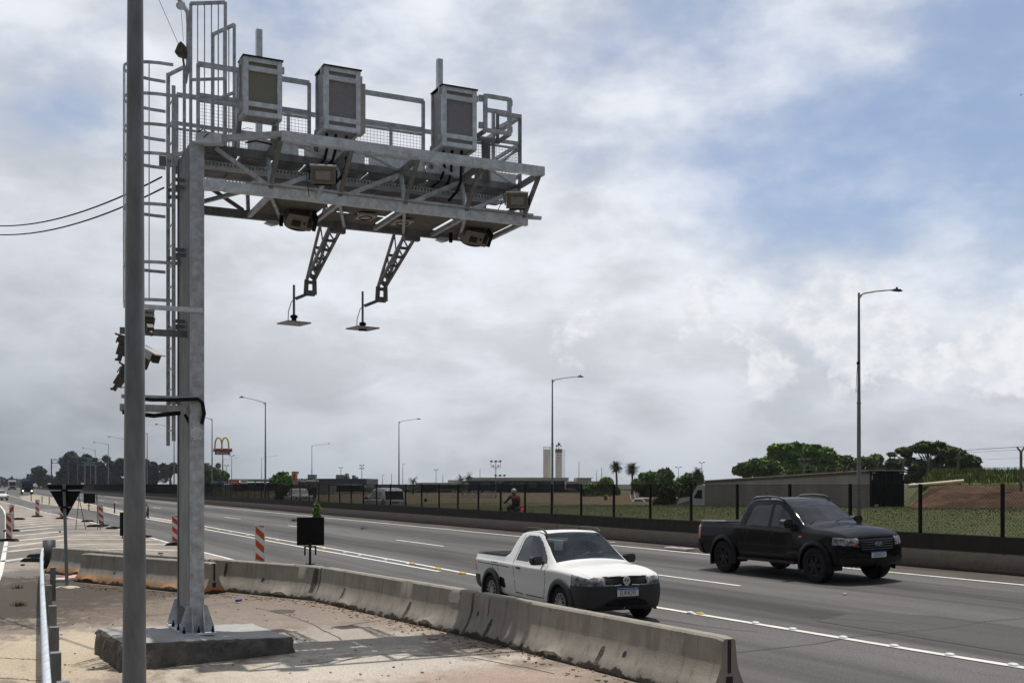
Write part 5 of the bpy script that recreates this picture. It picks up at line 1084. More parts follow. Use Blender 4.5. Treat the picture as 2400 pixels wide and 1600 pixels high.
# --- generic smaller cars far off (same way, coarser)
def small_car(name, loc, hd, label, pm, kind='van', L_=4.3, lightson=False, rear=True):
    root = empty(name, loc, hd, label, 'car'); 
    if kind == 'van': prof_ = [(.05, .95), (.10, 1.15), (.30, 1.52), (.6, 1.62), (1.6, 1.66), (2.3, 1.60), (2.7, 1.40), (3.3, 1.05), (3.6, .96), (4.0, .86), (4.25, .72)]; win = [(.45, 1.0), (.55, 1.45), (2.3, 1.5), (3.1, 1.04), (3.1, 1.0)]
    elif kind == 'hatch': prof_ = [(.05, .85), (.12, 1.0), (.45, 1.32), (.8, 1.42), (1.6, 1.46), (2.2, 1.42), (2.6, 1.25), (3.1, .98), (3.3, .92), (3.9, .82), (4.15, .68)]; win = [(.6, .95), (.8, 1.3), (2.2, 1.33), (2.9, .98), (2.9, .95)]
    else: prof_ = [(.05, .95), (.12, 1.02), (1.4, 1.02), (1.5, 1.10), (1.65, 1.5), (1.9, 1.58), (2.5, 1.56), (2.8, 1.42), (3.3, 1.08), (3.5, 1.0), (4.0, .9), (4.25, .75)]; win = [(1.75, 1.0), (1.85, 1.45), (2.5, 1.48), (3.1, 1.05), (3.1, 1.0)]
    ST = [(x, .30 if .2 < x < 4.0 else .36, .82*(.93 if x < .2 or x > 4 else 1), .84*(.93 if x < .2 or x > 4 else 1), .6, .82*(.92 if x < .2 or x > 4 else 1), min(z-.03, .93), .62 if z > 1.2 else .74, z, .02) for x, z in prof_]
    g_ = body_grid(ST, .05, .07, .05); wx = (.75, 3.35)
    def cl(c, n):
        x, y, z = c; ay = abs(y)
        for w_ in wx:
            if ay > .5 and (x-w_)**2+(z-.3)**2 < .34**2: return None
        if abs(n[1]) > .6 and inpoly(x, z, win): return 'side_window'
        if x > 2.3 and z > 1.0 and abs(n[0]) > .25 and ay < .62: return 'windscreen'
        if x < .6 and z > 1.02 and z < 1.5 and ay < .60 and abs(n[0]) > .4: return 'rear_window'
        if x < .3 and .68 < z < 1.02 and ay > .66: return 'tail_light'
        if x > 3.95 and .58 < z < .74 and ay > .42: return 'headlight'
        if (x < .15 or x > 4.1) and z < .45: return 'bumper'
        return 'body'
    split_build(root, g_, cl, dict(body=pm, side_window=glass_d, windscreen=glass_d, rear_window=glass_d, tail_light=redl, headlight=lens, bumper=pm), {}, {})
    wells(root, wx, .8, .34, .3); rm = mat('silver_hubcap', (.4, .4, .4))
    for x in wx:
        for s in (-1, 1): wheel(root, x, s*.82, .30, .18, rm, 6, .19, False)
    for s in (-1, 1): mirror(root, 2.95, s*.76, 1.03, s, darkm)
    if rear: MB().box((-.012, 0, .80), (.01, .42, .13)).build('licence_plate', mat('plate_grey', (.2, .2, .2)), root, world=False); MB().box((-.01, 0, .88), (.015, .55, .03)).build('tailgate_handle', chromed, root, world=False)
    centre_children(root, 2.1); return root
silver = paint('silver_paint', (.46, .47, .49), rough=.4)
mv = P(905, YH, 66); mv = RD(23.6, 0)+UV*0
def onroad(D, px):
    t = (px-1200)/F; u = (D*CA-t*D*SA)/(SA+t*CA); return RD(D, u)
away = math.atan2(UV.y, UV.x)
lv_ = onroad(23.3, 900); small_car('silver_minivan', lv_, away, 'silver minivan driving away beyond the mesh fence', silver, 'van').scale = (1, 1, 1.04)
lv_ = onroad(24.6, 700); small_car('white_pickup', lv_, away, 'small white pickup far off beyond the fence, below the tower of the dark building', paint('far_white_paint', (.6, .6, .58)), 'pickup')
lv_ = G(-2, 1172); o = small_car('white_hatchback', lv_, HD+.25, 'white hatchback cut by the left edge of the photo', paint('white_car_paint2', (.6, .6, .58)), 'hatch', rear=False)
lv_ = P(1515, 1182, 120); lv_.z = -.62; small_car('white_car', lv_, HD, 'white car whose roof shows above the far grass between the fence posts', paint('far_white_paint', (.6, .6, .58)), 'hatch', rear=False)
# trucks far off on the left
def truck(name, loc, hd, label, col, w, h, box=None, lights=False):
    r = empty(name, loc, hd, label, 'truck'); pm = paint('paint_'+name, col, rough=.4)
    b = MB(); b.prism([(-.9, .6), (1.05, .6), (1.1, 1.3), (.95, h-.3), (.8, h), (-.9, h)], Vector((0, w/2, 0)), Vector((1, 0, 0)), ZV, Vector((0, -1, 0)), w); recalc(b.build('cab', pm, r, world=False))
    MB().prism([(-w*.44, 1.75), (w*.44, 1.75), (w*.42, h-.5), (-w*.42, h-.5)], Vector((1.08, 0, 0)), Vector((0, 1, 0)), ZV, Vector((1, 0, 0)), .02).build('windscreen', glass_d, r, world=False)
    MB().box((1.12, 0, 1.2), (.05, w*.7, .55)).build('grille', darkm, r, world=False); MB().box((1.12, 0, .62), (.14, w, .36)).build('bumper', darkm, r, world=False)
    for s in (-1, 1):
        m_ = mat('lit_headlamp', (.9, .85, .7), emit=(1, .86, .6, 4)) if lights else lens
        MB().cyl((1.18, s*w*.38, .75), (1.22, s*w*.38, .75), .15, n=14).build('headlight', m_, r, world=False)
        MB().box((1.0, s*(w/2+.15), h-1.2), (.12, .18, .5)).build('side_mirror', darkm, r, world=False)
        for x in ((.5,) if not box else (.5, -5.0, -6.1)): MB().cyl((x, s*(w/2-.3), .5), (x, s*w/2, .5), .5, n=20).build('wheel', black, r, world=False)
    if box: MB().box((-4.6, 0, .9+box[1]/2), (7.0, w*1.0, box[1])).build('cargo_box', box[0], r, world=False); MB().box((-4, 0, .75), (8.5, .9, .25)).build('chassis', darkm, r, world=False)
    return r
bx_ = mat('white_box', (.6, .6, .58), .6); dk_ = mat('dark_blue_canvas', (.02, .03, .07), .8)
truck('blue_truck', G(64, 1157.5)+UV*1, HD, 'dark blue truck with its headlamps lit, coming closer on the main road', (.012, .02, .07), 2.4, 2.75, (dk_, 2.15), True)
tl = P(29, 1150, 420); tl.z = 0; truck('white_truck', tl, HD, 'white high roofed truck at the far left horizon', (.6, .6, .6), 2.6, 3.7, (bx_, 3.0))
# ------------------------------------------------------------ trees and plants
def leaf_mat(name, c1, c2, c3=None):
    m = bpy.data.materials.new(name); m.use_nodes = True; t = m.node_tree; b = t.nodes['Principled BSDF']; b.inputs['Roughness'].default_value = .75; b.inputs['Specular IOR Level'].default_value = .25
    tcn = nd(t, 'ShaderNodeTexCoord'); n = nd(t, 'ShaderNodeTexNoise'); n.inputs['Scale'].default_value = .55; n.inputs['Detail'].default_value = 5; t.links.new(tcn.outputs['Object'], n.inputs['Vector']); g_ = nd(t, 'ShaderNodeNewGeometry')
    a = nd(t, 'ShaderNodeMath', operation='ADD'); t.links.new(n.outputs[0], a.inputs[0]); mm = nd(t, 'ShaderNodeMath', operation='MULTIPLY'); t.links.new(g_.outputs['Random Per Island'], mm.inputs[0]); mm.inputs[1].default_value = .35; t.links.new(mm.outputs[0], a.inputs[1])
    r = nd(t, 'ShaderNodeMapRange'); t.links.new(a.outputs[0], r.inputs[0]); r.inputs[1].default_value = .45; r.inputs[2].default_value = .9
    x = nd(t, 'ShaderNodeMix', data_type='RGBA'); t.links.new(r.outputs[0], x.inputs[0]); x.inputs[6].default_value = (*c1, 1); x.inputs[7].default_value = (*c2, 1); t.links.new(x.outputs[2], b.inputs['Base Color']); return m
lf_bright = leaf_mat('bright_foliage', (.065, .13, .020), (.15, .25, .05)); lf_dark = leaf_mat('dark_foliage', (.045, .075, .018), (.10, .145, .04)); lf_mid = leaf_mat('mid_foliage', (.06, .105, .026), (.13, .19, .05)); lf_grey = leaf_mat('distant_foliage', (.028, .038, .028), (.055, .068, .045)); lf_olive = leaf_mat('olive_foliage', (.05, .05, .018), (.10, .10, .04)); bark = mat('bark', (.10, .085, .07), .95, var=.3, scale=6); palm_l = leaf_mat('palm_leaf', (.02, .035, .010), (.05, .07, .02))
def leaves(clumps, n, size, seed, up=.5, shell=.65):
    rng = np.random.default_rng(seed); vols = np.array([c[1]*c[2]*c[3] for c in clumps])**.7; vols /= vols.sum(); vs = []; fs = []; k = 0
    for c, w in zip(clumps, vols):
        m = int(n*w)+3; u = rng.normal(size=(m, 3)); u /= np.linalg.norm(u, axis=1)[:, None]; r = rng.random(m)**(1/3)*(1-shell)+shell*np.ones(m)*(rng.random(m)*.25+.8); r = np.minimum(r, 1.12)
        ctr = np.array(c[0])+u*r[:, None]*np.array(c[1:4])
        nrm = u*.6+rng.normal(size=(m, 3))*.7+np.array([0, 0, up]); nrm /= np.linalg.norm(nrm, axis=1)[:, None]
        t = np.cross(nrm, rng.normal(size=(m, 3))); t /= np.linalg.norm(t, axis=1)[:, None]; s = np.cross(nrm, t); sz = size*(.5+rng.random(m))[:, None]
        for q in (ctr-t*sz*.6, ctr-s*sz*.32, ctr+t*sz*.6, ctr+s*sz*.32): vs.append(q)
        b0 = k; vs_ = np.stack(vs[-4:], 1).reshape(-1, 3); vs = vs[:-4]; vs.append(vs_); 
        fs += [(b0+4*i, b0+4*i+1, b0+4*i+2, b0+4*i+3) for i in range(m)]; k += 4*m
    return np.concatenate(vs), fs
def tree(name, base, clumps, n, size, m, label, cat='tree', group=None, seed=1, trunk=.3, up=.5, shell=.65, limbs=True):
    r = empty(name, base, 0, label, cat, group); v, f = leaves([((Vector(c[0])-base)[:], *c[1:]) for c in clumps], n, size, seed, up, shell)
    me = bpy.data.meshes.new('crown'); me.from_pydata(v.tolist(), [], f); me.materials.append(m); o = bpy.data.objects.new('crown', me); C.objects.link(o); o.parent = r
    b = MB(); rnd = random.Random(seed); cx = sum((Vector(c[0]) for c in clumps), Vector((0, 0, 0)))/len(clumps); fork = base.lerp(Vector((cx.x, cx.y, min(c[0][2] for c in clumps))), .55)
    b.tube([base-ZV*.3, base.lerp(fork, .5)+Vector((rnd.uniform(-.1, .1), 0, 0))*trunk*3, fork], [trunk, trunk*.8, trunk*.7], 9)
    if limbs:
        for c in clumps:
            e = Vector(c[0]); mid = fork.lerp(e, .5)+ZV*(e-fork).length*.12; b.tube([fork, mid, e], [trunk*.45, trunk*.25, trunk*.08], 6)
    b.build('trunk', bark, r, smooth=True); return r
def cl_px(lst, Z, dep=.8):                          # clumps from photo circles (x, y, rx, ry) at depth Z, spread in depth too
    out = []; rnd = random.Random(int(lst[0][0]))
    for i, (x, y, rx, ry) in enumerate(lst):
        k = Z/F; dz = rnd.uniform(-.5, .5)*rx*k*1.3; c = P(x, y, Z+dz); out.append((c, rx*k, rx*k*dep, ry*k))
    return out
def fill_px(outline, n, r, seed, ysq=.6):            # scatter clump circles inside a polygon in photo pixels
    rnd = random.Random(seed); xs = [p[0] for p in outline]; ys = [p[1] for p in outline]; o = []; t = 0
    while len(o) < n and t < 9000:
        t += 1; x, y = rnd.uniform(min(xs), max(xs)), rnd.uniform(min(ys), max(ys))
        if inpoly(x, y, outline): k = r*(.55+.75*rnd.random())*1.15; o.append((x, y, k, k*ysq*1.1))
    return o
big1 = fill_px([(1775, 1108), (1785, 1085), (1800, 1062), (1830, 1048), (1870, 1046), (1910, 1050), (1935, 1062), (1955, 1080), (1960, 1110)], 60, 17, 1)
tree('broad_tree', Vector((*P(1850, 1130, 150).xy, .6)), cl_px(big1, 150), 19000, .62, lf_bright, 'broad bright green tree rising behind the trailer', seed=3, trunk=.5)
t2 = fill_px([(1700, 1112), (1735, 1096), (1775, 1082), (1800, 1090), (1790, 1115)], 9, 12, 2)+fill_px([(1745, 1112), (1800, 1085), (1900, 1100), (1910, 1120)], 10, 13, 9); tree('dark_tree', Vector((*P(1760, 1130, 140).xy, .6)), cl_px(t2, 141), 5000, .6, lf_mid, 'darker tree against the left flank of the broad bright green tree', seed=5)
t3 = fill_px([(1940, 1078), (1970, 1068), (1998, 1075), (1990, 1105), (1945, 1110)], 12, 13, 4); tree('dark_tree', Vector((*P(1965, 1120, 160).xy, .6)), cl_px(t3, 160), 4500, .6, lf_dark, 'dark tree between the broad bright tree and the big lamp post', seed=6)
t4 = fill_px([(2005, 1085), (2035, 1070), (2060, 1073), (2070, 1098), (2060, 1112), (2005, 1112)], 12, 12, 5); tree('dark_tree', Vector((*P(2040, 1120, 160).xy, .6)), cl_px(t4, 162), 4200, .6, lf_mid, 'small leafy tree just right of the big lamp post above the trailer', seed=7)
tree('small_tree', Vector((*P(1747, 1130, 150).xy, .6)), cl_px([(1747, 1098, 9, 8), (1744, 1107, 10, 9), (1752, 1112, 9, 7)], 150), 900, .5, lf_mid, 'small round tree at the left end of the tree line behind the trailer', seed=8, trunk=.15)
um = fill_px([(2090, 1062), (2120, 1047), (2160, 1038), (2200, 1040), (2245, 1052), (2285, 1078), (2302, 1105), (2300, 1122), (2270, 1100), (2230, 1085), (2190, 1075), (2140, 1072), (2110, 1068), (2090, 1076)], 52, 15, 6, .34)+fill_px([(2085, 1082), (2110, 1072), (2180, 1080), (2230, 1098), (2180, 1120), (2120, 1128), (2090, 1105)], 24, 15, 7, .45)+fill_px([(2240, 1100), (2295, 1108), (2290, 1130), (2250, 1132)], 6, 9, 8, .4)
tree('umbrella_tree', Vector((*P(2175, 1140, 120).xy, 1.6)), cl_px(um, 120, .9), 24000, .40, lf_dark, 'spreading dark umbrella shaped tree with sky showing between its limbs, at the right', seed=9, trunk=.4, up=1.2)
t5 = fill_px([(1495, 1150), (1500, 1125), (1520, 1108), (1560, 1104), (1590, 1108), (1600, 1130), (1590, 1150), (1520, 1165)], 20, 14, 10); tree('dark_tree', Vector((*P(1540, 1170, 150).xy, .5)), cl_px(t5, 150), 7000, .6, lf_mid, 'rounded dark tree right of the two tall palms', seed=11)
t6 = fill_px([(1585, 1120), (1615, 1110), (1655, 1118), (1660, 1135), (1640, 1150), (1590, 1150)], 12, 12, 12); tree('light_tree', Vector((*P(1620, 1165, 155).xy, .5)), cl_px(t6, 156), 4500, .6, lf_mid, 'paler tree between the rounded dark tree and the trailer', seed=12)
t7 = fill_px([(1535, 1188), (1545, 1160), (1570, 1148), (1610, 1146), (1635, 1155), (1620, 1188)], 14, 13, 13, .8); tree('olive_bush', Vector((*P(1580, 1192, 95).xy, .5)), cl_px(t7, 95), 6000, .30, lf_olive, 'wispy olive brown bush in front of the trees left of the truck cab', 'bush', seed=14, trunk=.1)
t8 = fill_px([(1355, 1165), (1385, 1135), (1410, 1124), (1435, 1138), (1445, 1160), (1400, 1165)], 10, 11, 15, .7); tree('low_tree', Vector((*P(1405, 1165, 190).xy, .5)), cl_px(t8, 190), 3000, .6, lf_bright, 'low bushy tree right of the flat roofed building', seed=16, trunk=.2)
t9 = [(1413, 1168, 22, 9), (1440, 1172, 16, 8), (1380, 1165, 14, 7), (1355, 1140, 6, 7)]; tree('shrub', Vector((*P(1420, 1178, 170).xy, .4)), cl_px(t9, 170), 1800, .5, lf_dark, 'dark shrubs below the low bushy tree', 'shrub', seed=17, trunk=.1)
# trees on the left horizon
e1 = fill_px([(65, 1128), (75, 1110), (90, 1098), (105, 1105), (117, 1118), (118, 1132)], 12, 9, 20, .6); tree('round_tree', Vector((*P(91, 1136, 480).xy, 1)), cl_px(e1, 480), 3200, 1.5, lf_grey, 'round lacy tree alone on the left horizon beside the road gantry', seed=21, trunk=.5)
def ragged(nm, pts, n, r, Z, leaves_n, sz, label, sd, m=lf_grey): tree(nm, Vector((*P(pts[0][0]+20, 1134, Z).xy, .5)), cl_px(fill_px(pts, n, r, sd, .8), Z), leaves_n, sz, m, label, seed=sd, trunk=.6)
ragged('eucalyptus', [(136, 1135), (138, 1100), (150, 1072), (170, 1070), (186, 1076), (192, 1100), (190, 1135)], 30, 11, 420, 8000, 1.3, 'tall eucalyptus grove left of the green direction sign', 22)
ragged('eucalyptus', [(190, 1135), (192, 1085), (205, 1070), (215, 1085), (232, 1068), (243, 1060), (252, 1072), (262, 1085), (262, 1135)], 30, 11, 410, 8500, 1.3, 'tall ragged eucalyptus behind the green direction sign', 23)
ragged('eucalyptus', [(262, 1135), (266, 1082), (280, 1078), (288, 1090), (292, 1135)], 14, 9, 405, 3500, 1.2, 'eucalyptus left of the grey foreground pole', 24)
ragged('tree_row', [(328, 1135), (334, 1080), (345, 1092), (360, 1085), (375, 1094), (388, 1100), (392, 1135)], 22, 10, 400, 5500, 1.2, 'dense dark trees between the grey pole and the column', 25)
ragged('eucalyptus', [(380, 1108), (384, 1085), (395, 1075), (405, 1085), (418, 1098), (420, 1112), (400, 1104)], 9, 8, 390, 2500, 1.1, 'leaning eucalyptus crown just left of the steel column', 26)
ragged('round_bush', [(120, 1135), (122, 1122), (132, 1118), (140, 1126), (142, 1135)], 6, 7, 430, 900, 1.1, 'low tree between the road gantry and the eucalyptus', 27)
ragged('broad_dark_tree', [(470, 1135), (472, 1096), (490, 1096), (512, 1102), (530, 1108), (524, 1118), (520, 1135)], 18, 10, 260, 5500, .8, 'broad dark tree just right of the column, in front of the fuel station', 28, lf_dark)
ragged('leafy_tree', [(635, 1150), (640, 1125), (655, 1112), (668, 1116), (690, 1128), (700, 1150), (670, 1170)], 16, 10, 130, 5000, .45, 'leafy green tree behind the fence left of the dark building', 29, lf_bright)
ragged('dark_hedge_tree', [(655, 1175), (660, 1145), (700, 1142), (735, 1150), (745, 1178)], 14, 11, 120, 4000, .45, 'dark shrubs behind the fence around the small white pickup', 30, lf_dark)
for (x, ln) in ((10, 60), (0, 40)): pass
tree('distant_wood', Vector((*P(-200, 1132, 700).xy, .5)), cl_px([(x, 1130, 40, 6+4*sin(x)) for x in range(-1400, 60, 45)], 700), 5000, 2.5, lf_grey, 'low line of trees on the far left horizon', seed=31, limbs=False)
tree('distant_wood', Vector((*P(2600, 1120, 260).xy, 1)), cl_px([(x, 1118+6*sin(x), 46, 18) for x in range(2440, 3600, 50)], 260), 8000, .9, lf_mid, 'line of trees beyond the earth bank at the far right', seed=32, limbs=False)
tree('hedge', Vector((*P(1150, 1150, 255).xy, .5)), [(P(x, 1149, 255), 5, 2, .75) for x in range(905, 1395, 36)], 7000, .5, lf_dark, 'long clipped dark hedge in front of the flat roofed building', 'hedge', seed=33, limbs=False, trunk=.02)
def palm(x, ytop, ybot, Z, rad, label, nf=26, droop=.8, trunk=.16):
    base = P(x, ybot, Z); base.z = min(base.z, .6) if Z < 400 else base.z; top = P(x, ytop+rad*F/Z*.9, Z); r = empty('palm', base, 0, label, 'palm tree', 'palms behind the fence'); b = MB(); b.tube([base, base.lerp(top, .5)+Vector((.1, 0, 0)), top], [trunk*1.3, trunk, trunk*.9], 9); b.build('trunk', bark, r, smooth=True)
    rnd = random.Random(int(x)); b = MB()
    for i in range(nf):
        a = rnd.uniform(0, 2*pi); el = rnd.uniform(-.9, 1.3); d = Vector((cos(a)*cos(el), sin(a)*cos(el), sin(el))); L_ = rad*rnd.uniform(.8, 1.1); side = d.cross(ZV).normalized(); p = top.copy(); pp = [p.copy()]
        for k in range(5): p = p+d*(L_/5); d = (d-ZV*droop*.22).normalized(); pp.append(p.copy())
        for k in range(len(pp)-1):
            for s in (-1, 1):
                for j in range(2):
                    q = pp[k].lerp(pp[k+1], j*.5); e = (pp[k+1]-pp[k]).normalized(); tip = q+(side*s*.75+e*.55-ZV*.35)*rad*.42*(1-.12*k); b.add([q, q+e*rad*.05, tip], [(0, 1, 2)])
    b.build('crown', palm_l, r); return r
palm(1444, 1078, 1160, 170, 1.2, 'tall fan palm, left one of the pair beyond the fence', 110); palm(1481, 1080, 1160, 170, 1.3, 'tall fan palm, right one of the pair beyond the fence', 110)
palm(1634, 1092, 1120, 150, 1.0, 'fan palm rising above the trees left of the trailer', 90); palm(968, 1112, 1150, 200, 1.3, 'single drooping palm left of the flat roofed building', 26, 1.3); palm(1081, 1106, 1128, 240, 1.8, 'left palm of two leaning over the flat roof', 30, 1.0); palm(1098, 1103, 1128, 246, 1.6, 'right palm of two leaning over the flat roof', 24, 1.1)
# grass blades and weeds
def blades(name, pts, n, h, m, label, cat, kind='stuff', seed=1, w=.02, zf=None, parent=None):
    rng = random.Random(seed); b = MB()
    for _ in range(n):
        p = pts(rng); p = Vector(p); a = rng.uniform(0, 2*pi); hh = h*rng.uniform(.4, 1.2); l = Vector((cos(a), sin(a), 0)); o = Vector((-sin(a), cos(a), 0))*rng.uniform(.1, .5)*hh
        b.add([p-l*w, p+l*w, p+o+ZV*hh], [(0, 1, 2)])
    o = b.build(name, m); return tag(o, label, cat, None, kind)
gr_b = leaf_mat('grass_blades', (.042, .066, .012), (.105, .135, .034))
def rp(rng): D = rng.uniform(28.5, 50); u = rng.uniform(5, 100)**1.0; return RD(D, u)-ZV*.04
blades('grass', rp, 80000, .075, gr_b, 'rough green grass on the verge beyond the fence', 'grass', w=.014, seed=5)
def clump(name, c, n, h, r_, label, m=gr_b, seed=1, cat='weed'):
    rng = random.Random(seed); root = c; b = MB()
    for _ in range(n):
        a = rng.uniform(0, 2*pi); q = rng.random()*r_; p = Vector((cos(a)*q, sin(a)*q, 0)); l = Vector((cos(a+1.5), sin(a+1.5), 0))*.008; hh = h*rng.uniform(.4, 1.1); b.add([p-l, p+l, p+Vector((cos(a), sin(a), 0))*hh*.5+ZV*hh], [(0, 1, 2)])
    o = b.build(name, m); o.location = c; return tag(o, label, cat)
clump('grass_tuft', G(44, 1420), 90, .11, .16, 'dry grass tuft on the dark ground left of the guard rail, nearer one', lf_olive, 2); clump('grass_tuft', G(41, 1379), 60, .10, .14, 'small grass tuft left of the guard rail, farther one', lf_olive, 3)
for i, (x, y, n, h, lb) in enumerate(((690, 1221, 120, .25, 'low weeds at the foot of the dark wall, left of the tall green weed'), (722, 1222, 120, .22, 'low weeds beside the tall green weed at the wall foot'), (1445, 1262, 60, .3, 'dark weed at the wall foot just right of the white pickup roof'), (850, 1240, 50, .2, 'sparse weeds at the wall foot right of the black square sign'), (2010, 1330, 70, .25, 'weed at the wall foot behind the black pickup bonnet'), (2230, 1334, 60, .2, 'weed at the foot of the wall at the right'), (1608, 1275, 60, .25, 'weed beside the flat broken panel at the wall foot'))): clump('weed', G(x, y), n, h, .3, lb, gr_b if i < 2 else lf_olive, 40+i)
wd_ = G(743, 1228); tree('tall_weed', wd_, [(wd_+Vector((0, 0, z)), r_, r_, .16) for z, r_ in ((.3, .28), (.6, .25), (.85, .2), (1.0, .14))], 420, .16, lf_bright, 'tall leafy weed growing above the black square sign by the wall', 'weed', seed=44, trunk=.02, limbs=False)
sh = G(337, 1216); tree('dry_bush', sh, [(sh+Vector((0, 0, .35)), .25, .2, .3), (sh+Vector((.05, 0, .9)), .2, .2, .35)], 160, .14, mat('dry_leaves', (.16, .06, .04), .9, var=.4, scale=5), 'reddish dry bush on the traffic island just right of the grey pole', 'bush', seed=45, trunk=.03)
# ------------------------------------------------------------ earth bank, pipe, barbed wire fence on the right
b = MB(); nx, ny = 60, 16; rng = random.Random(8); prof_b = [(60.0, .75), (60.4, 1.05), (60.7, 1.5), (61.0, 1.95), (61.3, 2.3), (61.9, 2.48), (63, 2.55), (65, 2.75), (67, 3.0), (70, 3.15), (76, 3.2), (90, 3.1), (120, 1.8), (150, .3)]
for i in range(nx+1):
    X = 21.9+i*1.1; f = min(1, max(0, (X-21.8)/1.4)); f2 = .95+.05*min(1, i/30)
    for (y, z) in prof_b: b.v.append((X+(max(0, y-61.0)*.37)+rng.uniform(-.1, .1), y+rng.uniform(-.08, .08)+(0 if z < 2.4 else 0), .6+(z-.6)*(.35+.65*f)*f2+rng.uniform(-.05, .05)*(z > 1)))
m = len(prof_b); b.f = [(i*m+j, i*m+j+1, (i+1)*m+j+1, (i+1)*m+j) for i in range(nx) for j in range(m-1)]; b.m = [0 if (k % (m-1)) < 4 else 1 for k in range(len(b.f))]
soil = mat('cut_soil', (.15, .088, .055), .98, var=.35, scale=1.3, bump=1, bscale=8, stretch=(1, 1, 4)); o = recalc_up(b.build('earth_bank', [soil, grass_m], kind='structure'))
def bkz(X, Y): 
    f = min(1, max(0, (X-21.8)/1.4)); f2 = .95+.05*min(1, (X-21)/33); return .6+(np.interp(Y, [p[0] for p in prof_b], [p[1] for p in prof_b])-.6)*(.35+.65*f)*f2
def rp2(rng): X = rng.uniform(22.4, 62); Y = 61.6+rng.random()**1.3*14; return (X+(Y-61)*.37, Y, bkz(X, Y)-.05)
blades('grass', rp2, 22000, .42, gr_b, 'tall grass along the top of the earth bank at the right', 'grass', w=.035, seed=6)
a = P(2128, 1139, 60.5); c = P(2258, 1127, 60.3); r = empty('white_pipe', (a+c)/2, 0, 'long pale pipe lying on the grass on top of the earth bank', 'pipe'); MB().cyl(a, c, .11, n=14).build('pipe_body', mat('pale_pipe', (.52, .42, .30), .6, var=.2, scale=2), r)
bw = empty('barbed_wire_fence', P(2250, 1120, 66), 0, 'concrete post fence with forked tops and barbed wire above the earth bank', 'fence'); cpost = mat('old_concrete_post', (.13, .115, .10), .95, var=.25, scale=5)
tops = []
for (x, yt, Z) in ((2393, 1060, 60), (2246, 1067, 68), (2176, 1080, 76), (2117, 1085, 84), (2056, 1092, 92), (1985, 1096, 100), (1936, 1100, 108), (1883, 1105, 116), (1830, 1112, 124)):
    t_ = P(x, yt, Z); b = MB(); b.beam(Vector((t_.x, t_.y, t_.z-2.1)), t_, .10); l_ = t_+Vector((-.22, 0, .30)); r_ = t_+Vector((.22, .05, .32)); b.beam(t_, l_, .07); b.beam(t_, r_, .07); b.build('post', cpost, bw); tops.append((l_, r_, t_))
b = MB(); e0 = tops[0]; ext = tuple(v+(v-w)*.9 for v, w in zip(tops[0], tops[1]))
for A_, B_ in zip([ext]+tops[:-1], tops): 
    for k in (0, 1): b.beam(A_[k], B_[k], .018); b.beam(A_[k].lerp(A_[2], .5), B_[k].lerp(B_[2], .5), .012)
    for dz in (.3, .8, 1.3): b.beam(A_[2]-ZV*dz, B_[2]-ZV*dz, .01)
b.build('wire', darkm, bw)
# ------------------------------------------------------------ trailer and its cab
tr0 = P(2040, 1100, 68); A0 = Vector((tr0.x, 68, 0)); B0 = P(2121, 1100, 69); B0 = Vector((B0.x, 69, 0)); Lf = Vector((P(1652, 1100, 86).x, 86, 0)); dirL = (Lf-A0).normalized(); LL = (Lf-A0).length; dR = Vector((dirL.y, -dirL.x, 0)); wdt = 2.55
tz0, tz1 = .92, 3.22; root = empty('semi_trailer', A0.lerp(Lf, .5)+ZV*.5, 0, 'long grey sided box trailer with black rear doors parked beyond the grass', 'trailer'); drop = -.030
def tp(l, w_, z): return A0+dirL*l+dR*w_+ZV*(z+l*drop)
tside = mat('dusty_trailer_side', (.23, .21, .195), .85, var=.2, scale=.8, stretch=(1, 1, .3)); b = MB(); b.hexa([tp(.1, .02, tz0), tp(.1, wdt-.02, tz0), tp(LL, wdt-.02, tz0), tp(LL, .02, tz0), tp(.1, .02, tz1-.06), tp(.1, wdt-.02, tz1-.06), tp(LL, wdt-.02, tz1-.06), tp(LL, .02, tz1-.06)]); recalc(b.build('box_side', tside, root))
b = MB(); b.hexa([tp(-.02, -.04, tz1-.06), tp(-.02, wdt+.04, tz1-.06), tp(LL, wdt+.04, tz1-.06), tp(LL, -.04, tz1-.06), tp(-.02, -.04, tz1), tp(-.02, wdt+.04, tz1), tp(LL, wdt+.04, tz1), tp(LL, -.04, tz1)]); recalc(b.build('roof_edge', mat('rusty_white_edge', (.42, .33, .24), .8, var=.3, scale=2), root))
b = MB(); b.hexa([tp(.12, -.03, tz1-.22), tp(.12, .0, tz1-.22), tp(LL, .0, tz1-.22), tp(LL, -.03, tz1-.22), tp(.12, -.03, tz1-.07), tp(.12, 0, tz1-.07), tp(LL, 0, tz1-.07), tp(LL, -.03, tz1-.07)]); recalc(b.build('side_rail', mat('dark_brown_rail', (.06, .045, .035), .8), root))
for k in (0, 1):
    w0 = .03+k*wdt/2; b = MB(); b.hexa([tp(-.06, w0, tz0), tp(-.06, w0+wdt/2-.06, tz0), tp(.09, w0+wdt/2-.06, tz0), tp(.09, w0, tz0), tp(-.06, w0, tz1-.08), tp(-.06, w0+wdt/2-.06, tz1-.08), tp(.09, w0+wdt/2-.06, tz1-.08), tp(.09, w0, tz1-.08)]); d_o = recalc(b.build('rear_door', darkm, root))
    b = MB()
    for q in (.35, .62): b.cyl(tp(-.10, w0+q if k else wdt/2-q+.1, tz0+.05), tp(-.10, w0+q if k else wdt/2-q+.1, tz1-.12), .022, n=8)
    b.build('lock_rod', blackp, d_o)
b = MB(); white_t = mat('white_tape', (.6, .6, .6), .5)
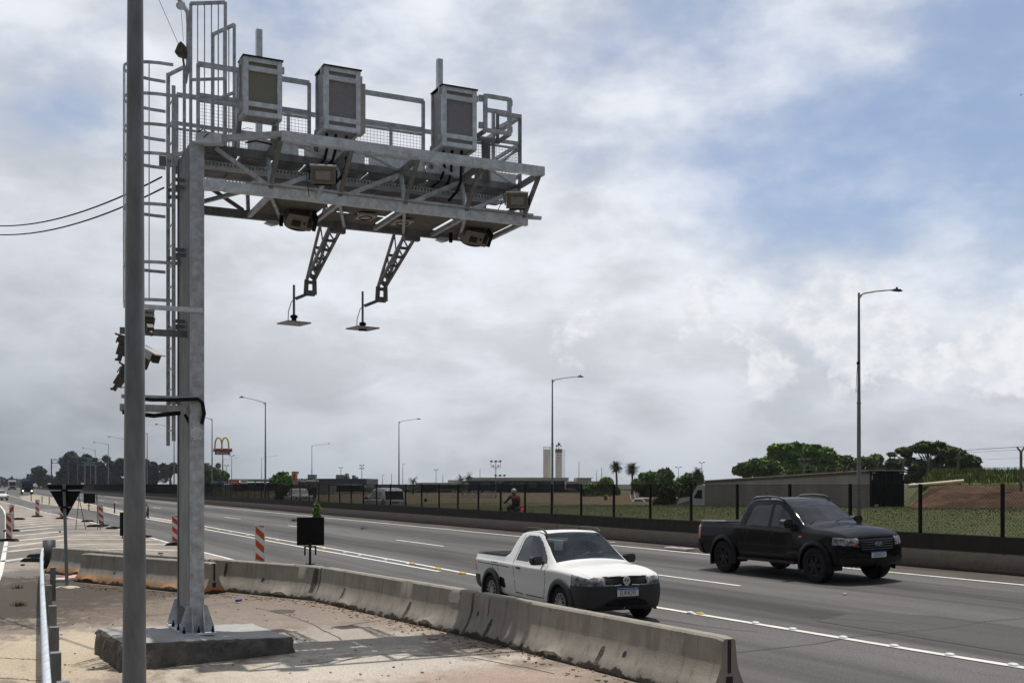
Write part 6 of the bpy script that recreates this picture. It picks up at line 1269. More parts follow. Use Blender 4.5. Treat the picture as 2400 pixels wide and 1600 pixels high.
for (w0, w1, z0, z1) in ((.08, .35, tz1-.20, tz1-.17), (wdt-.4, wdt-.08, tz1-.20, tz1-.17), (.06, .10, tz1-.62, tz1-.32), (wdt-.1, wdt-.06, tz1-.62, tz1-.32), (.25, .55, tz0+.0, tz0+.18)): b.add([tp(-.075, w0, z0), tp(-.075, w1, z0), tp(-.075, w1, z1), tp(-.075, w0, z1)], [(0, 1, 2, 3)])
b.build('reflective_tape', white_t, root)
b = MB()
for l in (1.6, 2.9, 4.2): b.cyl(tp(l, .0, .2), tp(l, .3, .2), .5, n=18)
for l in (1.6, 2.9, 4.2): b.cyl(tp(l, wdt-.3, .2), tp(l, wdt, .2), .5, n=18)
b.build('wheel', black, root); b = MB(); b.hexa([tp(.3, .4, .5), tp(.3, wdt-.4, .5), tp(LL, wdt-.4, .5), tp(LL, .4, .5), tp(.3, .4, tz0), tp(.3, wdt-.4, tz0), tp(LL, wdt-.4, tz0), tp(LL, .4, tz0)]); recalc(b.build('chassis', darkm, root))
cr = empty('truck_cab', A0+dirL*(LL+1.6), 0, 'white bonneted truck cab in front of the long trailer, seen past a fence post', 'truck'); wc = mat('cab_white', (.45, .46, .47), .45, var=.1, scale=1); gl_ = glass_d
def tpc(l, z): return tp(LL+l, 0, 0)+ZV*(z-tp(LL+l, 0, 0).z)
pts = [(.1, .45), (.1, 2.55), (.55, 2.62), (1.2, 2.55), (2.1, 1.75), (2.3, 1.65), (3.9, 1.5), (4.4, 1.15), (4.5, .45)]
b = MB(); b.prism(pts, tpc(0, 0)*1+dR*.05-ZV*.30, dirL, ZV, dR, 2.4); recalc(b.build('cab', wc, cr)); b = MB(); b.prism([(.5, 1.5), (.5, 2.2), (1.1, 2.2), (1.75, 1.55)], tpc(0, 0)+dR*.03-ZV*.30, dirL, ZV, dR, .02); b.build('side_window', gl_, cr); b = MB(); b.prism([(-.12, .5), (-.12, 2.5), (.12, 2.5), (.12, .5)], tpc(-.1, 0)+dR*.1-ZV*.3, dirL, ZV, dR, 2.2); b.build('cab_shadow_gap', darkm, cr)
b = MB(); [b.cyl(tpc(3.2, .1)+dR*w_-ZV*.2, tpc(3.2, .1)+dR*(w_+.3)-ZV*.2, .5, n=18) for w_ in (.0, 2.1)]; b.build('wheel', black, cr); b = MB(); b.prism([(2.4, 1.0), (2.4, 1.35), (4.2, 1.05), (4.2, .85)], tpc(0, 0)+dR*.035-ZV*.30, dirL, ZV, dR, .02); b.build('side_stripe', mat('blue_grey', (.12, .13, .16), .5), cr)
# ------------------------------------------------------------ lamp posts
lampm = mat('lamp_post_steel', (.20, .215, .22), .5, .4, var=.15, scale=3)
def lamp_post(x, yt, hgt, arm, side, rise, label, zb=0.3, group='tall street lamps along the motorway'):
    zt_p = zb+hgt; Z = (zt_p-H)*F/(YH-yt); t_ = P(x, yt, Z); r = empty('street_lamp', Vector((t_.x, t_.y, zb)), 0, label, 'street lamp', group)
    b = MB(); b.cyl((t_.x, t_.y, zb-.2), (t_.x, t_.y, zb+hgt*.5), .105, .085, n=12); b.cyl((t_.x, t_.y, zb+hgt*.5), (t_.x, t_.y, zt_p+.12), .08, .05, n=12); b.cyl((t_.x, t_.y, zb+hgt*.5-.05), (t_.x, t_.y, zb+hgt*.5+.05), .10, n=12); b.build('pole_shaft', lampm, r, smooth='auto')
    d = NV*side; e = t_+d*arm+ZV*rise; b = MB(); b.tube([t_-ZV*.05, t_.lerp(e, .12)+ZV*.05, t_.lerp(e, .5)+ZV*.06, e], [.04, .035, .03, .028], 8); b.beam(t_-ZV*.2, t_+d*.2+ZV*.03, .03); b.build('lamp_arm', lampm, r)
    b = MB(); h = e+d*.2; b.hexa([h+d*a_+UV*w_+ZV*z_ for z_, k in ((-.04, 1), (.05, .6)) for a_, w_ in ((-.28*k, -.11*k), (.30*k, -.11*k), (.30*k, .11*k), (-.28*k, .11*k))]); b.box(h-ZV*.045+d*.03, (.4, .18, .02), (NV, UV, ZV)); b.cyl(h+ZV*.05, h+ZV*.14, .05, n=10); b.build('lamp_head', darkm, r); return r, Z
r, Z = lamp_post(2013, 692, 10.0, 2.15, 1, .42, 'tallest lamp post at the right, rising from the grass past the trailer', zb=1.1)
t_ = P(2013, 692, Z); b = MB(); b.box(t_+Vector((-.06, -.05, -3.15)), (.1, .1, .12)); b.tube([t_+Vector((-.08, -.05, -3.2)), t_+Vector((-.12, -.05, -3.8)), t_+Vector((-.15, -.05, -4.5)), t_+Vector((-.05, -.05, -4.4))], .012, 5); b.build('wiring_box', darkm, r)
lamp_post(1294.5, 892, 10.3, 2.4, 1, .45, 'second lamp post, in front of the two white silos', zb=.45)
lamp_post(935, 989, 10.3, 2.6, 1, .5, 'third lamp post, left of the flat roofed building'); lamp_post(731, 1045, 10.3, 3.6, 1, .6, 'lamp post in front of the long dark building')
lamp_post(613, 1073, 10.3, 4.5, 1, .8, 'lamp post just right of the fuel station signs'); lamp_post(622, 945, 10.3, 2.2, -1, .55, 'tall lamp post with its arm to the left, right of the yellow arches')
lamp_post(497, 983, 10.3, 1.5, -1, .3, 'lamp post with its arm hidden behind the column, left of the yellow arches'); lamp_post(408, 1003, 10.3, 2.3, -1, .5, 'lamp post seen between the ladder rails and the column'); lamp_post(345, 1016, 10.3, 2.0, -1, .3, 'lamp post just right of the grey pole')
lamp_post(293, 1030, 10.3, 2.6, -1, .5, 'lamp post half hidden behind the grey pole'); lamp_post(254, 1042, 10.3, 2.6, -1, .5, 'lamp post rising right of the green direction sign'); lamp_post(223, 1055, 10.3, 2.6, -1, .6, 'lamp post behind the right half of the green direction sign')
lamp_post(198, 1062, 10.3, 2.6, -1, .6, 'lamp post behind the left half of the green direction sign'); lamp_post(182, 1073, 10.3, 2.6, -1, .6, 'smaller lamp post left of the green direction sign'); lamp_post(160, 1080, 10.3, 3.2, 1, .5, 'lamp post in front of the eucalyptus grove'); lamp_post(115, 1096, 10.3, 2.6, 1, .5, 'faint lamp post left of the dark road gantry')
lamp_post(340, 1078, 10.3, 4.0, 1, .5, 'short looking lamp post left of the ladder foot'); lamp_post(521, 1078, 10.3, 4.5, 1, .8, 'lamp arm reaching right of the sign pole below the arches')
def mast(x, yt, yb, Z, label, kind='twin', k=1.0):
    t_ = P(x, yt, Z); bt = P(x, yb, Z); r = empty('floodlight_mast', bt, 0, label, 'light mast', 'thin light masts behind the fence'); px = Z/F; b = MB(); b.cyl(bt, t_, max(.05, .8*px), max(.04, .5*px), n=8); b.build('mast_pole', lampm, r)
    b = MB(); ex = Vector((1, 0, 0))
    if kind == 'twin':
        for s in (-1, 1): b.beam(t_, t_+ex*s*4*px*k+ZV*1.5*px, .8*px); b.box(t_+ex*s*5*px*k+ZV*2*px, (4*px*k, .3, 1.6*px))
    elif kind == 'quad':
        for s in (-1, 1):
            for z in (0, -7): b.beam(t_+ZV*(z-2)*px, t_+ex*s*3.5*px+ZV*z*px, .7*px); b.box(t_+ex*s*3.6*px+ZV*z*px, (3*px, .3, 2.4*px))
    elif kind == 'triple':
        b.beam(t_-ex*12*px, t_+ex*12*px, .9*px)
        for s in (-1, 0, 1): b.box(t_+ex*s*10.5*px+ZV*2*px, (6*px, .5, 3.2*px))
        b.beam(t_-ex*11*px-ZV*12*px, t_+ex*11*px-ZV*12*px, .8*px)
        for s in (-1, 1): b.beam(t_+ex*s*11*px, t_+ex*s*11*px-ZV*12*px, .7*px); b.box(t_+ex*s*6*px-ZV*9*px, (4*px, .4, 3*px)); b.beam(t_-ZV*18*px, t_+ex*s*6*px-ZV*12*px, .7*px)
    elif kind == 'single': b.beam(t_, t_+ex*3*px, .6*px); b.box(t_+ex*3.5*px, (2.5*px, .2, 1*px))
    b.build('lamp_heads', darkm if kind != 'triple' else lampm, r)
mast(1162, 1082, 1175, 150, 'big floodlight mast with three heads in front of the flat roofed building', 'triple'); mast(1172, 1115, 1150, 220, 'small three headed mast behind the big floodlight mast', 'triple', .5)
mast(848, 1090, 1122, 220, 'four headed floodlight mast on the roof line of the dark building', 'quad'); mast(799, 1097, 1120, 230, 'two headed mast above the dark building roof', 'twin', .7); mast(1022, 1102, 1132, 260, 'two headed mast left of the flat roofed building', 'twin', .7)
mast(543, 1069, 1124, 260, 'two headed mast right of the yellow arches sign', 'twin'); mast(531, 1092, 1124, 280, 'lower two headed mast right of the yellow arches sign', 'twin', .8); mast(1590, 1096, 1130, 210, 'two headed mast above the rounded dark tree', 'twin'); mast(1645, 1085, 1118, 210, 'two headed mast right of the fan palm left of the trailer', 'twin')
mast(1885, 1077, 1110, 130, 'three headed mast in front of the broad bright tree', 'triple'); mast(944, 1087, 1134, 300, 'thin pole close right of the third lamp post', 'single'); mast(1125, 1097, 1120, 260, 'bare thin pole above the flat roof', 'none'); mast(1357, 1080, 1140, 230, 'thin pole right of the silos', 'none'); mast(1410, 1094, 1128, 230, 'thinner pole left of the two tall palms', 'none'); mast(1398, 1103, 1128, 240, 'bare pole farther right of the silos', 'none'); mast(896, 1113, 1150, 250, 'short pole above the silver minivan', 'single'); mast(918, 1110, 1150, 280, 'thin bare pole above the minivan roof', 'none'); mast(1038, 1112, 1130, 260, 'bare thin pole left of the two roof palms', 'none')
# ------------------------------------------------------------ buildings and signs
ex, ey = Vector((1, 0, 0)), Vector((0, 1, 0))
def pbox(x0, x1, y0, y1, Z, dep, name, m, root, dZ=0):
    a, c = P(x0, y0, Z), P(x1, y1, Z); b = MB(); b.box(((a.x+c.x)/2, Z+dZ+dep/2, (a.z+c.z)/2), (abs(c.x-a.x), dep, abs(a.z-c.z))); return b.build(name, m, root)
def building(x, y, Z, label, name='building', cat='building'): return empty(name, P(x, y, Z), 0, label, cat)
wallw = mat('pale_fascia', (.34, .32, .29), .8, var=.12, scale=.4, stretch=(1, 1, .2)); darkg = mat('dark_shopfront', (.02, .022, .026), .2, var=.3, scale=.3); navy = mat('navy_cladding', (.016, .017, .026), .6, var=.12, scale=.3); louv = mat('grey_block_wall', (.30, .29, .27), .85, var=.1, scale=1)
Z = 250; B = building(1180, 1150, Z, 'low flat roofed building with a pale fascia and dark glass, wider right part')
pbox(1092, 1333, 1118.5, 1126, Z, 30, 'roof_fascia', wallw, B); pbox(1095, 1330, 1126.2, 1150, Z, 26, 'glass_wall', darkg, B, 1.5)
for x in (1095, 1150, 1205, 1262, 1320): pbox(x, x+2.2, 1126.2, 1150, Z, .4, 'pillar', darkm, B, .6)
for (x0, x1, y0, y1) in ((1196, 1230, 1129, 1136), (1125, 1150, 1130, 1138), (1240, 1258, 1130, 1141)): pbox(x0, x1, y0, y1, Z, .1, 'window', mat('dim_window', (.06, .062, .065), .3), B, 1.3)
B = building(1030, 1150, Z, 'lower left wing with louvred wall and pale flat roof'); pbox(975, 1099, 1130.5, 1136, Z, 24, 'roof_fascia', wallw, B, -1); pbox(1022, 1098, 1136.2, 1151, Z, 20, 'wall', louv, B, .5); pbox(988, 1022, 1136.2, 1151, Z, 20, 'dark_wall', navy, B, .6); pbox(975, 988, 1136.2, 1151, Z, 20, 'wall', wallw, B, .7)
for i in range(12): pbox(1024+i*5, 1027.5+i*5, 1138, 1144, Z, .1, 'louvre', darkg, B, .42)
pbox(1047, 1078, 1124, 1130.2, Z, 8, 'roof_block', wallw, B, 4); pbox(1080, 1100, 1126, 1150, Z, 6, 'entrance_recess', darkg, B, .8)
B = building(1380, 1145, 235, 'small white walled block right of the flat roofed building'); pbox(1351, 1386, 1120, 1144, 235, 10, 'wall', wallw, B); pbox(1327, 1356, 1127, 1146, 233, 8, 'wall', louv, B); pbox(1386, 1404, 1127, 1145, 237, 8, 'wall', wallw, B, 1)
pbox(1328, 1356, 1133, 1143, 233, .1, 'window', darkg, B, -.12); MB().box(P(1370, 1119.6, 236)+ey*4, (3.4, 10.4, .1)).build('roof', louv, B)
# silos
def silo(x, r_px, yt, yb, Z, label, dirty):
    c = P(x, yb, Z); t_ = P(x, yt, Z); r = r_px*Z/F; R_ = empty('silo', c, 0, label, 'silo', 'two white silos behind the flat roof'); sm = mat('silo_white' + ('_ribbed' if dirty else ''), (.80, .78, .72), .8, var=.14, scale=.5, stretch=(1, 1, .25)); b = MB(); b.cyl(c-ZV, t_, r, n=40); b.build('tank', sm, R_, smooth='auto')
    if dirty:
        b = MB(); z = c.z
        while z < t_.z: b.lathe([(0, r+.02), (.08, r+.02)], (c.x, c.y, z), ZV, 40); z += .75
        b.build('hoops', mat('silo_hoop', (.33, .31, .27), .8), R_); MB().lathe([(0, r+.03), (-.9, r+.03)], (c.x, c.y, t_.z+.02), ZV, 40).build('stained_rim', mat('silo_stain', (.20, .17, .14), .9, var=.3, scale=1), R_)
        b = MB(); x0 = c.x+r+.25; 
        for dx in (0, .35): b.beam((x0+dx, c.y, c.z), (x0+dx, c.y, t_.z), .05)
        z = c.z
        while z < t_.z: b.beam((x0-.1, c.y, z), (x0+.6, c.y, z), .04); z += .5
        b.build('ladder', darkm, R_); b = MB()
        for (dx, dz, s) in ((-.5, .9, .7), (.1, 1.3, .9), (.6, .8, .5)): b.box((c.x+dx, c.y, t_.z+dz), (s*.7, .5, s*.6))
        b.beam((c.x, c.y, t_.z), (c.x, c.y, t_.z+1.9), .12); b.beam((c.x-.7, c.y, t_.z), (c.x-.5, c.y, t_.z+1), .1); b.build('roof_equipment', darkm, R_)
    b = MB(); n = 16
    for i in range(n): a = 2*pi*i/n; b.beam((c.x+cos(a)*r*.97, c.y+sin(a)*r*.97, t_.z), (c.x+cos(a)*r*.97, c.y+sin(a)*r*.97, t_.z+.75), .04); a2 = 2*pi*(i+1)/n; b.beam((c.x+cos(a)*r*.97, c.y+sin(a)*r*.97, t_.z+.75), (c.x+cos(a2)*r*.97, c.y+sin(a2)*r*.97, t_.z+.75), .04)
    if not dirty: b.build('guard_rail', lampm, R_)
silo(1282, 9, 1053, 1120, 300, 'smooth white silo with a railing, left of the two', False); silo(1309.5, 8, 1052, 1120, 295, 'ribbed stained white silo with equipment on top, right of the two', True)
# letters on the lawn
r = empty('lawn_letters', P(1112, 1165, 150), 0, 'large grey letters reading DUQUE DUTRA standing on the brown slope', 'sign'); lm = mat('letter_grey', (.62, .62, .68), .7)
txt = 'DUQUE DUTRA'; xs = [1066, 1081, 1093, 1105.5, 1116, None, 1127, 1138.5, 1149, 1158, 1171]
for ch, x in zip(txt, [1066.5, 1079, 1090, 1100.5, 1110, 0, 1120, 1130.5, 1140.5, 1149, 1159.5]):
    if ch == ' ': continue
    o = MB().text(ch, P(x, 1157, 150), ex, ZV, 1.15, .12).build('letter', lm, r)
MB().box(P(1112, 1164.8, 150), (5.9, .10, .05)).build('letter_base', darkm, r)
# restaurant
Z = 230; B = building(770, 1150, Z, 'long dark navy restaurant building with white lettering on its roof band'); pbox(690, 859, 1121, 1134.5, Z, 20, 'roof_band', navy, B); pbox(690, 787, 1134.7, 1136, Z-.5, 1, 'light_strip', wallw, B, 0); pbox(776, 787, 1133.5, 1136.2, Z-.6, .5, 'red_strip', mat('brick_red', (.28, .05, .04), .7), B, 0); pbox(692, 850, 1136.2, 1152, Z, 17, 'lower_wall', darkg, B, 1.5)
MB().text("McDonald's", P(722.5, 1125.2, Z-.15), ex, ZV, 2.75*.17+.03*15, .1).build('roof_lettering', mat('white_letters', (.85, .85, .82), .6), B)
for (x0, x1, y0, y1) in ((721, 737, 1111.5, 1121), (787, 804, 1112, 1121), (809, 813, 1109, 1121), (825, 829, 1113, 1121), (806, 815, 1116, 1121), (830, 835, 1117, 1121)): pbox(x0, x1, y0, y1, Z+6, 3, 'roof_unit', mat('roof_unit_grey', (.19, .20, .17), .7, .2, var=.2, scale=.6), B)
B = building(689, 1140, 215, 'red brick tower with yellow edges beside the dark restaurant', 'sign_tower', 'sign tower'); pbox(685, 692.5, 1110, 1140, 215, 2.0, 'shaft', mat('brick_red', (.2, .05, .04)), B); pbox(683.5, 694.5, 1104.5, 1108, 214.8, 2.4, 'crown', mat('dark_red', (.11, .03, .025), .7), B); pbox(683, 695, 1108, 1110.3, 214.7, 2.5, 'yellow_band', mat('sign_yellow', (.62, .38, .02), .5), B); MB().beam(P(683.8, 1110, 214.5), P(685, 1119, 214.5), .12).build('edge_trim', mat('sign_yellow', (.62, .38, .02)), B); MB().beam(P(694.2, 1110, 214.5), P(693, 1119, 214.5), .12).build('edge_trim', mat('sign_yellow', (.62, .38, .02)), B)
r = empty('flagpole', P(664, 1135, 220), 0, 'flagpole with a green flag left of the brick tower', 'flag'); MB().cyl(P(664, 1140, 220), P(664, 1101, 220), .05, n=8).build('pole_shaft', lampm, r); b = MB(); n = 9
vs = []
for i in range(n): t = i/(n-1); xx = 664.3+13*t; yo = 2.5*t+1.0*sin(t*6); vs += [P(xx, 1104+yo, 220)+ey*.2*sin(t*7), P(xx, 1112+yo*.7, 220)+ey*.2*sin(t*7)]
b.add(vs, [(2*i, 2*i+1, 2*i+3, 2*i+2) for i in range(n-1)]); b.build('flag', mat('flag_green', (.01, .07, .03), .8), r); c = P(670.5, 1109.8, 219.7); MB().prism([(-.38, 0), (0, -.24), (.38, 0), (0, .24)], c, ex, ZV, ey, .01).build('flag_diamond', mat('flag_yellow', (.35, .25, .03), .8), r)
# blue grey shed behind
B = building(1100, 1140, 420, 'long pale blue grey shed on the horizon behind the minivan', 'shed'); pbox(852, 985, 1134.5, 1149, 420, 30, 'wall', mat('shed_blue', (.17, .21, .27), .7, var=.05, scale=.1), B); pbox(873, 912, 1136, 1150, 300, 10, 'front_block', louv, B, -100)
B = building(1480, 1150, 330, 'blue and white low sheds between the two tall palms and the trees', 'shed'); pbox(1440, 1500, 1145, 1160, 330, 20, 'wall', mat('shed_blue_bright', (.20, .27, .38), .7, var=.1, scale=.1), B); pbox(1450, 1478, 1149, 1160, 320, 5, 'white_unit', wallw, B); pbox(1486, 1515, 1148, 1157, 310, 8, 'white_unit', wallw, B, 2)
for (x, lb) in ((1417, 'leaning dark concrete ramp post on the brown slope, left one'), (1483, 'pair of pale railed steps climbing the brown slope')):
    r = empty('slope_steps', P(x+4, 1185, 130), 0, lb, 'steps'); b = MB()
    if x == 1417: b.prism([(-.18, 0), (.20, 0), (.12, 1.15), (-.25, 1.2)], P(1421, 1187, 130), ex, ZV, ey, .6); b.build('post_block', mat('old_concrete_post', (.1, .1, .1)), r)
    else:
        b.beam(P(1476, 1158, 150), P(1484, 1186, 125), .12); b.beam(P(1486, 1155, 150), P(1493, 1184, 125), .12); b.build('side_rails', wallw, r); b = MB(); b.add([P(1478, 1158, 149), P(1485, 1156, 149), P(1492, 1186, 125), P(1485, 1187, 125)], [(0, 1, 2, 3)]); b.build('step_flight', mat('step_dark', (.05, .042, .032), .9), r)
r = empty('dirt_cut', P(1450, 1175, 140), 0, 'bare reddish cut in the slope below the palms', 'earth cut'); b = MB(); b.add([P(1395, 1172, 140)+ey*6, P(1450, 1164, 140)+ey*6, P(1560, 1166, 140)+ey*6, P(1560, 1184, 135), P(1395, 1184, 135), ], [(0, 1, 2, 3, 4)]); b.build('soil_face', mat('red_soil', (.13, .065, .03), .95, var=.3, scale=.5, stretch=(1, 1, 5)), r)
for k in range(3): 
    pass
r = empty('small_board', P(996, 1178, 120), 0, 'small dark double sided board standing on the grass left of the big letters', 'sign board'); pbox(994, 1001, 1168, 1184, 120, .08, 'board', darkm, r); pbox(993.3, 994.2, 1168, 1183, 120, .1, 'board_edge', white_s, r, -.02); pbox(1001, 1001.8, 1168, 1178, 120, .1, 'board_edge', white_s, r, -.02)
# arches sign
Z = 280; k = Z/F; r = empty('arches_sign', P(520, 1134, Z), 0, 'tall pole sign with big yellow arches on a red bar, small 24 hour panel below', 'sign'); ym = mat('arch_yellow', (.62, .42, .07), .5)
for cx in (512, 528): 
    b = MB(); pts = []; s_ = -1 if cx == 512 else 1
    for i in range(25):
        t = pi*i/24; px = cx-8.2*cos(t) if True else 0; h_ = 28*(sin(t)**.62); pts.append(P(px, 1053-h_, Z))
    b.tube(pts, [2.0*k]*25, 8); b.build('arch', ym, r, smooth=True)
pbox(499, 542, 1050.5, 1058.5, Z, .8, 'red_bar', mat('sign_red', (.22, .015, .03), .5), r, .3); pbox(503, 537.5, 1058.8, 1065, Z, .8, 'hours_panel', mat('sign_dark', (.03, .035, .03), .5), r, .3)
MB().text('24 Horas', P(524, 1062, Z-.0)-ey*.02, ex, ZV, .55, .04).build('panel_lettering', mat('sign_letters', (.7, .7, .68), .6), r); MB().cyl(P(510.5, 1061.8, Z), P(510.5, 1061.8, Z)-ey*.06, 2.4*k, n=16).build('round_symbol', ym, r); b = MB(); b.cyl(P(521, 1134, Z)+ey*.5, P(521, 1062, Z)+ey*.5, 1.1*k, n=10); b.build('pole_shaft', mat('sign_pole_dark', (.09, .06, .055), .6), r)
def rsign(x, y, rad, Z, label, col, ringc, txt=None, tcol=white_s, pole=True):
    r = empty('round_sign', P(x, y, Z), 0, label, 'road sign'); k = Z/F; c = P(x, y, Z); MB().cyl(c, c-ey*.04, rad*k, n=28).build('rim', ringc, r); MB().cyl(c-ey*.04, c-ey*.06, rad*k*.80, n=28).build('disc', col, r)
    if txt: MB().text(txt, c-ey*.07, ex, ZV, rad*k*.95, .01).build('lettering', tcol, r)
    if pole: MB().cyl(c+ey*.05, (c.x, c.y+.05, .2), .05, n=8).build('post', darkm, r)
black_d = mat('sign_black', (.02, .022, .03), .5); rsign(511.5, 1091, 7.2, 200, 'dark round sign reading 24 on the left of the arches pole', black_d, white_s, '24'); rsign(358, 1116, 5.6, 190, 'black round sign back between the pole and the ladder', black_d, black_d)
rsign(382, 1125, 4.8, 190, 'round speed sign with a red rim left of the column', white_s, mat('rim_red', (.35, .03, .02), .5), '80', black_d); rsign(659, 1143, 10, 100, 'round sign with a dull red rim behind the fence left of the brick tower', mat('dull_sign', (.10, .095, .08), .6), mat('dull_red', (.16, .03, .025), .6), '60', black_d)
# fuel station
Z = 270; B = building(560, 1140, Z, 'fuel station with a long white and green canopy', 'fuel_station'); pbox(527, 642, 1122, 1124.6, Z, 14, 'canopy_edge', mat('canopy_white', (.6, .6, .58), .6), B); pbox(580, 648, 1124.8, 1128, Z, 13, 'canopy_band', mat('canopy_green', (.01, .07, .045), .6), B, .3)
for x in (590, 612, 633): pbox(x, x+2, 1128, 1148, Z, .5, 'canopy_post', louv, B, 3)
pbox(545, 645, 1130, 1150, Z+10, 4, 'shop_wall', darkg, B); pbox(600, 609, 1139, 1147, Z+9.8, .1, 'pump_poster', mat('poster_grey', (.25, .25, .25), .6), B, -.05)
def board(x0, x1, y0, y1, Z, col, txt, label, tc=white_s, size=.55, band=None):
    r = empty('advert_board', P((x0+x1)/2, y1, Z), 0, label, 'sign board', 'advert boards at the fuel station'); pbox(x0, x1, y0, y1, Z, .25, 'board', col, r); c = P((x0+x1)/2, (y0+y1)/2-.2, Z)-ey*.02; MB().text(txt, c, ex, ZV, (y1-y0)*Z/F*size, .02).build('lettering', tc, r)
    if band: pbox(x0+1, x1-1, y0+.8, y0+(y1-y0)*.32, Z, .05, 'band', band, r, -.06)
    b = MB(); [b.cyl(P(x, y1, Z)+ey*.1, P(x, 1150, Z)+ey*.1, .08, n=8) for x in (x0+2, x1-2)]; b.build('post', darkm, r)
board(497, 513, 1125, 1133, 240, mat('board_green', (.01, .06, .045), .6), 'Truck', 'dark green board, leftmost of the fuel station boards'); board(514, 535.5, 1124.3, 1133.5, 238, mat('board_blue', (.015, .03, .12), .6), 'Truck', 'dark blue board between the green and orange ones'); board(536.5, 560, 1124, 1134, 236, mat('board_orange', (.36, .085, .03), .6), 'pneus', 'orange board with pale lettering at the fuel station')
board(552, 560, 1134.2, 1145, 236, mat('board_orange2', (.30, .07, .03), .6), '9', 'small orange board with a 9 below the orange board'); board(563.5, 580, 1124, 1132.5, 234, white_s, 'BR', 'white board with dark letters right of the orange board', mat('board_black', (.02, .03, .025), .6), .55, mat('board_ochre', (.38, .22, .04), .6)); board(478, 491, 1084, 1096, 260, white_s, 'BR', 'tall fuel price board half hidden by the column', mat('board_green_letters', (.01, .1, .05), .6), .4, mat('board_ochre', (.38, .22, .04), .6))
# green direction sign and the dark road gantry
Z = 250; r = empty('direction_sign', P(210, 1134, Z), 0, 'green motorway direction sign with two rows of white text on three posts', 'road sign'); gm = mat('sign_green', (.006, .085, .05), .55); pbox(191.5, 228.5, 1072, 1090, Z, .2, 'panel', gm, r); wm_ = mat('sign_white_paint', (.6, .62, .6), .6)
pbox(192, 228, 1082.3, 1082.8, Z, .04, 'divider', wm_, r, -.05); pbox(191.3, 228.7, 1071.8, 1072.4, Z, .04, 'border', wm_, r, -.05); pbox(191.3, 228.7, 1089.6, 1090.2, Z, .04, 'border', wm_, r, -.05)
MB().text('Cumbica', P(210, 1075.5, Z)-ey*.04, ex, ZV, .42, .02).build('lettering', wm_, r); MB().text('Hoteis', P(210, 1079.3, Z)-ey*.04, ex, ZV, .40, .02).build('lettering', wm_, r); MB().text('SAIDA 225 KM', P(210, 1086.3, Z)-ey*.04, ex, ZV, .38, .02).build('lettering', wm_, r)
b = MB(); [b.cyl(P(x, 1090, Z)+ey*.2, P(x, 1140, Z)+ey*.2, .09, n=8) for x in (199, 211, 224)]; b.build('post', lampm, r)
Z = 300; r = empty('road_gantry', P(120, 1134, Z), 0, 'dark lattice sign gantry spanning the far end of the road', 'gantry'); k = Z/F; gmk = mat('dark_gantry', (.055, .045, .042), .7)
b = MB(); [b.beam(P(x, 1136, Z), P(x, 1075, Z), 2.6*k, 2.6*k) for x in (120.5, 254)]; b.build('leg', gmk, r); b = MB(); b.beam(P(119, 1076, Z), P(256, 1076, Z), 1.1*k); b.beam(P(119, 1085, Z), P(256, 1085, Z), 1.1*k); n = 18
for i in range(n): x0 = 121+i*133/n; x1 = 121+(i+1)*133/n; b.beam(P(x0, 1076 if i % 2 else 1085, Z), P(x1, 1085 if i % 2 else 1076, Z), .7*k)
b.build('lattice_beam', gmk, r)
# ------------------------------------------------------------ work zone furniture
def rubber_foot(c, k=1.0, hd_=0.0, name='rubber_foot', parent=None):
    b = MB(); ax_ = Vector((cos(hd_), sin(hd_), 0)); ay_ = Vector((-sin(hd_), cos(hd_), 0)); w, d, h = .78*k, .36*k, .11*k; o = Vector((0, 0, 0)) if parent is None else Vector(c)
    lo_ = [o+ax_*sx*w/2+ay_*sy*d/2 for sx, sy in ((-1, -1), (1, -1), (1, 1), (-1, 1))]; hi = [o+ax_*sx*w*.36+ay_*sy*d*.38+ZV*h for sx, sy in ((-1, -1), (1, -1), (1, 1), (-1, 1))]; b.hexa(lo_+hi); b.box(o+ZV*(h+.008), (.16*k, .10*k, .02), (ax_, ay_, ZV)); return b
def delineator(p, w, h, label, hd_=0.0, base=True, lean=0.0, first=[None], top=False, flip=False):
    r = empty('delineator_panel', p, 0, label, 'delineator', 'red and white striped delineator panels'); ax_ = (Vector((cos(hd_), sin(hd_), 0))); n_ = Vector((ax_.y, -ax_.x, 0)); zb_ = .12 if base else .05; up = (ZV+ax_*lean).normalized(); o = Vector((0, 0, zb_))
    MB().prism([(-w/2, 0), (w/2, 0), (w/2, h), (-w/2, h)], o, ax_, up, -n_, .05).build('panel', white_s, r, world=False)
    b = MB(); st = h/3.55; s = -1 if flip else 1
    for kk in range(-1, 4):
        z0 = h-kk*st*1.28-.02; pts = [(-w/2+.02, z0), (w/2-.02, z0-w*.75), (w/2-.02, z0-w*.75-st*.66), (-w/2+.02, z0-st*.66)]
        pts = [(s*x, min(h-.01, max(.01, z))) for x, z in pts]
        if abs(pts[0][1]-pts[3][1])+abs(pts[1][1]-pts[2][1]) > .02:
            q = [pts[0]]; [q.append(t) for t in pts[1:] if t != q[-1]]
            if len(q) > 2: b.prism(q, o+n_*.004, ax_, up, n_, .002)
    b.build('red_stripes', red_s, r, world=False); b = MB(); b.prism([(-w/2-.02, h), (w/2+.02, h), (w/2+.02, h+.03), (-w/2-.02, h+.03)], o-n_*.055*(-1)*0, ax_, up, -n_, .055)
    if top: b.cyl(o+up*(h+.03)-n_*.03, o+up*(h+.14)-n_*.03, .022, .016, n=10); b.cyl(o+up*(h+.14)-n_*.03, o+up*(h+.165)-n_*.03, .03, n=10)
    b.build('top_cap', white_s, r, world=False)
    if base: bb = rubber_foot(None, 1.0, hd_); bb.build('rubber_base', black, r, world=False)
    return r
sc = lambda x, y: G(x, y).y/F
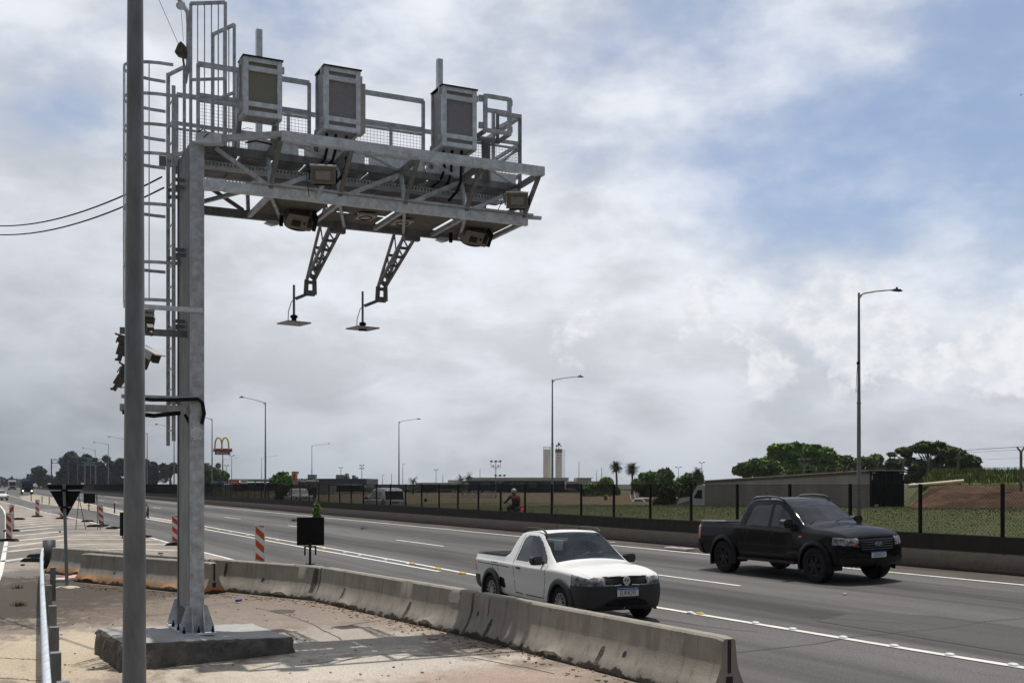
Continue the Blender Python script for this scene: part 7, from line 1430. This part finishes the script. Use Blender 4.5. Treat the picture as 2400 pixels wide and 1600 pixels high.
p = G(609, 1325); k = p.y/F; delineator(p, 23*k, 84*k, 'striped panel standing just behind the concrete barrier, left of the black square sign', 0, top=True)
p = G(412, 1278); k = p.y/F; delineator(p, 19*k, 63*k, 'striped panel half hidden by the left edge of the steel column', 0, top=True)
p = G(239, 1233); k = p.y/F; delineator(p, 11.5*k, 45*k, 'striped panel leaning slightly beside the A frame sign', 0, lean=-.09)
p = G(87.5, 1211); k = p.y/F; delineator(p, 9.5*k, 36*k, 'striped panel alone by the lane edge left of the triangular sign', 0)
p = G(27, 1245); k = p.y/F; delineator(p, 10.5*k, 56*k, 'striped panel with reversed stripes behind the nearest left one', .25, flip=True, top=True)
p = G(20.5, 1268); k = p.y/F; delineator(p, 15*k, 58*k, 'grubby mostly white striped panel nearest at the left edge', -.1)
p = G(145, 1215.5); k = p.y/F; delineator(p, 9*k, 36*k, 'striped panel mostly hidden behind the triangular sign', 0)
for (x, y, k_, lb) in ((205, 1222.5, .95, 'loose rubber foot under the A frame sign'), (222, 1234.8, 1.1, 'long rubber foot in front of the leaning striped panel'), (266, 1239, .95, 'loose rubber foot on the lane edge line left of the grey pole'), (42, 1217.5, 1.1, 'loose rubber foot lying behind the two left striped panels'), (80, 1316, .95, 'front one of two discarded rubber feet by the guard rail'), (90, 1306, .9, 'rear one of two discarded rubber feet by the guard rail'), (340, 1259, .8, 'rubber foot just right of the grey pole')):
    o = rubber_foot(None, k_, .1*((x % 5)-2)).build('rubber_foot', black); o.location = G(x, y)+ZV*.01; tag(o, lb, 'rubber foot', 'rubber feet for the delineators')
for (x, y, yt, lb) in ((73, 1174, 1157, 'black bollard farthest left on the traffic island'), (98.5, 1178.5, 1162, 'second black bollard on the traffic island'), (115.5, 1181, 1163.5, 'third black bollard, just left of the triangular sign'), (268.5, 1202, 1178, 'black bollard on the island left of the grey pole'), (347, 1213.5, 1186, 'black bollard on the island right of the grey pole'), (158, 1187, 1170, 'black bollard hidden behind the triangular sign')):
    g0 = G(x, y); hh = (y-yt)*g0.y/F; r = empty('bollard', g0, 0, lb, 'bollard', 'black flexible bollards on the traffic island'); MB().cyl((0, 0, 0), (0, 0, hh), .05, n=12).build('post', blackp, r, world=False); MB().cyl((0, 0, hh*.8), (0, 0, hh*.9), .054, n=12).build('band', mat('bollard_band', (.12, .05, .045), .6), r, world=False); MB().cyl((0, 0, 0), (0, 0, .03), .11, n=14).build('foot', black, r, world=False)
# yield sign seen from behind
g0 = G(152, 1377); k = g0.y/F; r = empty('yield_sign', g0, 0, 'black back of a downward pointing triangular road sign on a grey post', 'road sign'); b = MB(); tx = lambda x, y: P(x, y, g0.y)
def rt_(pts, rad=.03): return pts
b.prism([(tx(109, 0).x-g0.x, tx(0, 1138).z), (tx(111, 0).x-g0.x, tx(0, 1136).z), (tx(193, 0).x-g0.x, tx(0, 1136).z), (tx(195, 0).x-g0.x, tx(0, 1138).z), (tx(156, 0).x-g0.x, tx(0, 1209).z), (tx(152.5, 0).x-g0.x, tx(0, 1211).z), (tx(149, 0).x-g0.x, tx(0, 1209).z)], Vector((0, .03, 0)), ex, ZV, ey, .012); recalc(b.build('panel', darkm, r, world=False))
b = MB(); b.box((0, .012, tx(0, 1148.5).z), (75*k, .02, .03)); b.box((0, .012, tx(0, 1188).z), (26*k, .02, .025)); b.build('stiffener', galv, r, world=False); b = MB()
for y in (1148.5, 1188): b.box((0, -.02, tx(0, y).z), (.13, .07, .045))
b.build('clamp', darkm, r, world=False); b = MB(); b.cyl((.05, 0, 0), (-.02, 0, tx(0, 1133).z), .04, .034, n=14); b.build('post', lampm, r, world=False); b = MB(); b.lathe([(0, .30), (.03, .22), (.05, .06), (.05, .0)], (.05, 0, 0), ZV, 14); b.build('concrete_footing', mat('pale_mortar', (.42, .36, .29), .95, var=.15, scale=8), r, world=False)
# black square sign on the barrier
p = G(727, 1322, .68); r = empty('square_sign', p, 0, 'black back of a square sign on a post bolted to the concrete barrier', 'road sign'); k = p.y/F; zt = lambda y: H-(y-YH)*k-p.z
b = MB(); zc_ = (zt(1212)+zt(1277))/2; b.box((-.0, .03, zc_), (63*k, .012, 65*k)); b.build('panel', darkm, r, world=False); MB().box((0, .040, zc_), (64.4*k, .004, 66*k)).build('panel_edge', mat('sign_edge', (.10, .10, .10), .5), r, world=False)
b = MB(); b.box((0, -.01, (zt(1277)-.0)/2), (5*k, .04, zt(1277)+.1)); b.box((0, 0, .01), (.18, .12, .02)); b.box((-.0, .01, zt(1280)), (27*k, .03, .03)); b.box((-12.5*k, .01, zt(1290)), (.03, .03, 22*k)); b.box((12.5*k, .01, zt(1289)), (.03, .03, 21*k)); b.build('post', blackp, r, world=False)
# A-frame sign and another board behind the pole
g0 = G(210, 1241); k = g0.y/F; r = empty('easel_sign', g0, 0, 'black square sign on a thin A frame of steel legs', 'road sign'); zt = lambda y: H-(y-YH)*k; xx = lambda x: (x-210)*k
b = MB(); b.box((xx(209.5), .0, (zt(1156)+zt(1179))/2), (27*k, .03, 23*k)); b.build('panel', darkm, r, world=False); b = MB()
for (x0, y0, x1, y1, dy) in ((186, 1158, 177.5, 1239, 0), (181, 1158, 192, 1241, .5), (225, 1157, 220, 1231, .5), (225, 1157, 235, 1239, 0)): b.beam((xx(x0), dy*.3, zt(y0)), (xx(x1), dy, max(0, zt(y1)*.0+.0)), .025)
b.beam((xx(177.5), 0, zt(1230)), (xx(235), 0, zt(1230)), .02); b.beam((xx(180), 0, zt(1193)), (xx(230), 0, zt(1191)), .02); b.beam((xx(208), .02, zt(1196)), (xx(208), .02, zt(1178)), .05); b.box((xx(208), .02, zt(1184)), (10*k, .03, .03)); b.build('frame_leg', mat('rusty_leg', (.07, .05, .04), .8), r, world=False)
g0 = G(309, 1262); k = g0.y/F; r = empty('black_board', g0, 0, 'black sign board mostly hidden behind the grey pole', 'road sign'); zt = lambda y: H-(y-YH)*k
b = MB(); b.box((0, 0, (zt(1200)+zt(1255))/2), (56*k, .03, 55*k)); b.build('panel', darkm, r, world=False); b = MB(); [b.beam((s*24*k, .1, 0), (s*20*k, .02, zt(1200)), .03) for s in (-1, 1)]; b.build('leg', darkm, r, world=False)
# litter
def litter(p, s, m, label, name='litter', seed=1, cat='litter', flat=.02):
    rnd = random.Random(seed); b = MB()
    for _ in range(3): c = Vector((rnd.uniform(-.4, .4)*s, rnd.uniform(-.3, .3)*s, flat+rnd.random()*.02)); a = rnd.random()*3; b.box(c, (s*rnd.uniform(.3, .7), s*rnd.uniform(.2, .5), flat), (Vector((cos(a), sin(a), .1)), Vector((-sin(a), cos(a), .1)), ZV))
    o = b.build(name, m); o.location = p; return tag(o, label, cat)
def flatpanel(p, q, w, label):
    p, q = G(*p), G(*q); c = (p+q)/2; r = empty('fallen_panel', c+ZV*.03, 0, label, 'fallen panel'); d = (q-p).normalized(); s = Vector((-d.y, d.x, 0)); l = (q-p).length; z = ZV*.03; MB().box((0, 0, .02), (l, w, .05), (d, s, ZV)).build('panel', white_s, r, world=False); b = MB()
    for t in (-.2, .18): b.prism([(t*l-.1, -w/2+.01), (t*l+.1, -w/2+.01), (t*l+.22, w/2-.01), (t*l+.02, w/2-.01)], Vector((0, 0, .047)), d, s, ZV, .003)
    b.build('red_stripes', mat('bright_orange_sheeting', (.62, .09, .03), .5), r, world=False)
flatpanel((1567, 1286), (1618, 1291), .34, 'broken red and white panel lying flat at the foot of the dark wall'); flatpanel((138, 1364), (186, 1353), .32, 'fallen orange and white panel lying behind the post of the triangular sign')
litter(G(560, 1414)+ZV*.02, .10, mat('blue_litter', (.06, .08, .30), .5), 'small blue crumpled litter by the barrier foot', 'litter', 3, flat=.04); litter(G(1433, 1273), .22, white_s, 'scrap of white litter at the wall foot right of the white pickup roof', 'litter', 4); litter(G(240, 1163), .6, mat('green_litter', (.10, .40, .28), .6), 'pale green litter on the road shoulder far left', 'litter', 5, flat=.08); litter(G(1978, 1394), .12, white_s, 'white scrap on the lane behind the white pickup', 'litter', 6)
litter(G(378, 1300, .68)+ZV*.68*0, .14, mat('pale_mortar', (.42, .36, .29)), 'pale lump of mortar on top of the rear barrier', 'mortar_lump', 7, 'debris', .04); litter(G(52, 1327), .12, black, 'small black scrap on the ground left of the guard rail', 'litter', 8, flat=.04); litter(G(140, 1248), .15, black, 'black scrap on the hatched marking left of the triangular sign post', 'litter', 9, flat=.05)
for i, (x, y, lb) in enumerate(((1015, 1408, ''),)): pass
rnd = random.Random(12); b = MB(); deb = []
segs_ = [((505, 1390), (760, 1414)), ((760, 1414), (1110, 1502)), ((1110, 1502), (1560, 1612)), ((190, 1372), (500, 1400))]
for (a, c) in segs_:
    pa_, pb_ = G(*a), G(*c); d = (pb_-pa_); s = Vector((d.y, -d.x, 0)).normalized()
    if s.y > 0: s = -s
    for _ in range(int(d.length*34)):
        q = pa_+d*rnd.random()+s*(rnd.random()**2*.55-.03); a_ = rnd.random()*6; w = rnd.uniform(.008, .028); b.box(q+ZV*(.012+w*.3), (w*2, w, w*.5), (Vector((cos(a_), sin(a_), rnd.uniform(-.3, .3))), Vector((-sin(a_), cos(a_), 0)), ZV))
o = b.build('debris', mat('dry_leaf_debris', (.13, .075, .04), .95, var=.5, scale=30, col2=(.36, .27, .17))); tag(o, 'dry leaves and grit gathered along the foot of the barriers', 'debris', kind='stuff')
b = MB(); 
for _ in range(520):
    x = rnd.uniform(-9.5, 3.5); y = rnd.uniform(10.2, 27); 
    if x > -1.5+(17-y)*.45: continue
    w = rnd.uniform(.005, .022); a_ = rnd.random()*6; b.box((x, y, .012+w*.3), (w*1.6, w, w*.7), (Vector((cos(a_), sin(a_), 0)), Vector((-sin(a_), cos(a_), 0)), ZV))
o = b.build('gravel', mat('dark_gravel', (.10, .085, .07), .95, var=.5, scale=20, col2=(.30, .26, .21))); tag(o, 'scattered grit and small stones on the worn concrete ground', 'gravel', kind='stuff')
# ------------------------------------------------------------ motorcyclist beyond the wall
mp = onroad(23.4, 1206); hdm = away; FW = UV; RT = NV
moto = empty('motorcycle', mp, 0, 'motorcycle ridden away from the camera beyond the dark wall', 'motorcycle'); b = MB()
def M(f, s, z): return mp+FW*f+RT*s+ZV*z
for f in (-.65, .68): MB().lathe([(-.05, .22), (-.05, .28), (0, .31), (.05, .28), (.05, .22)], M(f, 0, .31), NV, 28).build('wheel', black, moto, smooth=True)
b = MB(); b.tube([M(-.75, 0, .80), M(-.3, 0, .78), M(.1, 0, .82), M(.45, 0, .95), M(.55, 0, 1.0)], [.09, .13, .15, .12, .05], 10); b.tube([M(.68, .09, .31), M(.5, .09, .95)], .03, 6); b.tube([M(.68, -.09, .31), M(.5, -.09, .95)], .03, 6); b.tube([M(-.65, .09, .31), M(0, .09, .45)], .03, 6); b.box(M(0, 0, .5), (.25, .5, .35), (NV, UV, ZV)); b.build('body', mat('moto_dark', (.03, .03, .035), .4), moto, smooth='auto')
MB().tube([M(.5, -.36, 1.05), M(.55, 0, 1.02), M(.5, .36, 1.05)], .018, 6).build('handlebar', darkm, moto); MB().box(M(-.82, 0, .78), (.13, .05, .07), (NV, UV, ZV)).build('tail_light', mat('red_lens_bright', (.6, .01, .01), .3, emit=(1, .02, .02, 1.2)), moto); MB().box(M(-.86, 0, .58), (.19, .02, .15), (NV, UV, ZV)).build('licence_plate', white_s, moto)
MB().cyl(M(.5, -.48, 1.22), M(.48, -.48, 1.22), .06, n=12).build('mirror', chromed, moto); MB().tube([M(.5, -.34, 1.05), M(.5, -.48, 1.2)], .01, 5).build('mirror_stalk', darkm, moto)
jk = mat('dark_jacket', (.028, .026, .028), .85, var=.2, scale=8); o0 = M(-.15, 0, .9)
J = [(M(-.15, 0, .92), .15), (M(-.12, 0, 1.12), .15), (M(-.02, 0, 1.34), .155), (M(.03, 0, 1.44), .09), (M(.06, 0, 1.52), .07), (M(.0, .21, 1.38), .075), (M(.18, .33, 1.16), .055), (M(.45, .34, 1.08), .04), (M(.0, -.21, 1.38), .075), (M(.18, -.33, 1.16), .055), (M(.45, -.34, 1.08), .04),
     (M(-.10, .14, .88), .11), (M(.3, .22, .82), .085), (M(.05, .22, .42), .06), (M(.18, .24, .36), .05), (M(-.10, -.14, .88), .11), (M(.3, -.22, .82), .085), (M(.05, -.22, .42), .06), (M(.18, -.24, .36), .05)]
rider = figure('person', J, [(0, 1), (1, 2), (2, 3), (3, 4), (2, 5), (5, 6), (6, 7), (2, 8), (8, 9), (9, 10), (0, 11), (11, 12), (12, 13), (13, 14), (0, 15), (15, 16), (16, 17), (17, 18)], jk, origin=o0); rider.location = o0; tag(rider, 'motorcyclist seen from behind in dark clothes, helmet and red rucksack', 'person')
b = MB(); c = M(.08, 0, 1.62)
def ell(b, c, rx, ry, rz, ax=(NV, UV, ZV), n=16, m=9):
    vs = [c+ax[0]*rx*cos(2*pi*i/n)*sin(pi*(j+.02)/(m-.96))+ax[1]*ry*sin(2*pi*i/n)*sin(pi*(j+.02)/(m-.96))+ax[2]*rz*cos(pi*(j+.02)/(m-.96)) for j in range(m) for i in range(n)]; b.add(vs, [(j*n+i, j*n+(i+1) % n, (j+1)*n+(i+1) % n, (j+1)*n+i) for j in range(m-1) for i in range(n)])
ell(b, c, .13, .15, .145); b.build('helmet', mat('helmet_black', (.02, .02, .022), .15, coat=1, var=.9, scale=12, col2=(.5, .5, .5)), rider, smooth=True)
b = MB(); ell(b, M(-.26, 0, 1.20), .19, .13, .26); b.build('rucksack', mat('red_fabric', (.20, .015, .02), .8, var=.25, scale=8), rider, smooth=True); b = MB(); ell(b, M(-.37, 0, 1.14), .11, .06, .18); b.build('rucksack_pocket', jk, rider, smooth=True)
# bird high at the right
b = MB(); c = P(2392, 222, 60); b.add([c, c+Vector((.12, 0, .06)), c+Vector((.05, 0, -.02)), c+Vector((-.1, 0, .03)), c+Vector((.02, .1, -.05))], [(0, 1, 2), (0, 2, 3), (0, 2, 4)]); o = b.build('bird', darkm); tag(o, 'tiny dark bird high in the sky at the right edge', 'bird')
# ------------------------------------------------------------ air
b = MB(); b.box((0, 740, 8.75), (3000, 1520, 19.5)); hz = b.build('haze', mat('haze_dummy', (1, 1, 1)))
hm_ = bpy.data.materials.new('haze_air'); hm_.use_nodes = True; t = hm_.node_tree; t.nodes.remove(t.nodes['Principled BSDF'])
pv = nd(t, 'ShaderNodeVolumePrincipled'); pv.inputs['Color'].default_value = (.80, .88, 1.0, 1); pv.inputs['Density'].default_value = .00012; pv.inputs['Anisotropy'].default_value = .2
t.links.new(pv.outputs[0], t.nodes['Material Output'].inputs['Volume']); hz.data.materials.clear(); hz.data.materials.append(hm_); tag(hz, 'thin pale air that fades the far trees and poles', 'haze', kind='stuff')
